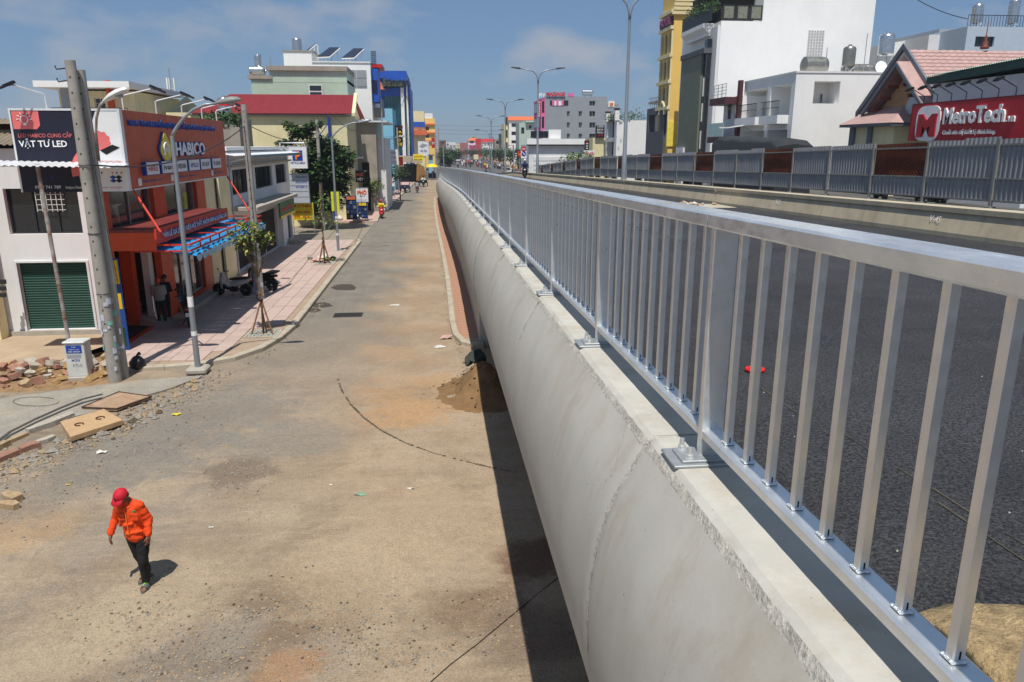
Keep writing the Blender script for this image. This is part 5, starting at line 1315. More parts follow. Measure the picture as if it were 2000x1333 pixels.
part('gate_pier', t, m_white2, (RX0-.3, RX0+.3, yh_-.1, yh_+.5, zt, zt+1.4), (RX0-.3, RX0+.3, yh_+5.5, yh_+6.1, zt, zt+1.2)); part('pier_cap', t, m_black, (RX0-.35, RX0+.35, yh_-.15, yh_+.55, zt+1.401, zt+1.6), (RX0-.35, RX0+.35, yh_+5.45, yh_+6.15, zt+1.201, zt+1.4))
part('roof_canopy', t, m_olive, (RX0+6, RX0+14, yh_+1, yh_+6, zt+2.4, zt+2.7)); part('canopy_post', t, m_frame_d, *[(x, x+.12, yh_+1.1, yh_+1.22, zt, zt+2.4) for x in (RX0+6.2, RX0+9, RX0+11.5)])
mb = MB(); rnd = random.Random(4)
def leaves(mb, c, sp, n, sz, rnd):
    for i in range(n):
        p = Vector((c[0]+rnd.gauss(0, sp[0]), c[1]+rnd.gauss(0, sp[1]), c[2]+rnd.gauss(0, sp[2])))
        d = Vector((rnd.uniform(-1,1), rnd.uniform(-1,1), rnd.uniform(-.8,.6))).normalized()*sz*rnd.uniform(.7,1.3); s_ = d.cross(Vector((rnd.uniform(-1,1), rnd.uniform(-1,1), rnd.uniform(-1,1)))).normalized()*sz*.42
        m_ = p+d*.5; mb.add([p, m_-s_*.5, p+d, m_+s_*.5], [(0,1,2,3)])
leaves(mb, (RX0+.3, yh_+3, zt+.5), (.4,1.6,.3), 300, .35, rnd); leaves(mb, (RX0+2.5, yh_+2, zt+.6), (1,1,.4), 260, .35, rnd); ob('roof_plants', mb, m_leaf_far, t)
# shop signs in front of it
m_bsign = M('black_sign', S(22,26,32), .4, var=.1)
t, a, b_ = board('black_wall_sign', 'pair of black shop signs with white lines of lettering in the right row', 1163, 1181, 246, 270, 112, m_bsign, .3)
for k in range(4): text(('CAFE', 'MENU', 'BIDA', 'COFFEE')[k], ((a.x+b_.x)/2, 111.98, a.z+.2+(b_.z-a.z)*k/4.2), .3, NY, PZ, (m_txt_r, m_txt_w, m_txt_w, m_txt_w)[k], t, align='CENTER', width=(b_.x-a.x)*.7, height=.25, ext=.02)
part('wall_below', t, m_cream, (a.x-.3, b_.x+2, 112.4, 118, 0, a.z))
t, a, b_ = board('black_pylon_sign', 'upright black pylon sign with red dot above the far fence', 1142, 1151, 275, 294, 105, m_bsign, .4)
part('red_dot', t, m_txt_r, (a.x+.2, b_.x-.2, 104.95, 104.995, b_.z-.35, b_.z-.15))
for k in range(3): part('white_line', t, m_txt_w, (a.x+.15, b_.x-.15, 104.95, 104.995, a.z+.2+k*.3, a.z+.3+k*.3))
t, a, b_ = board('red_lettered_sign', 'white sign with bold red lettering just above the far fence', 1140, 1162, 295, 305, 103, m_wban, .2); text('CẤP CỨU', (a.x+.1, 102.98, a.z+.12), .5, NY, PZ, m_txt_r, t, ext=.02, bold=.04, width=(b_.x-a.x)-.2, height=(b_.z-a.z)*.7)
# grey massage building
YM = 166.0; XM = 24.0
c0 = ONY(1065,192,YM); c1 = ONY(1186,192,YM); c2 = ONY(1210,198,YM)
HH = []
for (u0, u1) in ((1107,1113), (1130,1137), (1151,1163)):
    for (v0, v1) in ((272,262), (251,240), (229,218)): p, q = ONY(u0,v0,YM), ONY(u1,v1,YM); HH.append((p.x, q.x, p.z, q.z))
p, q = ONY(1151,208,YM), ONY(1163,198,YM); HH.append((p.x, q.x, p.z, q.z))
t = house('grey_massage_building', 'grey five-storey building with pink street front and red rooftop lettering', c0.x, c1.x, YM, YM+13, 0, c0.z+.3, m_grey, {'-y': HH}, .25, fm=m_frame_w, gm=m_glass)
p, q = ONY(1074,207,YM), ONY(1110,197,YM); part('top_loggia', t, m_dark_in, (p.x, q.x, YM-.05, YM-.005, p.z, q.z)); part('loggia_pier', t, m_pink, *[(p.x+k*(q.x-p.x), p.x+k*(q.x-p.x)+.5, YM-.1, YM-.051, p.z, q.z) for k in (.12, .34, .62)]); part('loggia_bright', t, m_white2, *[(p.x+k*(q.x-p.x), p.x+k*(q.x-p.x)+.9, YM-.09, YM-.052, p.z, q.z-.1) for k in (.2, .45)])
part('right_wing', t, m_grey, (c1.x+.005, c2.x, YM+.5, YM+12, 0, c2.z-.6)); p, q = ONY(1189,210,YM), ONY(1201,198,YM); part('wing_loggia', t, m_white2, (p.x, q.x, YM+.4, YM+.495, p.z, q.z)); part('orange_washing', t, M('orange_cloth', S(230,120,40), .8), (p.x+.3, q.x-.3, YM+.3, YM+.395, p.z+.3, p.z+.9))
part('pink_front', t, m_pink, (c0.x-.9, c0.x-.005, YM, YM+12, 0, c0.z-.2)); 
for k in range(3): w_ = part('window', t, m_frame_d, (c0.x-.96, c0.x-.905, YM+1, YM+11, 7+3.2*k, 9.3+3.2*k)); part('pane', w_, m_glass, (c0.x-.99, c0.x-.961, YM+1.4, YM+10.6, 7.2+3.2*k, 9.1+3.2*k)); 
for k in range(3): part('pink_window', t, m_glass, (c0.x-.7, c0.x-.2, YM-.06, YM-.004, 7+3.2*k, 9.3+3.2*k))
text('MASSAGE', (c0.x+.2, YM-.1, c0.z+.31), 1, NY, PZ, m_txt_r, t, ext=.2, bold=.05, width=4.1, height=.85); text('PTV', (c0.x-1.4, YM-.1, c0.z+.0), 1, NY, PZ, m_txt_w, t, ext=.2, bold=.04, width=1.3, height=.9)
p, q = ONY(1051,227,YM-1), ONY(1056,195,YM-1); vs_ = part('vertical_sign', t, m_txt_r, (p.x, q.x, YM-1, YM-.5, p.z, q.z))
for i, ch in enumerate('MASSAGE'): text(ch, ((p.x+q.x)/2, YM-1.01, q.z-.75-i*.46), .5, NY, PZ, m_txt_w, vs_, ext=.02, bold=.04, align='CENTER', width=.28, height=.32)
q = ONY(1148,183,YM+4); tank(t, q.x, YM+4, c0.z+.3, .6, 2.6, .5, True)
part('roof_sign', t, m_pink, (ONY(1110,190,YM).x, ONY(1121,190,YM).x, YM-.05, YM+.3, c0.z+.31, c0.z+1.0))
# low white showroom
YS = 128.0
c0, c1, c2 = ONY(1033,284,YS), ONY(1096,254,YS), ONY(1150,284,YS)
t = house('white_showroom', 'low white showroom with dark roof billboard and lettered shutters', c0.x, c2.x, YS, YS+12, 0, c0.z, m_white, {'-y': []}, cat='shop')
part('white_fascia', t, m_white2, (c0.x-.4, c2.x+.3, YS-.6, YS-.01, ONY(1040,283,YS).z, ONY(1040,272,YS).z)); part('tall_block', t, m_white2, (ONY(1072,260,YS).x, c1.x, YS+.2, YS+8, c0.z, c1.z))
p, q = ONY(1037,271,YS), ONY(1071,257,YS); bb = part('billboard', t, m_bsign, (p.x, q.x, YS+.1, YS+.4, p.z+.05, q.z)); part('billboard_post', t, m_frame_d, *[(p.x+k*(q.x-p.x), p.x+k*(q.x-p.x)+.1, YS+.0, YS+.099, p.z, q.z) for k in (.25, .7)])
for k in range(5): part('shutter_slat', t, m_white, (c0.x+.8, c2.x-2, YS-.2, YS-.005, 1.0+k*.75, 1.65+k*.75))
text('SHOWROOM', (c0.x+1.6, YS-.21, 2.2), 1, NY, PZ, m_dgrey, t, ext=.02, width=2.6, height=.6); part('dark_band', t, m_txt_k, (c0.x-.4, c2.x+.3, YS-.62, YS-.3, ONY(1040,285.5,YS).z, ONY(1040,283,YS).z))
# road signs: no entry, arrow disc, red and black notices
def disc(t, c, r, mat, name, y):
    mb = MB(); mb.lathe([(0,0),(r,0),(r,.04),(0,.04)], 20, c, Matrix.Rotation(R(90), 3, 'X')); return ob(name, mb, mat, t)
YN = 104.0; q = ONY(1023,292,YN)
t = thing('road_sign_post', 'road sign post with red no-entry disc above a blue disc', 'road sign', (q.x, YN, 0)); mb = MB(); mb.tube([(q.x,YN+.1,0),(q.x,YN+.1,q.z+.3)], .05, 6); ob('post', mb, m_frame_a, t)
disc(t, (q.x, YN, q.z), .32, m_txt_r, 'no_entry_disc', YN); part('white_bar', t, m_txt_w, (q.x-.2, q.x+.2, YN-.07, YN-.045, q.z-.05, q.z+.05)); q2 = ONY(1023,301,YN); part('white_plate', t, m_txt_w, (q2.x-.38, q2.x+.38, YN+.005, YN+.04, q2.z-.6, q2.z+.34)); disc(t, (q2.x, YN, q2.z), .32, m_txt_b, 'blue_disc', YN)
mb = MB(); mb.quad((q2.x-.2,YN-.05,q2.z+.12),(q2.x-.12,YN-.05,q2.z+.2),(q2.x+.2,YN-.05,q2.z-.12),(q2.x+.12,YN-.05,q2.z-.2)); ob('arrow', mb, m_txt_w, t)
t, a, b_ = board('red_notice', 'red notice board left of the no-entry sign', 1011, 1019, 296, 307, 106, m_txt_r, .06, legs=1); text('50', ((a.x+b_.x)/2, 105.98, a.z+.2), 1, NY, PZ, m_txt_y, t, align='CENTER', width=.4, height=.25, ext=.01)
t, a, b_ = board('black_notice', 'black and white notice board beside the red notice', 1005, 1010, 299, 312, 107, m_bsign, .06, legs=1); part('white_line', t, m_txt_w, *[(a.x+.05, b_.x-.05, 106.95, 106.995, a.z+.1+k*.3, a.z+.22+k*.3) for k in range(3)])
# far houses, each its own block with real windows
def far(name, label, u0, u1, vt, Y, mat, rows=(), roof=None, dpt=10, cat='building', fm=None, gable=None):
    a, b_ = ONY(u0, vt, Y), ONY(u1, vt, Y); HH = []
    for (x0, x1, v0, v1) in rows: p, q = ONY(x0, v0, Y), ONY(x1, v1, Y); HH.append((p.x, q.x, p.z, q.z))
    t = house(name, label, a.x, b_.x, Y, Y+dpt, 0, b_.z, mat, {'-y': HH}, .3, cat, fm or m_frame_d)
    if roof:
        h = ONY(u0, vt-roof[1], Y).z-b_.z; mb = MB()
        mb.add([(a.x-.5,Y-.5,b_.z),(b_.x+.5,Y-.5,b_.z),(b_.x+.5,Y+dpt,b_.z),(a.x-.5,Y+dpt,b_.z),(a.x+(.5 if roof[2] else 2),Y+dpt/2,b_.z+h),(b_.x-(.5 if roof[2] else 2),Y+dpt/2,b_.z+h)], [(0,1,5,4),(1,2,5),(2,3,4,5),(3,0,4)]); ob('roof', mb, roof[0], t)
    return t
t = far('orange_roof_house', 'white four-storey house with an orange tiled roof left of the grey building', 994, 1056, 236, 285, m_white2, [(999,1009,249,242), (999,1009,265,258), (999,1009,281,275)], (m_terr, 9, True), 14)
part('balcony_stack', t, m_cream, (ONY(985,240,285).x, ONY(993.5,240,285).x, 286, 298, 0, ONY(990,242,285).z)); 
for k in range(3): part('loggia', t, m_dark_in, (ONY(986.5,240,285).x, ONY(992,240,285).x, 285.8, 285.99, 5+4.5*k, 7.6+4.5*k))
t = far('pale_green_house', 'grey green house with dark openings under the pink front of the grey building', 1014, 1053, 241, 235, M('pale_green_render', S(178,194,184), .8, var=.05), [(1018,1024,262,250), (1033,1038,252,246)], dpt=10)
part('roof_sheet', t, M('aqua_roof', S(170,214,208), .5), (ONY(1026,238,235).x, ONY(1053,238,235).x, 234, 245, ONY(1030,240,235).z, ONY(1030,237,235).z)); 
far('teal_sign_house', 'slim house behind a tall dark teal sign in the far right row', 978, 995, 262, 300, M('teal_sign', S(40,76,80), .6, var=.1), [(984,990,275,268)])
far('red_strip_house', 'white house with a bright red roof in the far right row', 941, 975, 278, 420, m_white2, [(946,949,284,281), (952,955,284,281), (958,961,284,281), (965,968,284,281)], (m_txt_r, 6, True), 8)
far('red_roof_shop', 'pink shop block with red billboard in the far right row', 930, 966, 272, 440, m_txt_r, (), None, 8)
t = far('white_gable_house', 'white gabled house standing near the middle of the far skyline', 914, 936, 276, 470, m_white, [(918,925,281,275)], (m_terr, 6, False), 8)
far('magenta_shop', 'magenta shopfront low in the far right row', 918, 934, 285, 460, M('magenta_paint', S(190,40,96), .6), ())
far('grey_far_block', 'small grey white block on the left part of the far skyline', 870, 890, 279, 420, m_white, [(873,876,284,281)])
far('brown_far_block', 'brownish block on the left end of the far skyline', 858, 871, 275, 330, M('brown_render', S(120,84,74), .8), [(861,867,281,278)])
far('brick_far_block', 'reddish brick block near the middle of the far skyline', 899, 914, 280, 520, M('brick_red_render', S(168,92,78), .8), ())
far('long_far_block', 'long pale block at the end of the boulevard', 884, 902, 282, 600, m_cream, ())
far('tan_far_house', 'tan house with yellow sign board in the far right row', 966, 980, 272, 330, M('tan_render', S(160,140,116), .8), [(969,974,282,276)])
# far left row
t = far('yellow_corner_house', 'yellow four-storey house with orange floor bands at the far end of the left row', 827, 849, 232, 235, m_yellow, [(831,838,256,248), (831,838,270,263)], None, 12, fm=m_frame_w)
for v in (245, 262, 278): part('floor_band', t, m_terr, (ONY(826,v,235).x, ONY(850,v,235).x, 234.5, 234.99, ONY(826,v,235).z, ONY(826,v,235).z+.4))
part('white_top', t, m_white2, (ONY(827,232,235).x, ONY(845,232,235).x, 235.2, 246, ONY(826,232,235).z, ONY(826,222,235).z))
t = far('blue_banner_house', 'cream house with a blue banner and orange awning in the far left row', 803, 828, 218, 205, m_cream, [(816,823,262,254)], None, 10)
p, q = ONY(803,249,204.9), ONY(830,239,204.9); part('blue_banner', t, m_blue, (p.x, q.x, 204.7, 204.98, p.z, q.z)); p, q = ONY(804,265,204), ONY(834,255,204); part('orange_awning', t, m_terr, (p.x, q.x, 202.5, 204.9, p.z, q.z))
t, a, b_ = board('white_street_billboard', 'large white billboard with blue grey motifs in the far left row', 817, 838, 277, 306, 190, m_wban, .3, 'billboard', legs=2)
flat([(a.x+.3,b_.z-1.2),(a.x+1.2,b_.z-.5),(b_.x-.3,b_.z-.9),(a.x+1,b_.z-1.6)], 189.97, m_grey, 'motif', t); text('Hải Sản', ((a.x+b_.x)/2, 189.97, a.z+1), 1, NY, PZ, m_txt_b, t, align='CENTER', width=1.7, height=.6, ext=.02)
# karaoke sign, white pylon boards and other left signs
t, a, b_ = board('karaoke_sign', 'tall black sign with stacked yellow letters beside the glass tower', 773, 786, 253, 287, 118, m_bsign, .3, legs=1)
for i, s in enumerate(('KA', 'RA', 'O', 'KE')): text(s, ((a.x+b_.x)/2, 117.97, b_.z-(b_.z-a.z)*(.235+.24*i)), 1, NY, PZ, m_txt_y, t, ext=.03, bold=.06, align='CENTER', width=(b_.x-a.x)*(.8 if i != 2 else .4), height=(b_.z-a.z)*.17)
part('header', t, m_bsign, (a.x-.25, b_.x+.05, 117.8, 118.1, b_.z+.05, b_.z+.5)); text('TRỌN ĐỜI', ((a.x+b_.x)/2-.1, 117.78, b_.z+.12), 1, NY, PZ, m_txt_r, t, align='CENTER', width=.95, height=.25, ext=.02)
t, a, b_ = board('white_pylon_board', 'white street board with pale blue lettering below the karaoke sign', 758, 777, 293, 323, 104, m_wban, .15, legs=2)
for i, s in enumerate(('TRUNG TÂM', 'ĐẠI LỘC', 'TIỆC CƯỚI')): text(s, ((a.x+b_.x)/2, 103.98, a.z+(b_.z-a.z)*(.74-.3*i)), 1, NY, PZ, (m_dgrey, m_blue, m_grey)[i], t, align='CENTER', width=(b_.x-a.x)*.66, height=(b_.z-a.z)*.11, ext=.015)
t, a, b_ = board('red_lightbox_sign', 'small dark red lightbox sign edged with bulbs beside the white street board', 779, 787, 307, 325, 106, M('dark_red_box', S(120,20,24), .5), .2, rim=M('bulb_rim', S(250,236,180), .4))
t, a, b_ = board('yellow_shop_sign', 'yellow shop sign with red lettering over the brown stalls', 807, 826, 302, 316, 140, M('yellow_sign_sheet', S(232,210,40), .5), .12)
for i, s in enumerate(('QUÁN CƠM', 'BÌNH DÂN')): text(s, ((a.x+b_.x)/2, 139.98, a.z+(b_.z-a.z)*(.55-.42*i)), 1, NY, PZ, (m_txt_r, m_txt_k)[i], t, align='CENTER', width=(b_.x-a.x)*.8, height=(b_.z-a.z)*.28, ext=.015)
t = thing('market_stalls', 'brown tarpaulin stall sheds under the yellow shop sign', 'stall', (-5, 142, 0)); p, q = ONY(788,312,138), ONY(820,340,138)
part('dark_interior', t, m_dark_in, (p.x-1.5, q.x, 139, 146, 0, p.z-1)); mb = MB(); mb.quad((p.x-1.5,146,p.z+.6),(q.x+.5,146,p.z+.3),(q.x+.5,136.5,p.z-.7),(p.x-1.5,136.5,p.z-.4)); ob('tarp_roof', mb, m_tin_br, t)
mb = MB(); q = ONY(812,318,136.4); r_ = ONY(832,342,136.4); mb.add([(q.x,136.4,.4),(r_.x,136.8,.2),(r_.x-.2,136.6,q.z-.8),(q.x+.2,136.4,q.z)], [(0,1,2,3)]); ob('hanging_tarp', mb, M('ochre_tarp', S(150,112,58), .8, var=.2, scale=2), t)
t = thing('umbrella_stand', 'yellow street umbrella over a small stall by the road', 'umbrella', (0,0,0)); q = ONY(844,326,150); t.location = (q.x,150,0); ORG[t.name] = Vector((q.x,150,0))
mb = MB(); mb.lathe([(1.25,0),(1.0,.3),(.5,.55),(0,.65)], 12, (q.x,150,q.z-.1)); ob('canopy', mb, m_yel_logo, t); mb = MB(); mb.tube([(q.x,150,0),(q.x,150,q.z+.4)], .04, 6); ob('pole', mb, m_frame_a, t); part('cart', t, m_dark_in, (q.x-.8, q.x+.7, 150.2, 151.2, .3, 1.2))
t = thing('blue_kiosk', 'light blue kiosk behind the yellow umbrella', 'kiosk', (0,0,0)); p, q = ONY(838,327,160), ONY(845,305,160); t.location = (p.x,160,0); ORG[t.name] = Vector((p.x,160,0)); part('wall', t, m_lblue, (p.x, q.x, 160, 163, 0, q.z)); part('roof', t, m_dgrey, (p.x-.2, q.x+.3, 159.6, 163.2, q.z, q.z+.2))
# overhead sign gantry across the boulevard
t = thing('sign_gantry', 'thin steel gantry spanning the far boulevard', 'gantry', (5, 175, 0)); p, q = ONY(866,292,175), ONY(1003,285,175)
mb = MB()
for z in (p.z-.1, p.z+.75): mb.box(p.x, q.x, 175, 175.12, z, z+.12)
for i in range(18): x = p.x+(q.x-p.x)*i/18; mb.tube([(x,175.06,p.z),(x+(q.x-p.x)/18,175.06,p.z+.8)], .04, 4)
ob('beam', mb, m_lamp, t)
for x in (p.x, q.x): part('column', t, m_lamp, (x-.12, x+.12, 174.95, 175.19, 0, p.z+.9))
# ================================================================ pavements
m_kerb = M('kerb_concrete', S(176,166,148), .9, var=.14, scale=2.2, bump=.4, bscale=35, dirt=.45, dcol=S(134,114,86), fine=.08)
m_tile = M('pink_paving_tile', S(186,164,154), .9, var=.10, scale=1.4, bump=.12, bscale=60, dirt=.5, dcol=S(166,146,124), fine=.07)
m_tile2 = M('pink_paving_tile_b', S(178,157,148), .9, var=.10, scale=1.4, bump=.12, bscale=60, dirt=.5, dcol=S(160,142,122), fine=.07)
m_bed = M('mortar_bed', S(160,140,120), .95, var=.15, scale=3)
KX = -5.25
kerb_path = [(-9.35,22.05),(-8.2,22.12),(-7.2,22.35),(-6.35,22.95),(-5.75,24.0),(-5.4,25.5),(KX,27.2)]
def kline(y0, y1): return [(KX+ (0 if y < 74 else .012*(y-74)), y) for y in [y0+i*1.0 for i in range(int(y1-y0)+1)]]
def kerb(parent, pts, wdt=.22, h=.15, inner=1, ln=1.0):
    # resample
    P_ = [Vector((a, b_, 0)) for a, b_ in pts]; out = [P_[0]]; acc = 0
    for a, b_ in zip(P_, P_[1:]):
        L = (b_-a).length; n = max(1, round(L/ln))
        for i in range(1, n+1): out.append(a.lerp(b_, i/n))
    for a, b_ in zip(out, out[1:]):
        d = (b_-a).normalized(); nrm = Vector((-d.y, d.x, 0))*inner; a2, b2 = a+d*.008, b_-d*.008
        j = random.uniform(-.008, .008)
        mb = MB(); c_ = .025
        rg = [[q+Vector((0,0,-.1)), q+Vector((0,0,h-c_+j)), q+nrm*c_+Vector((0,0,h+j)), q+nrm*wdt+Vector((0,0,h+j)), q+nrm*wdt+Vector((0,0,-.1))] for q in (a2, b2)]
        mb.loft(rg); ob('kerb_stone', mb, m_kerb, parent)
def sw_sheet(name, poly, z, mat):
    mb = MB(); mb.prism([(x, y, -.05) for x, y in poly], (0,0,z+.05)); o = ob(name, mb, mat); tag(o, kind='structure'); return o
pav = sw_sheet('pavement', [(-10.3,22.3),(-8.2,22.33),(-7.2,22.56),(-6.5,23.1),(-5.93,24.1),(-5.62,25.6),(KX-.22,27.2),(KX-.22,53.0),(-10.3,53.0)], .125, m_bed)
kerb(pav, kerb_path + [(KX, 27.2+i) for i in range(1, 26)] + [(KX-.2, 53.1)], inner=1)
tm = [[], []]
TS = .5
tme = []
for m_ in (m_tile, m_tile2):
    mb = MB(); mb.cbox(-TS/2+.006, TS/2-.006, -TS/2+.006, TS/2-.006, -.02, .024, .008); tme.append(shared('paving_tile', mb, [m_]))
rest_t = MB(); nt_ = 0; rnd = random.Random(8)
def inside(x, y):
    if y < 22.95 or x > KX-.5: return False
    if y < 27.2:
        lim = -8.2 if y < 22.7 else -5.9-.0-(27.2-y)**2*.055
        return x < lim-.1
    return True
PITS = []
def place_tile(x, y, z=.131):
    global nt_
    if any(abs(x-a) < .62 and abs(y-b_) < .62 for a, b_ in PITS): return
    z += rnd.uniform(-.004, .004)
    if nt_ < 300:
        inst('paving_tile', tme[rnd.random() < .35], pav, Vector((x, y, z))-ORG[pav.name]); nt_ += 1
    else: rest_t.box(x-TS/2+.006, x+TS/2-.006, y-TS/2+.006, y+TS/2-.006, z-.02, z+.022)
T1, T2, T3 = G(515,652,.15), G(634,515,.15), G(728,413,.15)
PITS = [(T1.x, T1.y), (T2.x, T2.y)]
yy = 22.95
while yy < 52.8:
    xx = -10.0
    while xx < KX-.4:
        if inside(xx+TS/2, yy): place_tile(xx, yy)
        xx += TS
    yy += TS
o = ob('paving_tile', rest_t, m_tile, pav); tag(o, kind='stuff')
# second stretch of pavement past the station entrance
pts2 = [(-8.6,66.0),(KX+.1-.2,66.0),(KX-.1,67.0)] + [(KX-.2+.012*max(0,y-74)*2.0, y) for y in range(68, 165, 6)]
pav2 = sw_sheet('far_pavement', pts2 + [(-5.5,164),(-8.6,120)], .13, M('far_pink_paving', S(188,158,148), .85, var=.12, scale=1.2, dirt=.3, dcol=S(150,130,112), wave=('Y', 3.2, .2)))
kerb(pav2, [(a+.2, b_) for a, b_ in pts2[1:]], inner=1, ln=3.0)
# narrow red-tiled walk along the ramp wall
m_rtile = M('red_brown_paving', S(164,124,102), .9, var=.18, scale=1.5, bump=.2, bscale=50, dirt=.6, dcol=S(180,146,114), fine=.08)
ramp_w = sw_sheet('ramp_walk', [(1.5,24.0),(1.15,23.95),(.85,24.4),(.62,25.6)] + [(.57+xr(y)*.9, y) for y in range(28, 97, 4)] + [(1.5+xr(96), 96)], .13, m_bed)
kerb(ramp_w, [(1.45,23.75),(1.08,23.72),(.7,24.15),(.45,25.3),(.38,27)] + [(.37+xr(y)*.9, y) for y in range(28, 97, 2)], inner=-1, wdt=.2, h=.16)
mb = MB(); mb.cbox(-.19, .19, -.19, .19, -.02, .02, .006); rme = shared('walk_tile', mb, [m_rtile])
y = 24.9
while y < 70:
    for k in range(2): inst('walk_tile', rme, ramp_w, Vector((.82+.39*k+xr(y)*.9, y, .132+random.uniform(-.003,.003)))-ORG[ramp_w.name])
    y += .39
mb = MB(); mb.loft([[(.62+xr(y)*.9, y, .15), (1.4+xr(y), y, .15)] for y in range(70, 97, 3)], cap=False, closed=False); o = ob('walk_tile', mb, m_rtile, ramp_w); tag(o, kind='stuff')
mb = MB(); mb.loft([[(-3.4+.02*max(0,y-150)*.3, y, .008), (24.5, y, .008)] for y in (151, 180, 220, 300, 450, 900)], cap=False, closed=False); o = ob('boulevard', mb, M('boulevard_asphalt', (.105,.10,.095), .9, var=.2, scale=.15, dirt=.3, dcol=(.17,.15,.13,1)), local=True); tag(o, kind='structure')
# entrance asphalt of the station, shop forecourt and new cement strip at the corner
sw_sheet('station_entrance', [(-5.4,53.2),(-10.2,53.2),(-16,55),(-16,63.5),(-8.7,63.8),(-8.7,65.9),(-5.35,65.9)], .02, M('entrance_asphalt', S(140,130,116), .9, var=.15, scale=.8, fine=.12, fscale=30, dirt=.3, dcol=S(168,148,120)))
m_apron = M('old_apron', S(172,152,126), .92, var=.12, scale=1, bump=.35, bscale=25, dirt=.35, dcol=S(128,112,92), fine=.08)
fore = [(G(a, b_, .14).x, G(a, b_, .14).y) for a, b_ in ((-120,748),(60,722),(130,705),(210,682),(232,668))] + [(-10.4,24.4),(-11.6,26.4),(-19,26.4)]
sw_sheet('shop_forecourt', fore, .14, m_apron)
m_cement = M('new_cement', S(150,144,132), .95, var=.16, scale=1.6, bump=.8, bscale=30, dirt=.6, dcol=S(172,152,124), fine=.2, fscale=26)
cem = [(G(a, b_, .07).x, G(a, b_, .07).y) for a, b_ in ((-160,800),(0,777),(90,766),(165,757),(250,745),(330,738),(398,733),(360,748),(300,768),(235,790),(150,812),(60,838),(0,872),(-160,930))]
cj = []
for (a, b_), (c_, d_) in zip(cem, cem[1:]+cem[:1]):
    for i in range(8):
        x, y = a+(c_-a)*i/8, b_+(d_-b_)*i/8; cj.append((x+.10*noise.noise((x*3,y*3,1))+.05*noise.noise((x*9,y*9,2)), y+.10*noise.noise((x*3,y*3,5))+.05*noise.noise((x*9,y*9,6))))
sw_sheet('cement_strip', cj, .055, m_cement)
# tyre marks in the fresh cement
m_tread = M('tread_mark', S(84,82,78), .95, var=.3, scale=20)
for off in (0, 7):
    mb = MB(); pts = [G(a, b_-off, .075) for a, b_ in ((-20,880),(20,850),(70,825),(120,803),(160,787),(200,777))]
    l_, r_ = [], []
    for i, p in enumerate(pts):
        d = (pts[min(i+1,5)]-pts[max(i-1,0)]).normalized(); n_ = Vector((-d.y,d.x,0)); w_ = .035+.015*noise.noise((i*2.1,off,0)); l_.append(p+n_*w_+Vector((0,0,.002))); r_.append(p-n_*w_+Vector((0,0,.002)))
    mb.loft([l_, r_], cap=False, closed=False); o = ob('tyre_mark', mb, m_tread, GROUND); 
# skid curve drawn across the junction
m_skid = M('dark_skid', S(86,74,60), .95, var=.35, scale=9)
mb = MB(); pts = [(660,742),(668,765),(685,790),(710,815),(745,842),(790,866),(845,886),(905,902),(960,914),(1010,924)]
rnd = random.Random(2); prev = None
for (a, b_), (c_, d_) in zip(pts, pts[1:]):
    for i in range(9):
        if rnd.random() < .2: continue
        p, q = G(a+(c_-a)*i/9, b_+(d_-b_)*i/9), G(a+(c_-a)*(i+.8)/9, b_+(d_-b_)*(i+.8)/9); d = (q-p).normalized(); n_ = Vector((-d.y,d.x,0))*rnd.uniform(.015,.04)
        zz = .006
        mb.quad(*[Vector((v.x, v.y, gz(v.x, v.y)+zz)) for v in (p-n_, q-n_*.7, q+n_*.8, p+n_)])
ob('skid_mark', mb, m_skid, GROUND)
# ================================================================ poles, lamps, wires
m_pole = M('pole_concrete', S(158,154,146), .9, var=.12, scale=3, bump=.25, bscale=40, dirt=.4, dcol=S(104,98,88), streak=.3)
m_slot = M('pole_slot', S(70,66,60), .95, var=.1)
m_lampw = M('lamp_white', S(216,218,216), .45, var=.06); m_lens = M('lamp_lens', S(150,156,160), .2, var=.1)
m_flyer = M('paper_flyer', S(196,200,214), .8, var=.2, scale=14, dirt=.5, dcol=S(110,104,150)); m_flyt = M('teal_flyer', S(120,190,176), .8)
def cpole(name, label, x, y, h, r0=.17, r1=.11, slots=True, fly=True, group=None, z=.0):
    t = thing(name, label, 'utility pole', (x, y, z), group=group)
    mb = MB(); mb.tube([(x,y,z),(x,y,z+h*.33),(x,y,z+h*.66),(x,y,z+h)], [r0, r0-(r0-r1)*.33, r0-(r0-r1)*.66, r1], 18); sh = ob('shaft', mb, m_pole, t, smooth=40)
    if slots:
        zz = 1.7
        while zz < h-.2:
            rr = r0-(r0-r1)*zz/h; part('slot', sh, m_slot, (x-.02, x+.02, y-rr-.003, y-rr+.06, z+zz, z+zz+.05)); zz += .38
    if fly:
        rnd = random.Random(int(abs(x*100)))
        for k in range(16):
            a = rnd.uniform(-2.6, -.3); z0 = rnd.uniform(.3, 2.4); hh, ww = rnd.uniform(.06,.22), rnd.uniform(.15,.45); mb = MB(); rr = r0-(r0-r1)*z0/h+.005+.0015*k
            pr_ = [(x+rr*math.cos(a+ww*(i/4-.5)*2), y+rr*math.sin(a+ww*(i/4-.5)*2)) for i in range(5)]
            mb.loft([[(p, q, z0) for p, q in pr_], [(p, q, z0+hh) for p, q in pr_]], cap=False, closed=False); ob('flyer', mb, m_flyt if k % 6 == 0 else m_flyer, sh)
    return t
P1 = G(226,746); P1b = G(243,738)
t = cpole('utility_pole', 'front concrete pole of the tall pair by the corner, plastered with flyers', P1.x, P1.y, 8.6, .18, .125)
mb = MB()
for z in (8.1, 8.4): mb.tube([(P1.x-.1,P1.y-.1,z),(P1.x-.3,P1.y-.12,z-.03),(P1.x-.33,P1.y-.12,z+.06)], .018, 5)
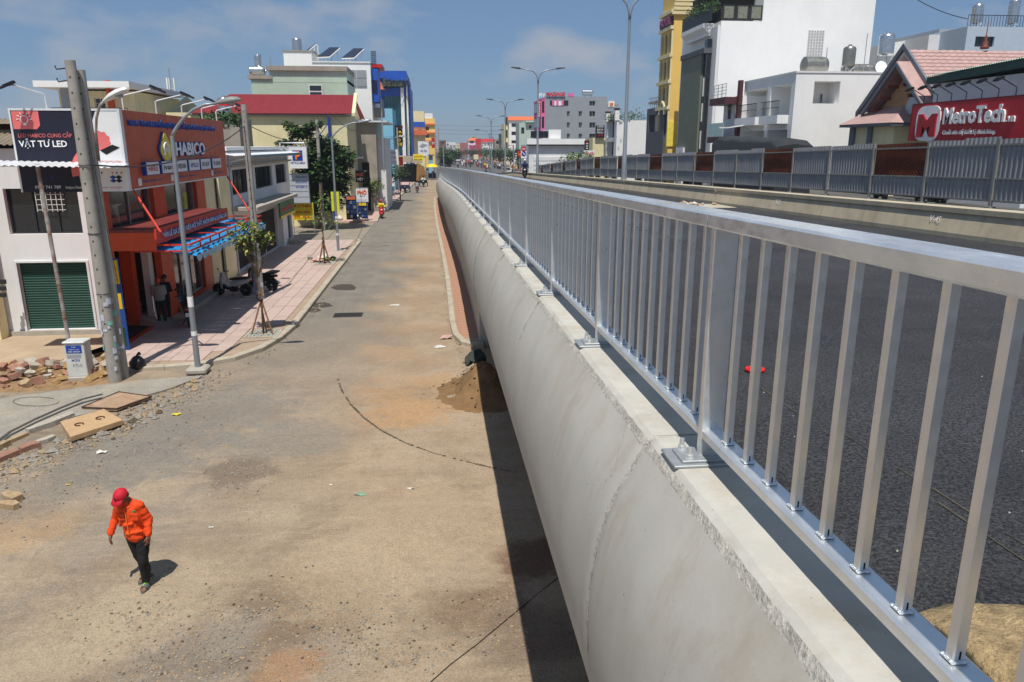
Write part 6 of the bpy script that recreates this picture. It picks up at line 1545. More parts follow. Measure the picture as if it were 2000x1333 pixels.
for z in (2.55, 6.0, 4.2): mb.tube([(P1.x+.165*math.cos(a), P1.y+.165*math.sin(a), z) for a in [i*math.pi/6 for i in range(13)]], .012, 4, caps=False)
ob('hook', mb, m_frame_d, t)
t = cpole('utility_pole', 'rear concrete pole of the tall pair by the corner, carrying a white lamp', P1.x+.07, P1.y+.33, 8.4, .17, .12)
lx, ly = P1.x+.26, P1.y+.28
mb = MB(); mb.tube([(lx,ly,6.1),(lx+.02,ly-.02,6.8),(lx+.1,ly-.05,7.2),(lx+.25,ly-.12,7.5),(lx+.42,ly-.2,7.62)], .035, 8); ob('lamp_arm', mb, m_rust, t, smooth=1)
def cobra(t, p, d, L=.75, w_=.16, mat=None):
    d = Vector(d).normalized(); s_ = d.cross(Vector((0,0,1))).normalized(); u = s_.cross(d); p = Vector(p)
    rg = []
    for f, ww, hh in ((0,.35,.35),(.15,.6,.6),(.35,.9,.9),(.65,1,1),(.88,.8,.75),(1,.35,.3)):
        c_ = p+d*L*f; rg.append([c_+s_*w_*ww*math.cos(a)+u*(max(0, math.sin(a))*.13*hh+min(0, math.sin(a))*.05*hh) for a in [2*math.pi*i/12 for i in range(12)]])
    mb = MB(); mb.loft(rg); o = ob('lamp_head', mb, mat or m_lampw, t, smooth=50)
    mb = MB(); mb.sphere(p+d*L*.6-u*.045, 1, 10, 6, (w_*.7,w_*.7,.05)); ob('lens', mb, m_lens, o, smooth=1)
cobra(t, (lx+.40,ly-.2,7.60), (.9,-.25,.38), .8, .17)
def lamppost(name, label, x, y, h, reach, mat_head=None, group=None, headL=.7, bow=.8):
    t = thing(name, label, 'street lamp', (x, y, .12), group=group)
    mb = MB(); mb.tube([(x,y,.12),(x,y,h*.5),(x,y,h)], [.085,.07,.055], 14); ob('pole', mb, m_lamp, t, smooth=40)
    pts = [(x,y,h)] + [(x+reach*f, y+.05*f, h+bow*(1-(1-f)**2.4)) for f in (.06,.14,.28,.5,.75,1)]
    mb = MB(); mb.tube(pts, [.05,.048,.045,.042,.04,.036,.034], 10); ob('arm', mb, m_lamp, t, smooth=1)
    cobra(t, (x+reach-.05, y+.05, h+bow*.99), (1,.05,.16), headL, .12, mat_head or m_lamp)
    mb = MB(); mb.cbox(x-.3, x+.3, y-.28, y+.28, .02, .2, .05); ob('footing', mb, m_conc_gen, t)
    mb = MB(); mb.cyl((x,y,2.0),(x,y,2.3),.082,n=14); mb.cyl((x,y,1.15),(x,y,1.28),.084,n=14); ob('paper_band', mb, m_wban, t)
    return t
P2 = G(387,722,.12); lamppost('street_lamp', 'slim grey lamp post with curved arm in front of the orange signboard', P2.x, P2.y, 6.75, 1.25, M('grey_lamp_head', S(128,130,128), .5), bow=.85)
P3 = G(509,585,.15); t = cpole('utility_pole', 'single concrete pole standing before the white office', P3.x, P3.y, ONY(482,205,P3.y).z, .17, .11)
P4 = G(661,492,.15); lamppost('street_lamp', 'slim lamp post with yellow sleeves beside the leafy tree', P4.x, P4.y, ONY(648,270,P4.y).z, 1.75, bow=.9)
mb = MB(); z4 = ONY(655,400,P4.y).z
for s in (-1,1): mb.cyl((P4.x+s*.16,P4.y-.06,z4-.4),(P4.x+s*.16,P4.y-.06,z4+.75),.09,n=8)
o = ob('yellow_sleeve', mb, M('lime_sleeve', S(214,220,60), .6)); o2 = [x for x in bpy.data.objects if x.name.startswith('street_lamp') and x.location.y > 45 and x.get('label')][0]; o.parent = o2; o.location = o.location-o2.location
P5 = G(712,402,.15); cpole('utility_pole', 'pale concrete pole beside the noodle shop board', P5.x, P5.y, ONY(708,250,P5.y).z, .16, .11, fly=False)
P6 = G(750,397,.15); lamppost('street_lamp', 'lamp post with long arm reaching toward the karaoke sign', P6.x, P6.y, ONY(747,285,P6.y).z, 2.0, bow=.9)
for u, v0, v1, lab in ((780,372,250,'dark pole under the karaoke sign'), (799,352,241,'tall pale pole in front of the glass tower'), (852,340,262,'thin pale pole at the end of the left row'), (858,330,250,'farthest thin pole over the end of the railing')):
    q = G(u, v0, .1); cpole('utility_pole', lab, q.x, q.y, ONY(u-2, v1, q.y).z, .17, .12, slots=False, fly=False)
q = G(540, 470, .1); cpole('utility_pole', 'stubby pole partly hidden behind the leafy tree', -8.9, 60, 8.4, .16, .12, slots=False, fly=False)
def wire(label, pts, sag, r=.012):
    mb = MB(); P_ = []
    for a, b_ in zip(pts, pts[1:]):
        a, b_ = Vector(a), Vector(b_); P_ += [a.lerp(b_, i/12)-Vector((0,0,sag*4*(i/12)*(1-i/12))) for i in range(13)]
    mb.tube(P_, r, 4); o = ob('overhead_cable', mb, m_frame_d); tag(o, label, 'cable'); return o
wire('black cable sagging across the orange signboard between concrete poles', [(P1.x+.2,P1.y,6.0),(P3.x,P3.y,ONY(483,246,P3.y).z)], .55, .022)
wire('black cable dropping from the single pole into the leafy tree', [(P3.x,P3.y,ONY(483,242,P3.y).z),(P4.x-2.5,P4.y+12,7.1)], .5, .02)
wire('thin cable between the lamp post and the pale concrete pole', [(P4.x,P4.y,8.4),(P5.x,P5.y,8.2)], .5, .02)
wire('loose thin cable hanging down the corner pole', [(P1.x+.18,P1.y-.1,7.4),(P1.x+.5,P1.y-.15,2.7)], .0, .008)
wire('long cable crossing the sky above the red signboard', [ONY(1760,-20,60),ONY(1890,38,60)], .3, .03)
for k, v in enumerate((246, 254, 262)):
    wire(('top','middle','lowest')[k]+' faint power line across the far sky', [ONY(850,v,420),ONY(1062,v+1,420)], .3, .06)
# ================================================================ trees
m_bark = M('bark', S(120,98,72), .95, var=.25, scale=8, bump=.6, bscale=30)
m_stake = M('wooden_stake', S(134,96,66), .9, var=.2, scale=6, bump=.4)
def leafmat(name, col, col2):
    m = M(name, col, .5, var=.35, scale=1.6, col2=col2, spec=.35)
    b = m.node_tree.nodes['Principled BSDF']; b.inputs['Subsurface Weight'].default_value = 0; b.inputs['Transmission Weight'].default_value = 0
    return m
m_leafA = leafmat('dark_glossy_leaves', (.030,.070,.016), (.055,.105,.025))
m_leafB = leafmat('young_leaves', (.085,.150,.030), (.14,.185,.035))
m_leafY = leafmat('yellowing_leaves', (.36,.26,.04), (.28,.24,.05))
def leaf(mb, p, d, s, L, W):
    m_ = p+d*(L*.45); dr = Vector((0,0,-L*.10))
    mb.add([p, m_-s*W*.5+dr*.3, p+d*L+dr, m_+s*W*.5+dr*.3], [(0,1,2),(0,2,3)])
def leafy(parent, name, clumps, mat, L, rnd, flat_=.5):
    mb = MB()
    for c, r, n in clumps:
        for i in range(n):
            v = Vector((rnd.gauss(0,1), rnd.gauss(0,1), rnd.gauss(0,1))).normalized(); p = Vector(c)+Vector((v.x*r[0], v.y*r[1], v.z*r[2]))*(rnd.random()**.45)
            d = Vector((v.x+rnd.uniform(-.7,.7), v.y+rnd.uniform(-.7,.7), rnd.uniform(-.6,.5))).normalized(); s = d.cross(Vector((rnd.uniform(-flat_,flat_), rnd.uniform(-flat_,flat_), 1))).normalized()
            l_ = L*rnd.uniform(.65,1.25); leaf(mb, p, d, s, l_, l_*.55)
    return ob(name, mb, mat, parent)
def branches(t, segs, mat):
    mb = MB()
    for pts, r0, r1 in segs:
        n = len(pts); mb.tube(pts, [r0+(r1-r0)*i/(n-1) for i in range(n)], 8)
    return ob('trunk', mb, mat, t, smooth=1)
# sapling with three stakes in a cobbled pit
def sapling(label, T, h, crown, stakes, seed, sc_=1.0, pit=True, mat=None, ymix=.0):
    rnd = random.Random(seed); x, y, z = T
    t = thing('street_sapling', label, 'tree', (x, y, z), group='saplings along the pavement')
    segs = [([(x,y,z),(x+.02,y,z+h*.35),(x-.05,y+.03,z+h*.6),(x+.02,y,z+h)], .035*sc_, .014*sc_)]
    for c, r, n in crown: segs.append(([(x-.03,y+.02,z+h*.55),((x+c[0])/2+.04,(y+c[1])/2,(z+h*.55+c[2])/2-.05),c], .018*sc_, .006))
    branches(t, segs, m_bark)
    leafy(t, 'crown', crown, mat or m_leafB, .16*sc_, rnd)
    if ymix: leafy(t, 'yellow_leaves', [(c, r, int(n*ymix)) for c, r, n in crown], m_leafY, .15*sc_, rnd)
    for k in range(stakes):
        a = 2*math.pi*k/stakes+.5+seed; mb = MB(); mb.tube([(x+.42*math.cos(a),y+.3*math.sin(a),z),(x+.03*math.cos(a+1),y+.03*math.sin(a+1),z+1.15),(x-.08*math.cos(a),y-.06*math.sin(a),z+1.45)], .028, 7); ob('stake', mb, m_stake, t)
    if stakes: mb = MB(); mb.tube([(x+.07*math.cos(q*.8),y+.07*math.sin(q*.8),z+1.15+.004*q) for q in range(17)], .014, 5); ob('tie', mb, m_black, t)
    if pit:
        mb = MB(); 
        for a, b_, c_, d_ in ((-.56,.56,-.56,-.49),(-.56,.56,.49,.56),(-.56,-.49,-.49,.49),(.49,.56,-.49,.49)): mb.box(x+a, x+b_, y+c_, y+d_, z-.05, z+.015)
        ob('pit_rim', mb, m_kerb, t)
        cm_ = MB(); cm_.cbox(-.055,.055,-.055,.055,-.03,.02,.02); cme = shared('cobble', cm_, [M('pit_cobble', S(150,152,146), .9, var=.3, scale=12)])
        part('pit_soil', t, M('pit_soil', S(124,100,78), .95, var=.2, scale=8), (x-.49, x+.49, y-.49, y+.49, z-.05, z-.03))
        for i in range(8):
            for j in range(8):
                if 2 <= i <= 5 and 2 <= j <= 5 and rnd.random() < .8: continue
                inst('cobble', cme, t, Vector((-.43+i*.122+rnd.uniform(-.012,.012), -.43+j*.122+rnd.uniform(-.012,.012), -.005+rnd.uniform(-.01,.012))))
    return t
c1 = lambda u, v, Y: ONY(u, v, Y)
sapling('staked sapling with yellowing leaves in front of the orange shop', T1, 3.6, [(c1(492,455,T1.y),(.42,.35,.38),150),(c1(470,470,T1.y-.2),(.3,.3,.22),70),(c1(515,470,T1.y+.2),(.35,.3,.25),80),(c1(480,440,T1.y),(.3,.3,.2),50),(c1(525,462,T1.y),(.18,.2,.16),30),(c1(488,490,T1.y-.1),(.3,.3,.16),50),(c1(455,455,T1.y),(.14,.2,.14),22)], 3, 1, 1.15, True, None, .28)
sapling('thin staked sapling between the single pole and the lamp post', T2, 4.3, [(c1(632,390,T2.y),(.45,.4,.45),60),(c1(612,430,T2.y),(.5,.4,.3),40),(c1(650,435,T2.y),(.35,.3,.25),30),(c1(632,420,T2.y),(.3,.3,.5),30)], 4, 2, 1.3)
sapling('bushy staked sapling beside the noodle shop board', T3, 4.0, [(c1(728,362,T3.y),(1.1,.9,.75),420),(c1(722,375,T3.y),(.9,.8,.5),220)], 3, 4, 1.9, False)
q = G(782,392,.15); sapling('small roadside tree below the white street board', q, 4.6, [(c1(776,336,q.y),(1.5,1.2,.8),300),(c1(770,345,q.y),(1.1,1,.6),150)], 0, 6, 2.2, False, m_leafA)
# large leafy tree beside the station
rnd = random.Random(21); TB = Vector((-9.3, 61.5, 0)); t = thing('leafy_tree', 'large dark leafy tree with tiered crown beside the fuel price board', 'tree', TB)
cl = []
for u, v, rx, rz_, n in ((600,300,.9,.5,140),(588,262,.9,.32,150),(605,250,.5,.25,80),(575,252,.5,.22,60),(618,243,.35,.18,45),(560,243,.35,.18,30),(560,280,.8,.3,90),(630,285,1.3,.7,320),(650,300,1.3,.8,360),(612,320,1.5,.9,420),(640,335,1.6,1.0,460),(600,345,1.2,.8,260),(665,320,1.0,.6,220),(676,305,.7,.4,110),(620,365,1.6,.9,360),(655,368,1.2,.8,240),(640,395,1.3,.7,220),(668,350,.8,.5,120),(595,375,.9,.8,160),(612,400,1.2,.8,220)):
    cl.append((ONY(u, v, TB.y+rnd.uniform(-1.2,1.2)), (rx, 1.1, rz_), int(n*3.2)))
branches(t, [([TB, TB+Vector((.1,0,2)), TB+Vector((.3,.1,4.2)), TB+Vector((-.4,.1,6.5)), cl[2][0]], .22, .05)] + [([TB+Vector((.2,0,3.0+.15*i)), (TB+Vector((.2,0,3.6+.15*i))+c[0])/2, c[0]], .08, .02) for i, c in enumerate(cl)], m_bark)
leafy(t, 'crown', cl, m_leafA, .40, rnd, .35)
# tree top showing over the orange signboard
rnd = random.Random(5); q = ONY(425,222,50); t = thing('leafy_tree', 'tree top peeking above the right end of the orange signboard', 'tree', (q.x,50,0)); branches(t, [([(q.x,50,0),(q.x,50,5),(q.x+.2,50,q.z-.2)], .15, .05)], m_bark); leafy(t, 'crown', [((q.x,50,q.z-.4),(1.6,1.2,.55),420),((q.x+.9,50,q.z-.2),(.9,.8,.4),160)], m_leafA, .36, rnd, .35)
# boulevard trees
for i, (u, v, Y, rx, h) in enumerate(((958,302,300,5.0,4.2),(983,302,246,4.6,3.8),(1003,304,215,3.8,3.4),(1016,306,197,3.4,3.2),(1032,309,180,2.8,3.0),(945,301,340,5,4),(875,306,210,3.6,4.2),(869,314,190,2.6,3.0),(888,302,260,3.4,3.0),(930,299,420,5,4),(912,299,460,5,4))):
    rnd = random.Random(30+i); q = ONY(u, v, Y); q.z = max(q.z, 2.2)
    t = thing('boulevard_tree', ('round green tree at the left end of the far tree row', 'second tree of the far row right of centre', 'third tree of the far row right of centre', 'fourth tree of the far row near the road signs', 'rightmost tree of the far row near the road signs', 'small tree left of the far row', 'dense tree at the far end of the railing', 'low tree before the dense tree at the railing end', 'far tree behind the dense tree at the railing end', 'tiny distant tree above the traffic', 'most distant tree above the traffic')[i], 'tree', (q.x, Y, 0), group='trees along the far boulevard')
    branches(t, [([(q.x,Y,0),(q.x,Y,q.z-.5),(q.x,Y,q.z)], .16, .08)], m_bark)
    leafy(t, 'crown', [((q.x+rnd.uniform(-.5,.5)*rx,Y,q.z+rnd.uniform(-.3,.5)*h*.6),(rx*.55,rx*.55,h*.42),110) for k in range(5)] + [((q.x,Y,q.z),(rx*.7,rx*.7,h*.6),200)], m_leaf_far if i % 2 else m_leafA, .8, rnd, .4)
for i, (u, v, Y) in enumerate(((1130,305,100),(1118,310,100))):
    rnd = random.Random(60+i); q = ONY(u, v, Y); t = thing('garden_shrub', ('flowering shrub over the far fence beside the red lettered sign', 'smaller shrub over the far fence under the showroom')[i], 'shrub', (q.x, Y, 0)); leafy(t, 'crown', [((q.x,Y,q.z),(1.6,1.2,.8),260)], m_leafB, .4, rnd); branches(t, [([(q.x,Y,0),(q.x,Y,q.z)], .1, .05)], m_bark)

# ================================================================ scooters
m_tyre = M('tyre_rubber', S(28,28,28), .85, var=.1); m_alloy = M('alloy_rim', S(150,152,154), .35, .7, var=.08)
m_seatv = M('black_vinyl', S(22,22,24), .5, var=.1); m_sil = M('scooter_white', S(214,214,210), .3, var=.04, coat=.4)
m_plast = M('black_plastic', S(26,27,29), .45, var=.08); m_redb = M('scooter_red', S(196,22,30), .3, var=.05, coat=.4); m_blueb = M('scooter_navy', S(28,36,56), .3, var=.05, coat=.4)
m_lampr = M('tail_light', S(170,20,20), .25); m_chrome = M('chrome', S(200,202,205), .15, .95, var=.05); m_platew = M('number_plate', S(226,226,222), .5)
def ell(c, rx, rz, n=12, p=2.4):
    return [(c[0]+rx*math.copysign(abs(math.cos(a))**(2/p), math.cos(a)), c[1], c[2]+rz*math.copysign(abs(math.sin(a))**(2/p), math.sin(a))) for a in [2*math.pi*i/n for i in range(n)]]
def scooter(name, label, loc, rz, body, cub=False, box=False, group=None, plate=False, lean=0.0):
    t = thing(name, label, 'motorcycle', loc, rz, group); t.rotation_euler = (0, lean, rz)
    for nm, yw, rw in (('front_wheel', .64, .27 if not cub else .29), ('rear_wheel', -.60, .265 if not cub else .29)):
        w_ = .075 if not cub else .055; mb = MB()
        mb.lathe([(rw-.09,-w_*.6),(rw-.02,-w_),(rw,-w_*.5),(rw,w_*.5),(rw-.02,w_),(rw-.09,w_*.6)], 20, (0,yw,rw), Matrix.Rotation(R(90), 3, 'Y')); wh = ob(nm, mb, m_tyre, t, smooth=50, local=True)
        mb = MB(); mb.lathe([(rw-.10,-.03),(rw-.085,-.035),(rw-.085,.035),(rw-.10,.03),(rw-.10,-.03)], 20, (0,yw,rw), Matrix.Rotation(R(90), 3, 'Y')); mb.cyl((-.05,yw,rw),(.05,yw,rw),.05,n=10)
        for k in range(5):
            a = 2*math.pi*k/5; mb.tube([(0,yw+.04*math.cos(a),rw+.04*math.sin(a)),(0,yw+(rw-.095)*math.cos(a+.2),rw+(rw-.095)*math.sin(a+.2))], .014, 5)
        ob('rim', mb, m_alloy, wh, local=True)
        mb = MB(); r_ = rw+.03
        rg = [[(sx*(w_+.03)*(1 if k else .4) if False else sx*(w_+.02), yw+r_*math.cos(a), rw+r_*math.sin(a)) for sx in (-1,-.5,.5,1)] for k, a in enumerate([R(q) for q in ((35,55,75,95,115,135) if nm[0] == 'f' else (50,75,100,125,150,175))])]
        mb.loft(rg, cap=False, closed=False); ob('fender', mb, body if nm[0] == 'f' else m_plast, t, smooth=1, local=True)
    mb = MB()
    for s in (-1, 1): mb.tube([(s*.075,.64,.27),(s*.07,.52,.62),(s*.05,.44,.88)], .022, 7)
    ob('fork', mb, m_plast, t, local=True)
    # front shield and nose
    mb = MB(); mb.loft([ell((0,.40,.40),.10,.05), ell((0,.47,.44),.13,.10)] if False else [[(x, .43+.09*(1-(x/w_)**2)*1.0-(.06*(z-.4)), z) for x in [w_*(i/4-1) for i in range(9)]] + [(x, .36+.04*(1-(x/w_)**2)-(.06*(z-.4)), z) for x in [w_*(1-i/4) for i in range(9)]] for z, w_ in ((.30,.10),(.42,.16),(.58,.19),(.74,.21),(.88,.17),(.96,.11))])
    ob('front_shield', mb, body, t, smooth=45, local=True)
    mb = MB(); mb.sphere((0,.475,.80), 1, 10, 6, (.10,.04,.075)); ob('headlight', mb, m_platew, t, smooth=1, local=True)
    # floor / underbone
    mb = MB(); mb.loft([ell((0,.38,.42),.13,.10), ell((0,.22,.33 if not cub else .45),.15,.06 if not cub else .09), ell((0,.02,.33 if not cub else .46),.16,.07 if not cub else .10), ell((0,-.10,.42),.15,.12)]); ob('floorboard', mb, m_plast if not cub else body, t, smooth=45, local=True)
    mb = MB(); mb.cbox(-.12, .12, -.25, .12, .18, .40, .05); ob('engine', mb, m_plast, t, local=True)
    # rear body
    mb = MB(); mb.loft([ell((0,.03,.50),.12,.13), ell((0,-.12,.55),.15,.17), ell((0,-.35,.58),.165,.15), ell((0,-.60,.63),.15,.11), ell((0,-.80,.70),.10,.07), ell((0,-.90,.75),.05,.035)]); ob('rear_body', mb, body, t, smooth=45, local=True)
    mb = MB(); mb.loft([ell((0,.08,.73),.09,.035), ell((0,-.08,.755),.135,.05), ell((0,-.3,.765),.145,.055), ell((0,-.5,.80),.14,.055), ell((0,-.72,.815),.11,.045), ell((0,-.8,.81),.07,.03)]); ob('seat', mb, m_seatv, t, smooth=45, local=True)
    mb = MB(); mb.tube([(-.34,.28,1.0),(-.18,.36,1.02),(0,.40,1.0),(.18,.36,1.02),(.34,.28,1.0)], .018, 7)
    for s in (-1, 1): mb.tube([(s*.36,.27,.998),(s*.24,.33,1.01)], .024, 7)
    hb = ob('handlebar', mb, m_plast, t, local=True)
    for s in (-1, 1):
        mb = MB(); mb.tube([(s*.2,.36,1.02),(s*.26,.40,1.2)], .008, 5); mb.sphere((s*.28,.40,1.24), 1, 8, 5, (.06,.018,.045)); ob('mirror', mb, m_plast, hb, local=True)
    mb = MB(); mb.loft([ell((0,.44,.94),.10,.05), ell((0,.36,1.0),.11,.05), ell((0,.30,1.0),.07,.03)]); ob('handlebar_cover', mb, body, t, smooth=45, local=True)
    mb = MB(); mb.tube([(.13,-.1,.22),(.15,-.35,.27),(.16,-.5,.31),(.165,-.88,.40)], [.025,.03,.055,.05], 9); ob('exhaust', mb, m_chrome if cub else m_plast, t, smooth=1, local=True)
    mb = MB(); mb.cbox(-.08, .08, -.93, -.87, .66, .74, .02); ob('tail_light', mb, m_lampr, t, local=True)
    mb = MB(); mb.tube([(-.1,-.05,.22),(-.26,-.12,.02)], .014, 5); ob('kickstand', mb, m_plast, t, local=True)
    if plate:
        mb = MB(); mb.cbox(-.095, .095, -.93, -.915, .44, .58, .006, None); ob('number_plate', mb, m_platew, t, local=True)
    if box:
        mb = MB(); mb.cbox(-.24, .24, -.95, -.5, .86, .92, .015); mb.tube([(-.2,-.55,.8),(-.2,-.95,.86),(.2,-.95,.86),(.2,-.55,.8)], .012, 5); ob('rear_rack', mb, m_plast, t, local=True)
    return t
s1 = G(440,578,.15); scooter('parked_scooter', 'white scooter with black seat parked side-on before the cream house', (s1.x+.35, s1.y, .15), R(78), m_sil, lean=-.08)
s2 = G(520,570,.15); scooter('parked_motorcycle', 'black motorcycle with flat rear rack parked beyond the white scooter', (s2.x-.3, s2.y+.3, .15), R(70), m_plast, cub=True, box=True, lean=-.08)
s3 = G(368,635,.15); sc3 = scooter('parked_scooter', 'dark scooter with number plate parked at the orange pillar', (s3.x, s3.y+.2, .15), R(18), m_blueb, plate=True, lean=-.06)
# white advertising roll leaning between the two
q = G(503,575,.15); mb = MB(); mb.prism([(q.x-.16,q.y,.15),(q.x+.12,q.y-.05,.15),(q.x+.16,q.y+.05,1.05),(q.x-.12,q.y+.10,1.05)], (.02,.1,0)); o = ob('foam_panel', mb, M('lilac_panel', S(176,176,214), .6)); tag(o, 'upright pale lilac panel standing between the parked motorcycles', 'panel')

# ================================================================ people
def capsule(mb, p0, p1, r0, r1, ex=1.0, side=None, n=12):
    p0, p1 = Vector(p0), Vector(p1); d = (p1-p0); L = d.length; d = d/L if L > 1e-6 else Vector((0,0,1))
    s = Vector(side) if side is not None else (Vector((1,0,0)) if abs(d.x) < .9 else Vector((0,1,0)))
    s = (s-d*s.dot(d)).normalized(); u = d.cross(s); rings = []
    for a in (-85,-55,-25,0): rings.append((p0+d*(r0*math.sin(R(a))), r0*math.cos(R(a))))
    for a in (0,25,55,85): rings.append((p1+d*(r1*math.sin(R(a))), r1*math.cos(R(a))))
    mb.loft([[c+s*(r*ex*math.cos(2*math.pi*k/n))+u*(r*math.sin(2*math.pi*k/n)) for k in range(n)] for c, r in rings])
def blob(name, prims, mat, parent, vox=.02, it=3, folds=0.0):
    mb = MB()
    for p in prims: capsule(mb, *p)
    me = _mesh(mb, 'tmp', m_black, (0,0,0), 0); o = bpy.data.objects.new('tmp', me); C.objects.link(o)
    md = o.modifiers.new('r', 'REMESH'); md.mode = 'VOXEL'; md.voxel_size = vox; md.adaptivity = 0
    dg = bpy.context.evaluated_depsgraph_get(); m2 = bpy.data.meshes.new_from_object(o.evaluated_get(dg)); bpy.data.objects.remove(o); bpy.data.meshes.remove(me)
    bm = bmesh.new(); bm.from_mesh(m2)
    for _ in range(it): bmesh.ops.smooth_vert(bm, verts=bm.verts, factor=.5, use_axis_x=True, use_axis_y=True, use_axis_z=True)
    if folds:
        bm.normal_update()
        for v_ in bm.verts:
            c_ = v_.co; a = noise.noise((c_.x*7+c_.z*5, c_.y*7, c_.z*13-c_.x*6)); b_ = noise.noise((c_.x*16, c_.y*16, c_.z*26+4))
            v_.co = c_+v_.normal*folds*((1-abs(a)*2.4)*.9+b_*.35)
    bm.to_mesh(m2); bm.free(); m2.materials.clear(); m2.materials.append(mat); m2.name = name
    m2.polygons.foreach_set('use_smooth', [True]*len(m2.polygons))
    r = bpy.data.objects.new(name, m2); C.objects.link(r); r.parent = parent; ORG[r.name] = Vector((0,0,0)); return r
V = lambda *a: Vector(a)
def hand(wr, d, fwd, palm_n, s=1.0, curl=.5):
    """palm and five bent fingers: wrist wr, direction d, thumb side fwd, palm normal palm_n"""
    d, fwd, pn = Vector(d).normalized(), Vector(fwd).normalized(), Vector(palm_n).normalized(); P_ = []
    P_.append((wr, wr+d*.035*s, .026*s, .030*s)); P_.append((wr+d*.03*s+fwd*.018*s, wr+d*.085*s+fwd*.026*s, .022*s, .016*s)); P_.append((wr+d*.03*s-fwd*.018*s, wr+d*.08*s-fwd*.026*s, .022*s, .015*s)); P_.append((wr+d*.03*s, wr+d*.088*s, .023*s, .016*s))
    for k, (o_, L) in enumerate(((.034,.072),(.012,.080),(-.011,.075),(-.033,.058))):
        b0 = wr+d*.088*s+fwd*o_*s; b1 = b0+(d*(1-curl*.35)+pn*curl*.5).normalized()*L*.45*s; b2 = b1+(d*(1-curl*.9)+pn*curl).normalized()*L*.33*s; b3 = b2+(d*(1-curl*1.3)+pn*curl*1.3).normalized()*L*.25*s
        P_ += [(b0, b1, .0105*s, .0098*s), (b1, b2, .0098*s, .009*s), (b2, b3, .009*s, .008*s)]
    t0 = wr+d*.03*s+fwd*.03*s; t1 = t0+(fwd*.7+d*.75+pn*.2).normalized()*.042*s; t2 = t1+(fwd*.1+d*1+pn*.5).normalized()*.032*s
    P_ += [(t0, t1, .013*s, .012*s), (t1, t2, .0115*s, .0095*s)]
    return P_
m_skin = M('skin', S(142,98,72), .55, var=.08, scale=12, spec=.35); m_skin_d = M('dark_skin', S(118,80,58), .55, var=.08, scale=12)
m_hair = M('black_hair', S(20,18,18), .6, var=.15, scale=30)
def head_prims(h, f, up):
    """skull, jaw, nose, ears, chin: h head centre, f facing"""
    f, up = Vector(f).normalized(), Vector(up).normalized(); s = f.cross(up)
    return [(h+up*.02-f*.015, h+up*.025+f*.01, .088, .086, .92, s), (h-up*.03+f*.025, h-up*.075+f*.045, .068, .045, .95, s), (h+f*.085+up*.005, h+f*.105-up*.025, .012, .016), (h-up*.055+f*.078-s*.018, h-up*.055+f*.078+s*.018, .012, .012), (h+f*.078+up*.03-s*.03, h+f*.078+up*.03+s*.03, .014, .014),
            (h+s*.085-f*.01, h+s*.088-f*.015-up*.025, .018, .012), (h-s*.085-f*.01, h-s*.088-f*.015-up*.025, .018, .012)]
def face_parts(body, h, f, up):
    f, up = Vector(f).normalized(), Vector(up).normalized(); s = f.cross(up)
    for k in (-1, 1):
        mb = MB(); mb.sphere(h+f*.078+up*.012+s*.032*k, .011, 8, 5); ob('eye', mb, m_txt_k, body, smooth=1, local=True)
    mb = MB(); mb.tube([h+f*.084-up*.052-s*.024, h+f*.091-up*.055, h+f*.084-up*.052+s*.024], .005, 5); ob('mouth', mb, M('lips', S(112,62,54), .6), body, local=True)
# ---- man in the orange shirt walking toward the camera (local frame: facing -y)
m_oshirt = M('orange_cotton', S(226,72,14), .8, var=.10, scale=7, bump=.2, bscale=22, dirt=.25, dcol=S(176,52,10))
m_btrou = M('black_trousers', S(17,17,20), .8, var=.2, scale=6, bump=.6, bscale=9)
mg = G(285,1143); man = thing('person', 'man in orange long-sleeved shirt, black trousers and red cap walking on the dirt', 'person', (mg.x, mg.y, gz(mg.x, mg.y)), R(-8))
pel, che, nk, hd = V(-.03,.02,.90), V(-.06,-.01,1.24), V(-.07,-.05,1.41), V(-.105,-.125,1.535)
sL, sR = V(.10,-.03,1.35), V(-.245,-.01,1.36)
eL, eR = V(.165,.03,1.10), V(-.335,.04,1.11); wL, wR = V(.185,-.07,.875), V(-.385,-.07,.885)
kL, kR = V(.07,-.10,.49), V(-.065,.03,.49); aL, aR = V(.055,-.06,.085), V(-.055,.17,.10)
hL, hR = V(.065,.02,.88), V(-.12,.02,.88)
hf, hu = V(-.30,-.75,-.62), V(-.10,-.60,.80)
sk_ = head_prims(hd, hf, hu) + [(nk, hd, .056, .055), (che, nk, .13, .06, 1.3, (1,0,0)), (pel, che, .13, .14, 1.25, (1,0,0)), (sL, eL, .05, .04), (eL, wL, .04, .027), (sR, eR, .05, .04), (eR, wR, .04, .027), (hL, kL, .08, .055), (kL, aL, .055, .036), (hR, kR, .08, .055), (kR, aR, .055, .036), (sL+V(-.03,0,-.02), sR+V(.03,0,-.02), .05, .05)]
for a, yaw in ((aL, V(.10,-1,0)), (aR, V(-.25,-1,0))):
    yv = yaw.normalized(); sd_ = V(-yv.y, yv.x, 0); g0 = V(a.x, a.y, .05)
    sk_ += [(g0-yv*.035+V(0,0,.0), g0+yv*.10+V(0,0,-.012), .035, .030, 1.15, sd_)]
    for k in range(5): sk_.append((g0+yv*.12+sd_*(-.032+.016*k)+V(0,0,-.015), g0+yv*(.165-.008*abs(k-1))+sd_*(-.034+.017*k)+V(0,0,-.02), .012, .010))
sk_ += hand(wL, V(.02,-.25,-1), V(-.3,-1,.2), V(-1,.1,-.1), 1.0, .55) + hand(wR, V(-.05,-.3,-1), V(.35,-1,.2), V(1,.1,0), 1.0, .45)
body = blob('body', sk_, m_skin_d, man, .0085, 2); face_parts(body, hd, hf, hu)
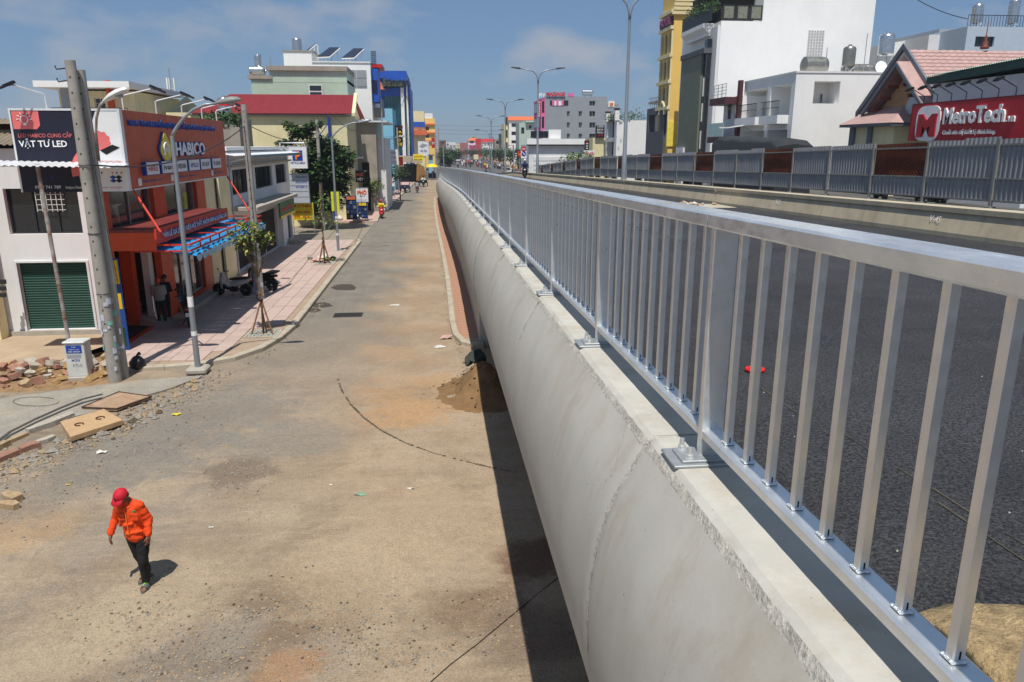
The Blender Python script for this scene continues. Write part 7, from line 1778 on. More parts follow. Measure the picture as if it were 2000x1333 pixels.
blob('shirt', [(V(-.03,.015,.90), V(-.045,.005,1.02), .146, .140, 1.22, (1,0,0)), (V(-.045,.005,1.02), V(-.06,-.005,1.27), .138, .146, 1.24, (1,0,0)), (V(-.06,-.005,1.27), V(-.07,-.03,1.375), .142, .08, 1.30, (1,0,0)), (sL+V(-.03,0,-.015), eL, .078, .060), (eL, wL+V(0,.012,.03), .060, .046), (sR+V(.03,0,-.015), eR, .078, .060), (eR, wR+V(0,.012,.03), .060, .046), (V(-.07,-.04,1.37), V(-.075,-.055,1.425), .078, .066), (sL+V(-.02,0,-.01), sR+V(.02,0,-.01), .076, .076), (V(-.02,-.0,.87), V(-.02,.02,.93), .142, .146, 1.24, (1,0,0)),
    (V(.0,-.145,1.10),V(-.12,-.145,1.07),.02,.02), (V(-.15,-.12,1.2),V(-.2,-.1,1.05),.025,.02), (V(.12,-.12,.97),V(-.1,-.14,.93),.022,.02), (wL+V(0,.02,.05), wL+V(0,.012,.02), .05, .05), (wR+V(0,.02,.05), wR+V(0,.012,.02), .05, .05)], m_oshirt, man, .0095, 5, .0075)
shirt = [o for o in man.children if o.name.startswith('shirt')][0]
mb = MB(); mb.tube([V(-.068,-.152,1.31), V(-.06,-.158,1.2), V(-.055,-.160,1.05), V(-.05,-.162,.93)], .008, 5); ob('button_placket', mb, M('orange_seam', S(236,110,40), .8), shirt, local=True)
for x0 in (-.19, .02):
    mb = MB(); mb.cbox(x0, x0+.10, -.156, -.142, 1.16, 1.27, .006); mb.cbox(x0-.004, x0+.104, -.162, -.146, 1.24, 1.275, .006); ob('chest_pocket', mb, m_oshirt, shirt, local=True)
mb = MB(); mb.cbox(.045, .095, -.158, -.146, 1.285, 1.325, .004); ob('badge', mb, M('green_badge', S(60,120,60), .6), shirt, local=True)
for s in (-1, 1): mb = MB(); mb.prism([(-.075+s*.012,-.125,1.39),(-.075+s*.085,-.06,1.43),(-.075+s*.09,-.09,1.36),(-.075+s*.05,-.135,1.345)], (0,-.008,.004)); ob('collar', mb, m_oshirt, shirt, local=True)
blob('trousers', [(V(-.03,.02,.84), V(-.03,.02,.93), .14, .135, 1.25, (1,0,0)), (hL, kL, .105, .076), (kL, aL+V(0,0,.05), .076, .06), (hR, kR, .105, .076), (kR, aR+V(0,0,.05), .076, .06), (kL+V(.01,-.03,-.02), kL+V(.0,-.02,-.08), .058, .05), (aL+V(0,0,.09), aL+V(0,-.01,.04), .066, .062), (aR+V(0,0,.09), aR+V(0,-.01,.04), .066, .062)], m_btrou, man, .0105, 4, .006)
m_cap = M('red_cap', S(190,24,46), .75, var=.08, scale=12, bump=.2, bscale=60)
f, u = hf.normalized(), hu.normalized(); s = f.cross(u)
mb = MB(); rg = []
for a in (0,18,36,54,72,86):
    c_ = hd+u*(.025+.098*math.sin(R(a)))-f*.008; r_ = .104*math.cos(R(a))**.8; rg.append([c_+s*r_*.95*math.cos(2*math.pi*k/20)+f*r_*1.05*math.sin(2*math.pi*k/20) for k in range(20)])
mb.loft(rg); cap_ = ob('cap', mb, m_cap, man, smooth=60, local=True)
mb = MB(); top = [hd+u*.03+s*x+f*(.072+.105*math.sqrt(max(0,1-(x/.095)**2)))-u*.25*(x*x)/.1 for x in [-.093+.0186*i for i in range(11)]]; inn = [hd+u*.035+s*x+f*.06 for x in [-.093+.0186*i for i in range(11)]]
mb.loft([inn, top, [p-u*.008 for p in top], [p-u*.008 for p in inn]], cap=False, closed=False); ob('brim', mb, m_cap, cap_, smooth=1, local=True)
mb = MB(); c_ = hd+u*.075+f*.094; mb.obox(c_, (.026,.03,.012), Matrix((s, u, f)).transposed()); ob('cap_badge', mb, m_txt_k, cap_, local=True)
blob('hair', [(hd-f*.05-u*.005, hd-f*.06-u*.05, .06, .045, 1.3, s), (hd+s*.07-f*.01+u*.02, hd+s*.075-f*.01-u*.02, .022, .016), (hd-s*.07-f*.01+u*.02, hd-s*.075-f*.01-u*.02, .022, .016)], m_hair, man, .012, 2)
m_sand = M('grey_sandal', S(88,96,94), .7, var=.1); m_lime = M('lime_mark', S(150,230,90), .6)
for a, yaw in ((aL, V(.10,-1,0)), (aR, V(-.25,-1,0))):
    yv = yaw.normalized(); sd_ = V(-yv.y, yv.x, 0); g0 = V(a.x, a.y, .0); mb = MB()
    out = [g0+yv*(.045+.15*math.cos(q))+sd_*(.048+.008*math.cos(q))*math.sin(q) for q in [2*math.pi*i/20 for i in range(20)]]
    mb.prism(out, (0,0,.026)); sn = ob('sandal', mb, m_sand, man, local=True)
    mb = MB(); mb.loft([[g0+yv*y0+sd_*(.056*math.cos(R(q)))+V(0,0,.02+h*math.sin(R(q))) for q in range(0, 181, 20)] for y0, h in ((.03,.085),(.075,.078),(.12,.06))], cap=False, closed=False); ob('strap', mb, m_sand, sn, smooth=1, local=True)
    mb = MB(); P_ = [g0+yv*.05+sd_*.012+V(0,0,.108), g0+yv*.075-sd_*.004+V(0,0,.106), g0+yv*.115-sd_*.006+V(0,0,.088), g0+yv*.045+sd_*.034+V(0,0,.094)]; mb.add(P_, [(0,1,2),(0,1,3)]); mb.tube([P_[3], P_[1], P_[2]], .006, 5); ob('side_mark', mb, m_lime, sn, local=True)

# ---- generic standing figure for the shop (facing +y or any by rz)
def stander(label, loc, rz, shirt, trou, headm, reach=.25, bow=.0, vox=.02):
    t = thing('person', label, 'person', loc, rz)
    hd = V(0,-.05-bow*.1,1.56); f = V(0,-1,-.35-bow); u = V(0,-.35-bow,1)
    J = dict(sL=V(.18,0,1.37), sR=V(-.18,0,1.37), eL=V(.22,-.05,1.10), eR=V(-.22,-.05,1.10), wL=V(.12,-reach,1.06), wR=V(-.12,-reach,1.04), hL=V(.09,0,.9), hR=V(-.09,0,.9), kL=V(.09,-.02,.49), kR=V(-.09,-.02,.49), aL=V(.1,.02,.08), aR=V(-.1,.02,.08))
    sk_ = head_prims(hd, f, u) + [(V(0,-.01,1.40), hd, .055, .055), (V(0,0,.92), V(0,0,1.32), .12, .14, 1.25, (1,0,0)), (J['sL'],J['eL'],.05,.04), (J['eL'],J['wL'],.04,.028), (J['sR'],J['eR'],.05,.04), (J['eR'],J['wR'],.04,.028), (J['hL'],J['kL'],.08,.055), (J['kL'],J['aL'],.05,.036), (J['hR'],J['kR'],.08,.055), (J['kR'],J['aR'],.05,.036), (J['sL'],J['sR'],.06,.06), (V(.1,.0,.045),V(.11,-.14,.03),.035,.03), (V(-.1,.0,.045),V(-.11,-.14,.03),.035,.03)]
    sk_ += hand(J['wL'], V(-.3,-1,0), V(-.4,0,1), V(-.8,.2,-.2)) + hand(J['wR'], V(.3,-1,0), V(.4,0,1), V(.8,.2,-.2))
    b = blob('body', sk_, m_skin, t, vox*.6, 2); face_parts(b, hd, f.normalized(), u.normalized())
    blob('shirt', [(V(0,.01,.93), V(0,0,1.3), .15, .155, 1.27, (1,0,0)), (V(0,0,1.3), V(0,-.01,1.38), .14, .08, 1.3, (1,0,0)), (J['sL'],J['eL'],.07,.06), (J['eL'],J['wL'],.06,.045), (J['sR'],J['eR'],.07,.06), (J['eR'],J['wR'],.06,.045)], shirt, t, vox, 3)
    blob('trousers', [(V(0,.01,.86), V(0,.01,.95), .135, .13, 1.25, (1,0,0)), (J['hL'],J['kL'],.10,.075), (J['kL'],J['aL']+V(0,0,.05),.075,.06), (J['hR'],J['kR'],.10,.075), (J['kR'],J['aR']+V(0,0,.05),.075,.06)], trou, t, vox, 3)
    fn, un = f.normalized(), u.normalized(); sn = fn.cross(un)
    blob('hair' if headm is m_hair else 'helmet', [(hd+un*.04-fn*.02, hd+un*.045, .103, .10, .95, sn), (hd-fn*.05+un*.02, hd-fn*.06-un*.02, .07, .055, 1.2, sn)], headm, t, vox*.8, 2)
    return t
m_gshirt = M('light_grey_jacket', S(150,148,146), .85, var=.1, bump=.4, bscale=9); m_nshirt = M('navy_shirt', S(26,28,44), .85, var=.1); m_dtrou = M('slate_trousers', S(40,42,50), .85, var=.1); m_rhelm = M('orange_red_helmet', S(206,70,40), .35, var=.05)
q = G(312,636,.15); stander('person in light grey jacket and orange red helmet reading at the shop entrance', (q.x, q.y+.3, .15), R(205), m_gshirt, m_dtrou, m_rhelm, .32)
q2 = G(318,622,.15); stander('person in navy shirt standing in the shadow behind the helmeted customer', (q.x-.05, q.y+1.0, .15), R(170), m_nshirt, m_dtrou, m_hair, .3, .3)

# ---- riders and their motorcycles in traffic
def make_rider(name, label, loc, rz, shirt, trou, helm, vox=.03, group=None):
    t = thing(name, label, 'person', loc, rz, group)   # local frame matches the scooter: facing +y
    sk_ = [(V(0,-.22,1.32), V(0,-.14,1.50), .06, .06), (V(0,-.11,1.50), V(0,-.12,1.56), .085, .095)]
    J = dict(sL=V(.18,-.2,1.27), sR=V(-.18,-.2,1.27), eL=V(.30,.03,1.08), eR=V(-.30,.03,1.08), wL=V(.30,.25,1.03), wR=V(-.30,.25,1.03), hL=V(.09,-.3,.86), hR=V(-.09,-.3,.86), kL=V(.17,.14,.74), kR=V(-.17,.14,.74), aL=V(.17,.10,.36), aR=V(-.17,.10,.36))
    sk_ += [(V(0,-.3,.9), V(0,-.2,1.25), .12, .14, 1.25, (1,0,0)), (J['sL'],J['eL'],.05,.04), (J['eL'],J['wL'],.04,.035), (J['sR'],J['eR'],.05,.04), (J['eR'],J['wR'],.04,.035), (J['wL'],J['wL']+V(.02,.07,-.01),.035,.03), (J['wR'],J['wR']+V(-.02,.07,-.01),.035,.03), (J['hL'],J['kL'],.08,.06), (J['kL'],J['aL'],.055,.04), (J['hR'],J['kR'],.08,.06), (J['kR'],J['aR'],.055,.04), (J['aL'],J['aL']+V(0,.14,-.03),.04,.035), (J['aR'],J['aR']+V(0,.14,-.03),.04,.035)]
    blob('body', sk_, m_skin, t, vox*.8, 1)
    blob('shirt', [(V(0,-.31,.9), V(0,-.2,1.25), .15, .155, 1.27, (1,0,0)), (J['sL'],J['eL'],.075,.06), (J['eL'],J['wL'],.06,.045), (J['sR'],J['eR'],.075,.06), (J['eR'],J['wR'],.06,.045)], shirt, t, vox, 2)
    blob('trousers', [(V(0,-.3,.84), V(0,-.28,.9), .135, .13, 1.25, (1,0,0)), (J['hL'],J['kL'],.10,.078), (J['kL'],J['aL'],.075,.06), (J['hR'],J['kR'],.10,.078), (J['kR'],J['aR'],.075,.06)], trou, t, vox, 2)
    blob('helmet', [(V(0,-.12,1.58), V(0,-.10,1.60), .12, .115)], helm, t, vox*.8, 2)
    return t
m_yshirt = M('yellow_shirt', S(232,202,24), .8, var=.08); m_pinkh = M('pink_helmet', S(214,50,110), .4); m_wh = M('white_helmet', S(226,228,230), .4); m_bsh = M('blue_jacket', S(30,44,84), .8, var=.1); m_wsh = M('white_shirt', S(214,214,214), .8); m_rsh = M('red_shirt', S(180,36,40), .8); m_ksh = M('black_jacket', S(30,30,34), .8); m_bluh = M('blue_helmet', S(40,100,190), .4); m_blkt = M('dark_jeans', S(30,32,42), .85)
q = G(745,428); sA = scooter('motorcycle', 'red motorcycle ridden toward the camera on the left street', (q.x, q.y+.5, 0), R(185), m_redb, cub=True); rA = make_rider('person', 'rider in bright yellow shirt and pink helmet on the red motorcycle', (q.x, q.y+.5, 0), R(185), m_yshirt, m_blkt, m_pinkh, .022)
q = G(815,377); copy_tree(sA, None, (q.x, q.y, 0), R(0), 'red motorcycle ridden away beside the cargo tricycles'); copy_tree(rA, None, (q.x, q.y, 0), R(0), 'rider in grey shirt on the red motorcycle beside the cargo tricycles', mats={'yellow_shirt': m_gshirt, 'pink_helmet': m_ksh})
sB = scooter('motorcycle', 'dark motorcycle coming up the left street beside the railing end', (0,0,0), R(180), m_plast); q = G(846,349); sB.location = (q.x, q.y, 0)
copy_tree(rA, None, (q.x, q.y, 0), R(180), 'rider in dark clothes and white helmet on the dark motorcycle by the railing end', mats={'yellow_shirt': m_ksh, 'pink_helmet': m_wh})
zz = zd(7.6, 66); copy_tree(sB, None, (7.75, 66, zz), R(172), 'dark motorcycle on the bridge deck near the median barrier'); copy_tree(rA, None, (7.75, 66, zz), R(172), 'rider in navy jacket and white helmet on the bridge deck', mats={'yellow_shirt': m_bsh, 'pink_helmet': m_wh})
# cargo tricycles
m_trike = M('tricycle_blue', S(34,48,74), .5, var=.1)
def tricycle(label, loc, rz, col):
    t = thing('cargo_tricycle', label, 'tricycle', loc, rz)
    def b(name, m_, *bx, bev=.02):
        mb = MB(); [mb.cbox(*q, bev) for q in bx]; return ob(name, mb, m_, t, local=True)
    b('tray', col, (-.62,.62,-1.6,.05,.55,.62), (-.62,-.58,-1.6,.05,.62,1.0), (.58,.62,-1.6,.05,.62,1.0), (-.58,.58,.01,.05,.62,1.0), (-.58,.58,-1.6,-1.56,.62,1.0)); b('rail', col, (-.62,-.58,-1.6,-1.56,1.0,1.7), (.58,.62,-1.6,-1.56,1.0,1.7), (-.62,-.58,.0,.04,1.0,1.7), (.58,.62,.0,.04,1.0,1.7), (-.62,.62,-1.6,-1.56,1.66,1.7), (-.62,.62,.0,.04,1.66,1.7), (-.62,-.58,-1.56,0,1.66,1.7), (.58,.62,-1.56,0,1.66,1.7), bev=.008)
    b('seat', m_seatv, (-.16,.16,.1,.6,.72,.84), bev=.04); b('tank', col, (-.13,.13,.6,.95,.66,.86), bev=.05); b('front_cover', col, (-.2,.2,1.15,1.22,.4,1.0), bev=.03); b('engine', m_plast, (-.16,.16,.35,.8,.25,.6), bev=.04); b('mudguard', m_plast, (-.72,-.55,-1.2,-.5,.56,.62), (.55,.72,-1.2,-.5,.56,.62))
    mb = MB(); mb.tube([(-.35,.95,1.05),(0,1.05,1.02),(.35,.95,1.05)], .02, 6); mb.tube([(0,1.05,1.0),(0,1.35,.28)], .035, 6); ob('handlebar', mb, m_plast, t, local=True)
    mb = MB(); mb.sphere((0,1.24,.88), .1, 8, 6); ob('headlight', mb, m_platew, t, local=True)
    for x, y in ((-.64,-.85),(.64,-.85),(0,1.35)):
        mb = MB(); mb.lathe([(.17,-.05),(.27,-.055),(.28,0),(.27,.055),(.17,.05)], 18, (x,y,.28), Matrix.Rotation(R(90), 3, 'Y')); wh = ob('wheel', mb, m_tyre, t, local=True); mb = MB(); mb.lathe([(0,-.04),(.17,-.035),(.17,.035),(0,.04)], 14, (x,y,.28), Matrix.Rotation(R(90), 3, 'Y')); ob('rim', mb, m_alloy, wh, local=True)
    return t
q = G(791,378); tricycle('dark blue cargo tricycle stopped at the kerb under the white street board', (q.x, q.y+1.2, 0), R(180), m_trike)
q = G(827,366); tr = tricycle('black cargo tricycle coming up the middle of the left street', (q.x, q.y+1, 0), R(180), m_plast); copy_tree(rA, None, (q.x, q.y+.9, .02), R(180), 'driver in white shirt on the black cargo tricycle', mats={'yellow_shirt': m_wsh, 'pink_helmet': m_ksh})
# boulevard traffic
rnd = random.Random(77); cols = [m_yshirt, m_bsh, m_wsh, m_rsh, m_ksh, m_gshirt]; hel = [m_wh, m_bluh, m_rhelm, m_ksh, m_pinkh]
spots = []
for i in range(70):
    u = rnd.uniform(890, 1062); v = 312 + (rnd.random()**.7)*(16+max(0, (u-930)*.13))
    spots.append((u, min(v, 343)))
for i in range(26): spots.append((rnd.uniform(940, 1060), rnd.uniform(329, 344)))
spots.sort(key=lambda a: a[1])
for u, v in spots:
    q = G(u, v); rz = 0 if (u < 960) == (rnd.random() < .5) else math.pi
    bn, bm_ = rnd.choice([('black', m_plast), ('red', m_redb), ('white', m_sil), ('navy', m_blueb)]); sn_, sm_ = rnd.choice(list(zip(('yellow shirt', 'blue jacket', 'white shirt', 'red shirt', 'black jacket', 'grey jacket'), cols))); hn_, hm_ = rnd.choice(list(zip(('white', 'blue', 'orange', 'black', 'pink'), hel)))
    copy_tree(sB, None, (q.x, q.y, 0), rz, 'small %s motorcycle ridden %s in the far boulevard traffic' % (bn, 'away' if rz == 0 else 'toward the camera'), 'motorcycles on the far boulevard', mats={'black_plastic': bm_})
    copy_tree(rA, None, (q.x, q.y, 0), rz, 'small rider in %s and %s helmet riding %s in far traffic' % (sn_, hn_, 'away' if rz == 0 else 'toward the camera'), 'riders on the far boulevard', mats={'yellow_shirt': sm_, 'pink_helmet': hm_})
# parked row glimpsed under the fence
for oi_, u in enumerate((1815, 1722, 1300, 1245, 1195, 1182, 1164, 1155, 1125, 1108, 1075)):
    X = 22.6; q = ONX(u, 380, X); copy_tree(sB, None, (X+rnd.uniform(-.3,.3), q.y, zs(q.y)), rnd.choice((R(8), R(172)))+rnd.uniform(-.1,.1), ('rightmost', 'second from the right', 'third from the right', 'fourth from the right', 'fifth from the right', 'sixth from the right', 'fifth from the left', 'fourth from the left', 'third from the left', 'second from the left', 'leftmost')[oi_]+' of the scooters parked behind the construction fence, seen under its sheets', 'scooters parked behind the fence', mats={'black_plastic': rnd.choice([m_plast, m_sil, m_blueb, m_plast])})
# cars and lorries on the boulevard
def lorry(name, label, loc, rz, cab, cargo, L=4.2, W=1.9, Hh=2.7, cat='truck'):
    t = thing(name, label, cat, loc, rz)
    def b(nm, m_, *bx, bev=.05):
        mb = MB(); [mb.cbox(*q, bev) for q in bx]; return ob(nm, mb, m_, t, local=True)
    b('cargo_box', cargo, (-W/2,W/2,-L+1.4,.9,.75,Hh)); b('cab', cab, (-W/2+.05,W/2-.05,.95,2.4,.5,2.1), bev=.15); b('windscreen', m_glass, (-W/2+.15,W/2-.15,2.36,2.42,1.25,1.9), bev=.01); b('bumper', m_plast, (-W/2,W/2,2.4,2.5,.35,.6)); b('chassis', m_plast, (-W/2+.2,W/2-.2,-L+1.5,2.3,.45,.74))
    for s in (-1, 1): b('headlight', m_platew, (s*.7-.15,s*.7+.15,2.41,2.46,.68,.85), bev=.02)
    for x in (-W/2+.1, W/2-.1):
        for y in (1.7, -L+2.6): mb = MB(); mb.lathe([(0,-.1),(.3,-.1),(.38,-.09),(.38,.09),(.3,.1),(0,.1)], 14, (x,y,.38), Matrix.Rotation(R(90), 3, 'Y')); ob('wheel', mb, m_tyre, t, local=True)
    return t
def car(label, loc, rz, col):
    t = thing('car', label, 'car', loc, rz); w_ = .85
    mb = MB(); mb.loft([[(x, y, z) for x, z in ((-w_*k,.3),(-w_*k,.3+h*.6),(-w_*k*.9,.3+h),(w_*k*.9,.3+h),(w_*k,.3+h*.6),(w_*k,.3))] for y, h, k in ((-2.1,.35,.85),(-1.9,.6,.97),(-.8,.65,1),(.9,.62,1),(1.8,.5,.95),(2.1,.3,.82))]); ob('body', mb, col, t, smooth=40, local=True)
    mb = MB(); mb.loft([[(-.74,-1.7,.95),(.74,-1.7,.95),(.74,1.15,.92),(-.74,1.15,.92)],[(-.6,-1.2,1.45),(.6,-1.2,1.45),(.6,.35,1.45),(-.6,.35,1.45)]]); ob('glasshouse', mb, m_glass, t, local=True); mb = MB(); mb.cbox(-.61,.61,-1.22,.37,1.44,1.5,.02); ob('roof', mb, col, t, local=True)
    for x in (-.78,.78):
        for y in (1.3,-1.3): mb = MB(); mb.lathe([(0,-.09),(.2,-.1),(.31,-.09),(.31,.09),(.2,.1),(0,.1)], 14, (x,y,.31), Matrix.Rotation(R(90), 3, 'Y')); ob('wheel', mb, m_tyre, t, local=True)
    for s in (-1, 1): mb = MB(); mb.cbox(s*.6-.14,s*.6+.14,2.0,2.08,.55,.68,.02); ob('headlight', mb, m_platew, t, local=True)
    return t
q = G(894,318); lorry('delivery_truck', 'white and teal truck in the middle of the far traffic', (q.x,q.y,0), math.pi, m_white, m_white2)
q = G(929,316); lorry('delivery_truck', 'beige box truck parked on the right half of the far boulevard', (q.x,q.y,0), 0, m_cream, m_cream, 5.2)
q = G(905,320); car('silver car beside the white truck in the far traffic', (q.x,q.y,0), math.pi, m_sil)
q = G(990,341); car('grey car near the bridge end in the far traffic', (q.x,q.y,0), math.pi, m_grey)
# ================================================================ clutter on the ground
rnd = random.Random(123)
def rock(mb, p, r, rnd, flat_=.7):
    vs = []
    for d in ((1,0,0),(-1,0,0),(0,1,0),(0,-1,0),(0,0,1),(0,0,-1)):
        k = rnd.uniform(.6, 1.3); vs.append(Vector((d[0]*r*k+rnd.uniform(-.2,.2)*r, d[1]*r*k+rnd.uniform(-.2,.2)*r, (d[2]*r*k*flat_))))
    a = rnd.uniform(0, 6.28); M_ = Matrix.Rotation(a, 3, 'Z'); n = [Vector(p)+M_ @ v for v in vs]
    mb.add(n, [(0,2,4),(2,1,4),(1,3,4),(3,0,4),(2,0,5),(1,2,5),(3,1,5),(0,3,5)])
gm_ = [MB(), MB(), MB()]
def scatter(n, uv, rmin, rmax, wts=(.45,.4,.15)):
    for i in range(n):
        u, v = uv(); q = G(u, v)
        if q.x > 1.1 or q.y > 60: continue
        r = rmin+(rmax-rmin)*rnd.random()**3; k = rnd.choices((0,1,2), wts)[0]
        rock(gm_[k], (q.x, q.y, gz(q.x, q.y)+r*.2), r, rnd)
def band(pts, sd_):
    def f():
        i = rnd.randrange(len(pts)-1); t_ = rnd.random(); a, b_ = pts[i], pts[i+1]
        return a[0]+(b_[0]-a[0])*t_+rnd.gauss(0, sd_*.8), a[1]+(b_[1]-a[1])*t_+rnd.gauss(0, sd_)
    return f
scatter(2600, band([(-20,940),(120,880),(250,820),(360,765),(460,735)], 16), .006, .045)
scatter(420, band([(-20,925),(110,870),(250,832),(330,775),(440,735)], 11), .03, .13, (.4,.45,.15))
scatter(1800, band([(-20,1000),(150,930),(320,860),(430,800)], 32), .005, .03)
cen = [(rnd.uniform(150,1080), rnd.uniform(1170,1335), rnd.uniform(25,80)) for k in range(16)]
def clump():
    c_ = rnd.choice(cen); return rnd.gauss(c_[0], c_[2]*1.6), rnd.gauss(c_[1], c_[2]*.45)
scatter(3600, clump, .004, .03)
scatter(1500, lambda: (rnd.gauss(560,160), rnd.gauss(1215,45)), .005, .03)
scatter(800, lambda: (rnd.uniform(0,1080), rnd.uniform(880,1333)), .003, .013)
scatter(700, band([(860,440),(868,560),(885,650),(910,720)], 5), .01, .05)
scatter(500, band([(440,735),(520,690),(600,620),(640,575),(700,500)], 6), .008, .045)
scatter(500, lambda: (rnd.gauss(470,40), rnd.gauss(930,25)), .006, .03)
for mb, nm, c_, lab in zip(gm_, range(3), (S(140,134,124), S(156,136,108), S(92,80,66)), ('grey crushed gravel scattered over the dirt junction', 'tan pebbles and earth crumbs scattered over the dirt junction', 'dark stones scattered over the dirt junction')):
    o = ob('gravel', mb, M('gravel_%d' % nm, c_, .95, var=.3, scale=30)); tag(o, lab, 'gravel', kind='stuff')
# rubble heap at the corner
m_rub = [M('rubble_tan', S(170,146,112), .95, var=.25, scale=9, bump=.6, bscale=30, dirt=.6, dcol=S(130,104,74)), M('rubble_grey', S(172,164,150), .95, var=.2, scale=9, bump=.6, bscale=30), M('rubble_brick', S(152,112,94), .95, var=.2, scale=9, bump=.5), M('rubble_ochre', S(170,138,92), .95, var=.2, scale=9, bump=.5)]
p0_, p1_ = G(-60,745), G(225,735); rb = thing('rubble_heap', 'heap of broken concrete, bricks and yellow earth before the white shop', 'rubble', ((p0_.x+p1_.x)/2, (p0_.y+p1_.y)/2, 0))
mb = MB(); nx_, ny_ = 40, 10; L0, L1, H0, H1 = G(-80,776), G(238,752), G(-80,722), G(238,690)
for j in range(ny_+1):
    for i in range(nx_+1):
        a = L0.lerp(L1, i/nx_); b_ = H0.lerp(H1, i/nx_); p = a.lerp(b_, j/ny_); h = math.sin(math.pi*min(1, j/ny_*1.0))**.7*.10+noise.noise((p.x*2.5,p.y*2.5,1))*.09*math.sin(math.pi*j/ny_)
        mb.v.append((p.x, p.y, h-.02))
for j in range(ny_):
    for i in range(nx_): a = j*(nx_+1)+i; mb.f.append((a, a+1, a+nx_+2, a+nx_+1)); mb.m.append(0)
ob('earth_mound', mb, M('yellow_earth', S(142,114,82), .98, var=.3, scale=4, bump=1, bscale=14, dirt=.7, dcol=S(96,74,52)), rb, smooth=1)
for i in range(190):
    f, g = rnd.random(), rnd.random(); a = L0.lerp(L1, f); b_ = H0.lerp(H1, f); p = a.lerp(b_, .1+.8*g)
    sz = rnd.choice((.09,.12,.15,.2,.26,.34,.42)); mb = MB(); Mx = (Matrix.Rotation(rnd.uniform(0,6.3), 3, 'Z') @ Matrix.Rotation(rnd.uniform(-.6,.6), 3, 'X') @ Matrix.Rotation(rnd.uniform(-.5,.5), 3, 'Y'))
    pts = [Vector((sz*(.5+rnd.uniform(-.12,.12))*math.cos(q), sz*.75*(.5+rnd.uniform(-.15,.15))*math.sin(q), 0)) for q in [2*math.pi*k/6+rnd.uniform(-.25,.25) for k in range(6)]]
    th = sz*rnd.uniform(.3,.55); c_ = Vector((p.x, p.y, (.12+.12*rnd.random())*math.sin(math.pi*g)+th*.3)); mb.prism([c_+Mx @ (q-Vector((0,0,th/2))) for q in pts], Mx @ Vector((0,0,th))); ob('stone', mb, rnd.choice(m_rub), rb)
# utility cabinet
q = G(158,742,.0); t = thing('utility_cabinet', 'white metal utility cabinet with blue label beside the rubble', 'cabinet', (q.x, q.y, 0))
def lb(name, m_, *bx, bev=.01, par=None):
    mb = MB(); [mb.cbox(*b, bev) for b in bx]; return ob(name, mb, m_, par or t)
m_cab = M('cabinet_paint', S(206,208,204), .5, .1, var=.06, scale=3, dirt=.3, dcol=S(150,140,122), streak=.3)
lb('plinth', m_conc_gen, (q.x-.38,q.x+.42,q.y-.26,q.y+.36,-.02,.14), bev=.02); lb('housing', m_cab, (q.x-.25,q.x+.29,q.y-.16,q.y+.26,.14,1.1), bev=.015); lb('lid', m_cab, (q.x-.28,q.x+.32,q.y-.19,q.y+.29,1.1,1.16), bev=.02)
lb('label', m_txt_b, (q.x-.2,q.x+.22,q.y-.166,q.y-.161,.82,1.05), bev=.001)
for i, s in enumerate(('TRẠM', 'ĐIỆN LỰC', '1900 545454')): text(s, (q.x+.01, q.y-.167, .98-.065*i), .1, NY, PZ, m_txt_w, t, ext=.002, align='CENTER', width=(.12,.3,.32)[i], height=.04)
text('MC333', (q.x+.02, q.y-.161, .58), .1, NY, PZ, m_txt_b, t, ext=.002, align='CENTER', width=.22, height=.07, bold=.03); text('KTLG', (q.x+.05, q.y-.161, .42), .1, NY, PZ, m_dgrey, t, ext=.002, align='CENTER', width=.24, height=.09)
lb('grey_notice', m_grey, (q.x-.2,q.x+.18,q.y-.165,q.y-.161,.68,.79), bev=.001)
# black rubbish bag
q = G(270,722,.05); mb = MB(); rg = []
for j in range(11):
    f = j/10; rr = .26*math.sin(math.pi*(.06+.86*f))**.6*(1-.25*f); rg.append([(q.x+(rr+.035*noise.noise((k*.9,j*.8,2)))*math.cos(2*math.pi*k/18), q.y+(rr+.035*noise.noise((k*.9,j*.8,7)))*math.sin(2*math.pi*k/18), .03+.42*f) for k in range(18)])
mb.loft(rg); mb.tube([(q.x,q.y,.43),(q.x+.03,q.y,.5),(q.x+.1,q.y-.03,.54)], [.05,.03,.06], 7)
o = ob('rubbish_bag', mb, M('black_bag', S(20,20,22), .35, var=.2, scale=9, bump=.9, bscale=14), smooth=40); tag(o, 'black tied rubbish bag at the foot of the twin poles', 'bag')
# lifted concrete cover slabs
m_slab = M('slab_concrete', S(186,154,116), .9, var=.14, scale=3, bump=.35, bscale=30, dirt=.4, dcol=S(128,100,70))
C4 = [G(a, b_, .16) for a, b_ in ((118,826),(203,801),(240,823),(138,856))]; t = thing('cover_slab', 'tan concrete cover slab with two lifting rings lying beside the cement strip', 'slab', ((C4[0].x+C4[2].x)/2, (C4[0].y+C4[2].y)/2, .05))
mb = MB(); mb.prism([Vector((p.x,p.y,.07)) for p in C4], (0,0,.11)); ob('slab', mb, m_slab, t)
for f in (.28, .72):
    c_ = C4[0].lerp(C4[1], f).lerp(C4[3].lerp(C4[2], f), .5); mb = MB(); mb.tube([(c_.x+.09*math.cos(a), c_.y+.09*math.sin(a), .195) for a in [i*math.pi/7 for i in range(13)]], .014, 6); ob('lifting_ring', mb, M('rusty_ring', S(92,58,40), .8, .3), t)
C4 = [G(a, b_, .09) for a, b_ in ((160,798),(232,768),(296,777),(228,801))]; t = thing('cover_slab', 'worn rusty framed cover slab sunk in the cement strip', 'slab', ((C4[0].x+C4[2].x)/2, (C4[0].y+C4[2].y)/2, .05))
mb = MB(); mb.prism([Vector((p.x,p.y,.05)) for p in C4], (0,0,.06)); ob('slab', mb, M('rusty_slab', S(166,138,112), .95, var=.2, scale=5, dirt=.7, dcol=S(120,76,54), bump=.4), t)
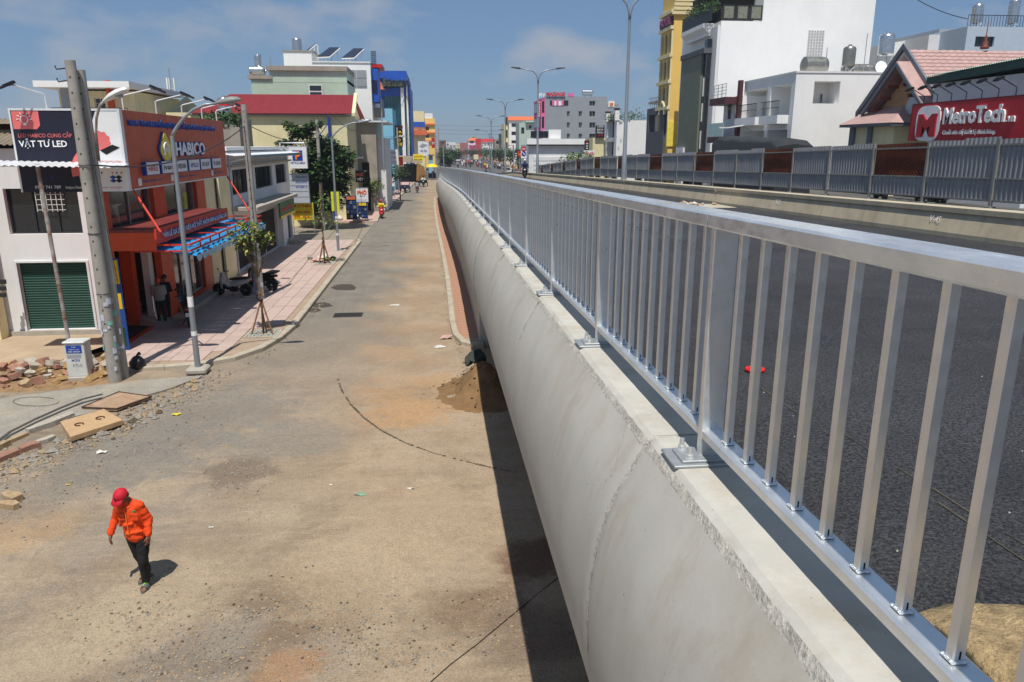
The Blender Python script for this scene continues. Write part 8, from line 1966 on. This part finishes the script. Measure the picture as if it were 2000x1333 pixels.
mb = MB(); mb.tube([Vector((p.x,p.y,.115)) for p in C4+C4[:1]], .02, 5); ob('frame', mb, M('rusty_frame', S(80,66,56), .9, .2), t)
# broken kerb pieces at the lower left
bk = thing('broken_kerb', 'broken kerb and red brick fragments along the ragged edge at left', 'rubble', (*G(50,880)[:2], 0))
for i, (u, v, du, dv, k) in enumerate(((-10,910,50,-22,2),(45,886,34,-12,2),(72,874,40,-14,0),(20,868,40,-16,1),(-8,885,30,-14,1),(60,850,90,-34,0),(85,838,16,-4,0),(0,975,26,10,1),(-6,992,30,6,1))):
    a, b_ = G(u, v), G(u+du, v+dv); d = b_-a; n_ = Vector((-d.y, d.x, 0)).normalized()*rnd.uniform(.14,.26); h = rnd.uniform(.07,.14); mb = MB()
    mb.prism([Vector((p.x+rnd.uniform(-.03,.03), p.y+rnd.uniform(-.03,.03), -.02)) for p in (a, a.lerp(b_, .5), b_, b_+n_, a.lerp(b_, .6)+n_*1.1, a+n_*.9)], (0,0,h+.02)); ob('fragment', mb, m_rub[(1,0,2,3)[k]] if k != 2 else m_rub[2], bk)
# sand mound with dark cloth against the ramp
q = G(905,778); t = thing('sand_mound', 'brown sand mound with a hollow against the foot of the ramp', 'sand', (q.x+.6, q.y, 0)); cx, cy = q.x+.55, q.y+.4
mb = MB(); n_ = 44
for j in range(n_+1):
    for i in range(n_+1):
        x = cx-2.2+4.4*i/n_; y = cy-2.4+4.8*j/n_; dx_, dy_ = (x-cx)/.85, (y-cy)/1.05; r2 = dx_*dx_+dy_*dy_
        h = .85*math.exp(-r2*1.35)+.14*noise.noise((x*2.4,y*2.4,1))*math.exp(-r2*.8)+.10*noise.noise((x*7,y*7,4))*math.exp(-r2*.8)
        h -= .22*math.exp(-(((x-cx+.75)/.22)**2+((y-cy+.1)/.4)**2)); mb.v.append((x, y, h-.035+.02*noise.noise((x*5,y*5,9))))
for j in range(n_):
    for i in range(n_): a = j*(n_+1)+i; mb.f.append((a, a+1, a+n_+2, a+n_+1)); mb.m.append(0)
ob('sand', mb, M('brown_sand', S(126,98,66), .98, var=.22, scale=3, bump=1, bscale=24, fine=.15, fscale=40), t, smooth=1)
for k in range(160):
    a_ = rnd.uniform(0,6.28); f_ = abs(rnd.gauss(0,1.0)); x, y = cx+math.cos(a_)*f_*.9, cy+math.sin(a_)*f_*1.1; r2 = (x-cx)**2+((y-cy)/1.25)**2
    if x > 1.6: continue
    mb = MB(); r = rnd.uniform(.015,.055); rock(mb, (x, y, .85*math.exp(-r2*1.35)-.03), r, rnd); ob('clod', mb, MATS['brown_sand'], t)
q = G(912,708,.5); mb = MB(); rg = []
for j in range(9):
    f = j/8; rg.append([(q.x+.35*f*1.6+.18*math.sin(math.pi*(.1+.85*f))*math.cos(a)*(1+.3*noise.noise((j,a,3))), q.y+.2*f+.16*math.sin(math.pi*(.1+.85*f))*math.sin(a)*(1+.3*noise.noise((j,a,8)))+.3, .42+.16*noise.noise((j*.7,a,1))+.2*math.sin(a)*.6+.12*math.sin(math.pi*f)) for a in [2*math.pi*k/14 for k in range(14)]])
mb.loft(rg); o = ob('dark_cloth', mb, M('green_grey_cloth', S(52,60,54), .8, var=.25, scale=6, bump=.9, bscale=9), smooth=1); tag(o, 'crumpled dark green cloth lying on the sand mound', 'cloth')
# drain grate in the road
C4 = [G(a, b_) for a, b_ in ((656,611),(708,610),(704,622),(652,623))]; cx = sum(p.x for p in C4)/4; cy = sum(p.y for p in C4)/4; t = thing('drain_grate', 'dark rectangular drain grate in the left street', 'drain', (cx, cy, 0)); m_grate = M('iron_grate', S(58,56,56), .8, .3, var=.2)
lb('frame', m_grate, (cx-.56,cx+.56,cy-.36,cy-.3,-.03,.02), (cx-.56,cx+.56,cy+.3,cy+.36,-.03,.02), (cx-.56,cx-.5,cy-.3,cy+.3,-.03,.02), (cx+.5,cx+.56,cy-.3,cy+.3,-.03,.02), bev=.004); lb('pit', m_dark, (cx-.5,cx+.5,cy-.3,cy+.3,-.02,.004), bev=.001)
for i in range(14): lb('bar', m_grate, (cx-.49+i*.072,cx-.445+i*.072,cy-.3,cy+.3,-.01,.016), bev=.003)
# damp oily patches by the kerb
m_damp = M('damp_patch', S(74,64,54), .6, var=.25, scale=5)
for u0, v0, ru, rv, sd_ in ((672,562,24,6,1),(628,597,20,5,2),(612,607,14,4,3)):
    mb = MB(); pts = []
    for k in range(26):
        a = 2*math.pi*k/26; w_ = 1+.35*noise.noise((math.cos(a)*2, math.sin(a)*2, sd_)); p = G(u0+ru*w_*math.cos(a), v0+rv*w_*math.sin(a)); pts.append((p.x, p.y, .006))
    mb.add(pts, [tuple(range(26))]); ob('damp_patch', mb, m_damp, GROUND)
# litter
m_lit = {'g': M('mint_plastic', S(128,158,134), .7, var=.3, scale=12), 'w': M('white_plastic', S(206,202,192), .7, var=.2, scale=12), 'y': M('yellow_plastic_bag', S(200,184,52), .6, var=.3, scale=12), 'o': M('ochre_wrapper', S(214,170,60), .6), 'r': M('pinkish_bag', S(190,156,148), .8, var=.3, scale=20)}
def litter(name, label, u, v, r, k, cat='litter', h=.02):
    q = G(u, v); mb = MB(); z = gz(q.x, q.y); n = 9; rr = [r*rnd.uniform(.35,1.25) for i in range(n)]; sq = rnd.uniform(.5,.9); pts = [(q.x+rr[i]*math.cos(2*math.pi*i/n), q.y+rr[i]*sq*math.sin(2*math.pi*i/n), z+.006+h*rnd.random()) for i in range(n)]
    mb.add(pts+[(q.x, q.y, z+h)], [(i, (i+1) % n, n) for i in range(n)]); o = ob(name, mb, m_lit[k]); tag(o, label, cat)
litter('plastic_sheet', 'flattened pale green plastic sheet on the dirt in the middle of the junction', 703, 966, .16, 'g'); litter('paper_scrap', 'white paper scrap right of the pale green plastic sheet', 802, 955, .07, 'w'); litter('plastic_bag', 'bright yellow plastic bag on the torn verge', 345, 811, .17, 'y', h=.05); litter('wrapper', 'small ochre wrapper on the dirt above the walking man', 135, 949, .07, 'o'); litter('plastic_bag', 'pale plastic bag lying on the gravel left of the verge', 200, 886, .16, 'w', h=.04); litter('paper_scrap', 'tiny white scrap near the centre of the junction', 605, 929, .035, 'w'); litter('paper_scrap', 'tiny white scrap left of the pale green plastic sheet', 647, 950, .045, 'w')
litter('plastic_bag', 'white and red bag at the kerb foot of the ramp walk', 872, 663, .26, 'r', h=.16); litter('paper_scrap', 'flat white scrap under the white and red bag', 860, 679, .2, 'w'); litter('paper_scrap', 'pale paper strip on the road past the drain grate', 768, 597, .3, 'w', h=.01); litter('paper_scrap', 'white scrap at the right of the walking man', 412, 1032, .05, 'w')
# wires on the ground
mb = MB(); mb.tube([(lambda p: Vector((p.x, p.y, gz(p.x,p.y)+.012)))(G(a, b_)) for a, b_ in ((830,1345),(880,1300),(930,1262),(985,1215),(1040,1168),(1092,1128))], .006, 5); o = ob('ground_cable', mb, m_black); tag(o, 'thin black cable stretched across the dirt into the bridge shadow', 'cable')
mb = MB(); mb.tube([G(25+45*(1+math.cos(a)), 785+9*math.sin(a), .08) for a in [i*.4 for i in range(15)]], .006, 5); o = ob('wire_loop', mb, m_black); tag(o, 'loop of thin dark wire lying on the cement strip', 'wire')
# debris heap on the deck by the barrier
q = ONX(1340,386,7.6); zz = zd(7.6, q.y); t = thing('deck_debris', 'pale mortar patch and litter heap against the median barrier', 'debris', (7.4, q.y, zz))
mb = MB(); mb.add([(x, y, zd(x,y)+.008) for x, y in ((5.6,q.y-.6),(8.6,q.y-1.6),(8.7,q.y+.2),(8.2,q.y+1.0),(6.4,q.y+.8))], [(0,1,2,3,4)]); ob('mortar_patch', mb, M('pale_mortar', S(176,168,152), .95, var=.2, scale=4), t)
for i in range(26):
    x, y = 7.7+rnd.uniform(-1.2,.9), q.y+rnd.uniform(-.5,.7); r = rnd.uniform(.03,.12); mb = MB(); rock(mb, (x, y, zd(x,y)+r*.5), r, rnd); ob('rubble_piece', mb, rnd.choice(m_rub+[m_lit['w'], m_lit['y']]), t)
# ================================================================ shop front goods
m_ycrate = M('yellow_carton', S(214,178,30), .7, var=.1); m_bposter = M('blue_poster', S(30,70,140), .6, var=.25, scale=3)
for i, (u, v, w_, h) in enumerate(((268,600,.5,.34),(262,570,.42,.32),(252,620,.4,.36),(285,612,.5,.3))):
    q = G(u, v+15, .15); t = thing('yellow_carton', ('yellow carton behind the others in the shop entrance', 'topmost yellow carton of the entrance pile', 'leftmost yellow carton in the shop entrance', 'rightmost yellow carton beside the grey jacketed customer')[i], 'carton', (q.x-.25, q.y+.35, .15)); c_ = ORG[t.name]; z0 = .15+(.36 if i == 1 else 0)
    lb('box', m_ycrate, (c_.x-w_/2, c_.x+w_/2, c_.y-.2, c_.y+.2, z0, z0+h)); lb('black_stripe', m_txt_k, (c_.x-w_/2-.002, c_.x+w_/2+.002, c_.y-.203, c_.y+.203, z0+h*.35, z0+h*.6), bev=.001)
q = G(236,690,.15); t = thing('poster_panel', 'tall blue and yellow poster panel standing at the left edge of the orange shop', 'panel', (q.x, q.y+.3, .15)); lb('panel', m_bposter, (q.x-.22,q.x+.16,q.y+.3,q.y+.36,.15,3.1)); lb('yellow_print', m_ycrate, (q.x-.2,q.x+.14,q.y+.292,q.y+.298,2.3,3.05), (q.x-.1,q.x+.12,q.y+.292,q.y+.298,1.5,2.0), bev=.001); lb('green_print', m_gshut, (q.x-.2,q.x+.1,q.y+.292,q.y+.298,.3,.9), bev=.001)
for i, s in enumerate(('ĐÈN', 'LED')): text(s, (q.x-.03, q.y+.29, 2.72-.3*i), .2, NY, PZ, m_txt_r, t, ext=.002, align='CENTER', width=.24, height=.18)
q = G(262,645,.15); t = thing('concrete_ramp', 'small concrete ramp at the entrance of the orange shop', 'ramp', (q.x+.3, q.y+.4, .15)); mb = MB(); mb.prism([(q.x-.5,q.y+.9,.13),(q.x+1.0,q.y-.2,.14),(q.x+1.1,q.y+.2,.14),(q.x-.2,q.y+1.0,.45),(q.x-.6,q.y+1.2,.45)], (.1,.9,0)); ob('slope', mb, m_conc_gen, t)
# noodle shop boards and display cases
Yp = 72.5
t, a, b_ = board('noodle_shop_board', 'white board with big orange lettering standing on the far pavement', 696, 718, 368, 395, 66.5, m_wban, .06, rim=m_frame_a, legs=2)
text('PHỞ', ((a.x+b_.x)/2, 66.49, a.z+(b_.z-a.z)*.52), 1, NY, PZ, M('orange_lettering', S(226,96,36), .5), t, ext=.015, bold=.05, align='CENTER', width=(b_.x-a.x)*.78, height=(b_.z-a.z)*.38); text('VIỆT IN', ((a.x+b_.x)/2, 66.49, a.z+(b_.z-a.z)*.36), 1, NY, PZ, m_gshut, t, ext=.01, bold=.04, align='CENTER', width=(b_.x-a.x)*.45, height=(b_.z-a.z)*.1); text('ĐIỂM TÂM - BÒ KHO', ((a.x+b_.x)/2, 66.49, a.z+(b_.z-a.z)*.1), 1, NY, PZ, m_txt_r, t, ext=.01, align='CENTER', width=(b_.x-a.x)*.8, height=(b_.z-a.z)*.1)
t, a, b_ = board('black_noodle_sign', 'black sign with pink and white lettering above the noodle shop board', 695, 711, 334, 357, 73.0, m_bsign, .15)
for i, (s, m_) in enumerate((('PHỐ', m_salmon), ('VIỆT', m_txt_w))): text(s, ((a.x+b_.x)/2, 72.98, a.z+(b_.z-a.z)*(.54-.44*i)), 1, NY, PZ, m_, t, ext=.02, bold=.04, align='CENTER', width=(b_.x-a.x)*.75, height=(b_.z-a.z)*.33)
part('bracket', t, m_frame_a, (a.x, b_.x, 73.15, 76, b_.z-.15, b_.z-.05))
for i, (u0, u1, v0, v1) in enumerate(((677,695,384,430),(700,716,396,428))):
    t, a, b_ = board('display_case', ('blue display case with orange header beside the lamp post', 'smaller blue display case below the noodle shop board')[i], u0, u1, v0, v1, 65.0+i, M('display_blue', S(26,60,110), .5, var=.1), .4, 'display case')
    for r_ in range(4 if i == 0 else 3):
        for c_ in range(3):
            w_, h_ = (b_.x-a.x)/3, (b_.z-a.z)*.8/4; part('goods', t, (m_glass, m_steel, m_bposter)[(r_+c_) % 3], (a.x+c_*w_+.05, a.x+(c_+1)*w_-.05, 64.94+i, 64.995+i, a.z+.15+r_*h_, a.z+.1+(r_+.75)*h_))
    part('header', t, m_terr if i == 0 else m_txt_y, (a.x+.1, b_.x-.05, 64.93+i, 64.995+i, b_.z-.28, b_.z-.05))
for i, (u, v, r) in enumerate(((684,428,.45),(696,433,.4),(704,436,.3),(664,432,.3))):
    q = G(u, v, .1); mb = MB(); n = 12; mb.loft([[(q.x+r*math.sin(math.pi*(.15+.8*j/7))*(1+.25*noise.noise((k,j,i)))*math.cos(2*math.pi*k/n), q.y+r*.8*math.sin(math.pi*(.15+.8*j/7))*(1+.25*noise.noise((k,j,i+5)))*math.sin(2*math.pi*k/n), .08+r*2.0*(j/7)*(1.6 if i == 0 else .8)) for k in range(n)] for j in range(8)]); o = ob('rubbish_sack', mb, (m_wban, m_wban, m_lit['r'], m_lit['w'])[i], smooth=1); tag(o, ('tall white sack leaning on the blue display case', 'slumped white sack in front of the blue display case', 'pinkish rubbish sack beside the white sacks', 'small pale sack at the foot of the lamp post')[i], 'sack')
for i, (u, v) in enumerate(((604,508),(620,512),(630,506),(646,510))):
    q = G(u, v, .15); mb = MB(); r = (.32,.4,.3,.35)[i]; [rock(mb, (q.x+rnd.uniform(-.25,.25), q.y+rnd.uniform(-.25,.25), .15+rnd.uniform(0,.2)), r*rnd.uniform(.4,.8), rnd) for k in range(5)]; o = ob('rubbish_pile', mb, (m_rub[1], m_lit['r'], m_lit['w'], m_leafB)[i]); tag(o, ('grey rubble chunk pile left of the thin sapling', 'pinkish rubbish pile beside the thin sapling', 'white rubbish pile at the thin sapling foot', 'green leafy waste pile right of the thin sapling')[i], 'rubbish', kind='stuff')
mb = MB(); q = G(585,478,.1)
for k in range(220): r = rnd.uniform(.03,.12); f = abs(rnd.gauss(0,.5)); a = rnd.uniform(0,6.3); rock(mb, (q.x-.5+math.cos(a)*f*1.6, q.y+math.sin(a)*f*1.2, max(.05, .45-f*.4)), r, rnd)
o = ob('gravel_pile', mb, m_rub[1]); tag(o, 'small grey gravel pile at the station entrance in shade', 'gravel', kind='stuff')
# more street signs and cables down the left street
for i, (u0, u1, v0, v1, Y, c_, s, tc_) in enumerate(((738,755,358,380,84,m_wban,'QUÁN ĂN',m_txt_r),(762,770,347,365,96,m_wban,'BIA',m_txt_r),(677,690,300,312,70.5,m_terr,'CƠM TẤM',m_txt_w),(744,757,290,312,99,m_blue,'NHÀ THUỐC',m_txt_w),(786,800,295,305,160,m_txt_r,'CAFE',m_txt_w),(843,849,270,290,210,m_txt_r,'TÂM',m_txt_w))):
    t, a, b_ = board('shop_sign', ('white standing sign with red lettering behind the bushy sapling', 'small white standing sign near the dark blue tricycle', 'orange shop sign under the grey house roof', 'blue shop sign behind the white street board', 'red shop sign under the glass tower', 'narrow red sign at the end of the left row')[i], u0, u1, v0, v1, Y, c_, .1, legs=2 if v0 > 340 else 0); text(s, ((a.x+b_.x)/2, Y-.015, a.z+(b_.z-a.z)*.35), 1, NY, PZ, tc_, t, ext=.012, bold=.03, align='CENTER', width=(b_.x-a.x)*.8, height=(b_.z-a.z)*.3)
PP = [Vector((P5.x,P5.y,8.3)), ONY(781,262,120), ONY(798,250,140), ONY(853,266,230)]
for k in range(4): wire(('highest','second','third','lowest')[k]+' black cable of the bundle running down the left street poles', [p+Vector((.1*k,0,-.25*k)) for p in PP], .7+.25*k, .02)
wire('cable slung from the leafy tree to the pale concrete pole', [(P4.x-2.5,P4.y+12,7.1), PP[0]], .9, .02)
# ================================================================ rooftops further back
t = thing('cream_balcony_house', 'cream house with a flat white roof and railed balcony behind the navy billboard', 'house', (-22, 62, 0)); Y = 62.0
a, b_ = ONY(96,214,Y), ONY(250,190,Y); HH = [(ONY(123,206,Y).x, ONY(143,206,Y).x, ONY(123,208,Y).z, ONY(123,190,Y).z), (ONY(172,206,Y).x, ONY(193,206,Y).x, ONY(123,211,Y).z, ONY(123,190,Y).z)]
mb = MB(); shell(mb, a.x+.3, b_.x, Y+1.2, Y+12, 0, ONY(100,176,Y).z, {'-y': HH}, .2); ob('wall', mb, m_cream, t); windows(t, 'y', Y+1.2, .2, HH, m_frame_w, m_glass, 2, 2)
z = ONY(100,172,Y).z; part('roof_slab', t, m_white2, (a.x-.6, b_.x+.4, Y-.6, Y+12, z, z+.45)); part('pier', t, m_grey, (a.x+.8, a.x+1.6, Y+.4, Y+1.19, ONY(100,212,Y).z-1, z-.01)); part('orange_fin', t, m_orange, (ONY(205,180,Y).x, ONY(209,180,Y).x, Y+.2, Y+1.19, 3, z+.6)); part('balcony', t, m_white2, (a.x+.3, b_.x, Y-.4, Y+1.19, ONY(100,218,Y).z-1.2, ONY(100,218,Y).z-.7)); zz = ONY(100,218,Y).z-.7
part('balcony_rail', t, m_frame_d, (a.x+.3, b_.x, Y-.38, Y-.34, zz+.9, zz+.95), *[(a.x+.3+i*.25, a.x+.33+i*.25, Y-.37, Y-.35, zz, zz+.9) for i in range(int((b_.x-a.x)/.25))])
t = thing('antenna_mast', 'thin radio antenna mast on the skyline over the orange signboard', 'antenna', (ONY(332,200,75).x, 75, 0)); q = ONY(332,160,75); mb = MB(); mb.tube([(q.x,75,0),(q.x,75,q.z+1.2)], .05, 5); ob('mast', mb, m_frame_a, t); mb = MB()
for k in range(3): a = 2*math.pi*k/3; mb.box(q.x+.35*math.cos(a)-.06, q.x+.35*math.cos(a)+.06, 75+.35*math.sin(a)-.05, 75+.35*math.sin(a)+.05, q.z-1.2, q.z+.3); mb.tube([(q.x,75,q.z-.6),(q.x+.35*math.cos(a),75+.35*math.sin(a),q.z-.6)], .02, 4)
ob('aerials', mb, m_frame_w, t)
t = thing('rooftop_tank_house', 'roof with red banded steel tank peeping over the orange signboard', 'house', (ONY(430,210,60).x, 60, 0)); q = ONY(432,215,60); part('wall', t, m_greyb, (q.x-.6, q.x+1.2, 60, 64, 0, q.z-.6)); tank(t, q.x, 61, q.z-.6, .5, 1.5, .1); part('tank_band', t, m_txt_r, (q.x-.53, q.x+.53, 60.46, 60.5, q.z+.3, q.z+.5))
# white and grey apartment blocks behind the gabled house
def back(name, label, u0, u1, vt, Y, mat, wins=(), rail=False, tk=()):
    a, b_ = ONY(u0, vt, Y), ONY(u1, vt, Y); HH = [(ONY(x0,v0,Y).x, ONY(x1,v0,Y).x, ONY(x0,v0,Y).z, ONY(x0,v1,Y).z) for x0, x1, v0, v1 in wins]
    t = house(name, label, a.x, b_.x, Y, Y+10, 2, b_.z, mat, {'-y': HH}, .25, fm=m_frame_d, nx=3)
    if rail: part('roof_rail', t, m_frame_d, (a.x, b_.x, Y+.1, Y+.15, b_.z+1.0, b_.z+1.06), *[(a.x+i*.3, a.x+i*.3+.03, Y+.11, Y+.14, b_.z, b_.z+1.0) for i in range(int((b_.x-a.x)/.3))])
    for u, h in tk: q = ONY(u, vt, Y+2); tank(t, q.x, Y+2, b_.z, .5, h, .5)
    return t
back('grey_apartment', 'blue grey apartment block with dark windows and railed roof at the top right corner', 1890, 2060, 55, 72, M('blue_grey_render', S(176,190,204), .8, var=.05), [(1903,1940,92,72)], True, [(1905,1.9),(1975,2.4)])
back('white_apartment', 'white apartment block with vent blocks left of the blue grey one', 1815, 1893, 70, 76, m_white, [(1850,1870,92,84)], False, [])
back('low_white_block', 'low white block with patterned vents behind the steel tank', 1745, 1822, 84, 80, m_white2, [(1768,1812,88,80)])
t = back('small_grey_room', 'small grey stair room on the roof behind the gabled house', 1835, 1880, 58, 78, m_grey, [(1862,1872,74,64)])
# ================================================================ light city haze: one closed box of even, thin air round the whole place
mb = MB(); mb.box(-700, 700, -120, 1000, -1.2, 34)
hz = ob('haze', mb, M('haze_air', (1,1,1), .9)); tag(hz, kind='stuff')
hm = MATS['haze_air']; hn = hm.node_tree.nodes; hn.remove(hn['Principled BSDF'])
pv = hn.new('ShaderNodeVolumePrincipled'); pv.inputs['Color'].default_value = (.86, .91, 1, 1); pv.inputs['Density'].default_value = .0004; pv.inputs['Anisotropy'].default_value = .3
hm.node_tree.links.new(pv.outputs[0], hn['Material Output'].inputs['Volume'])
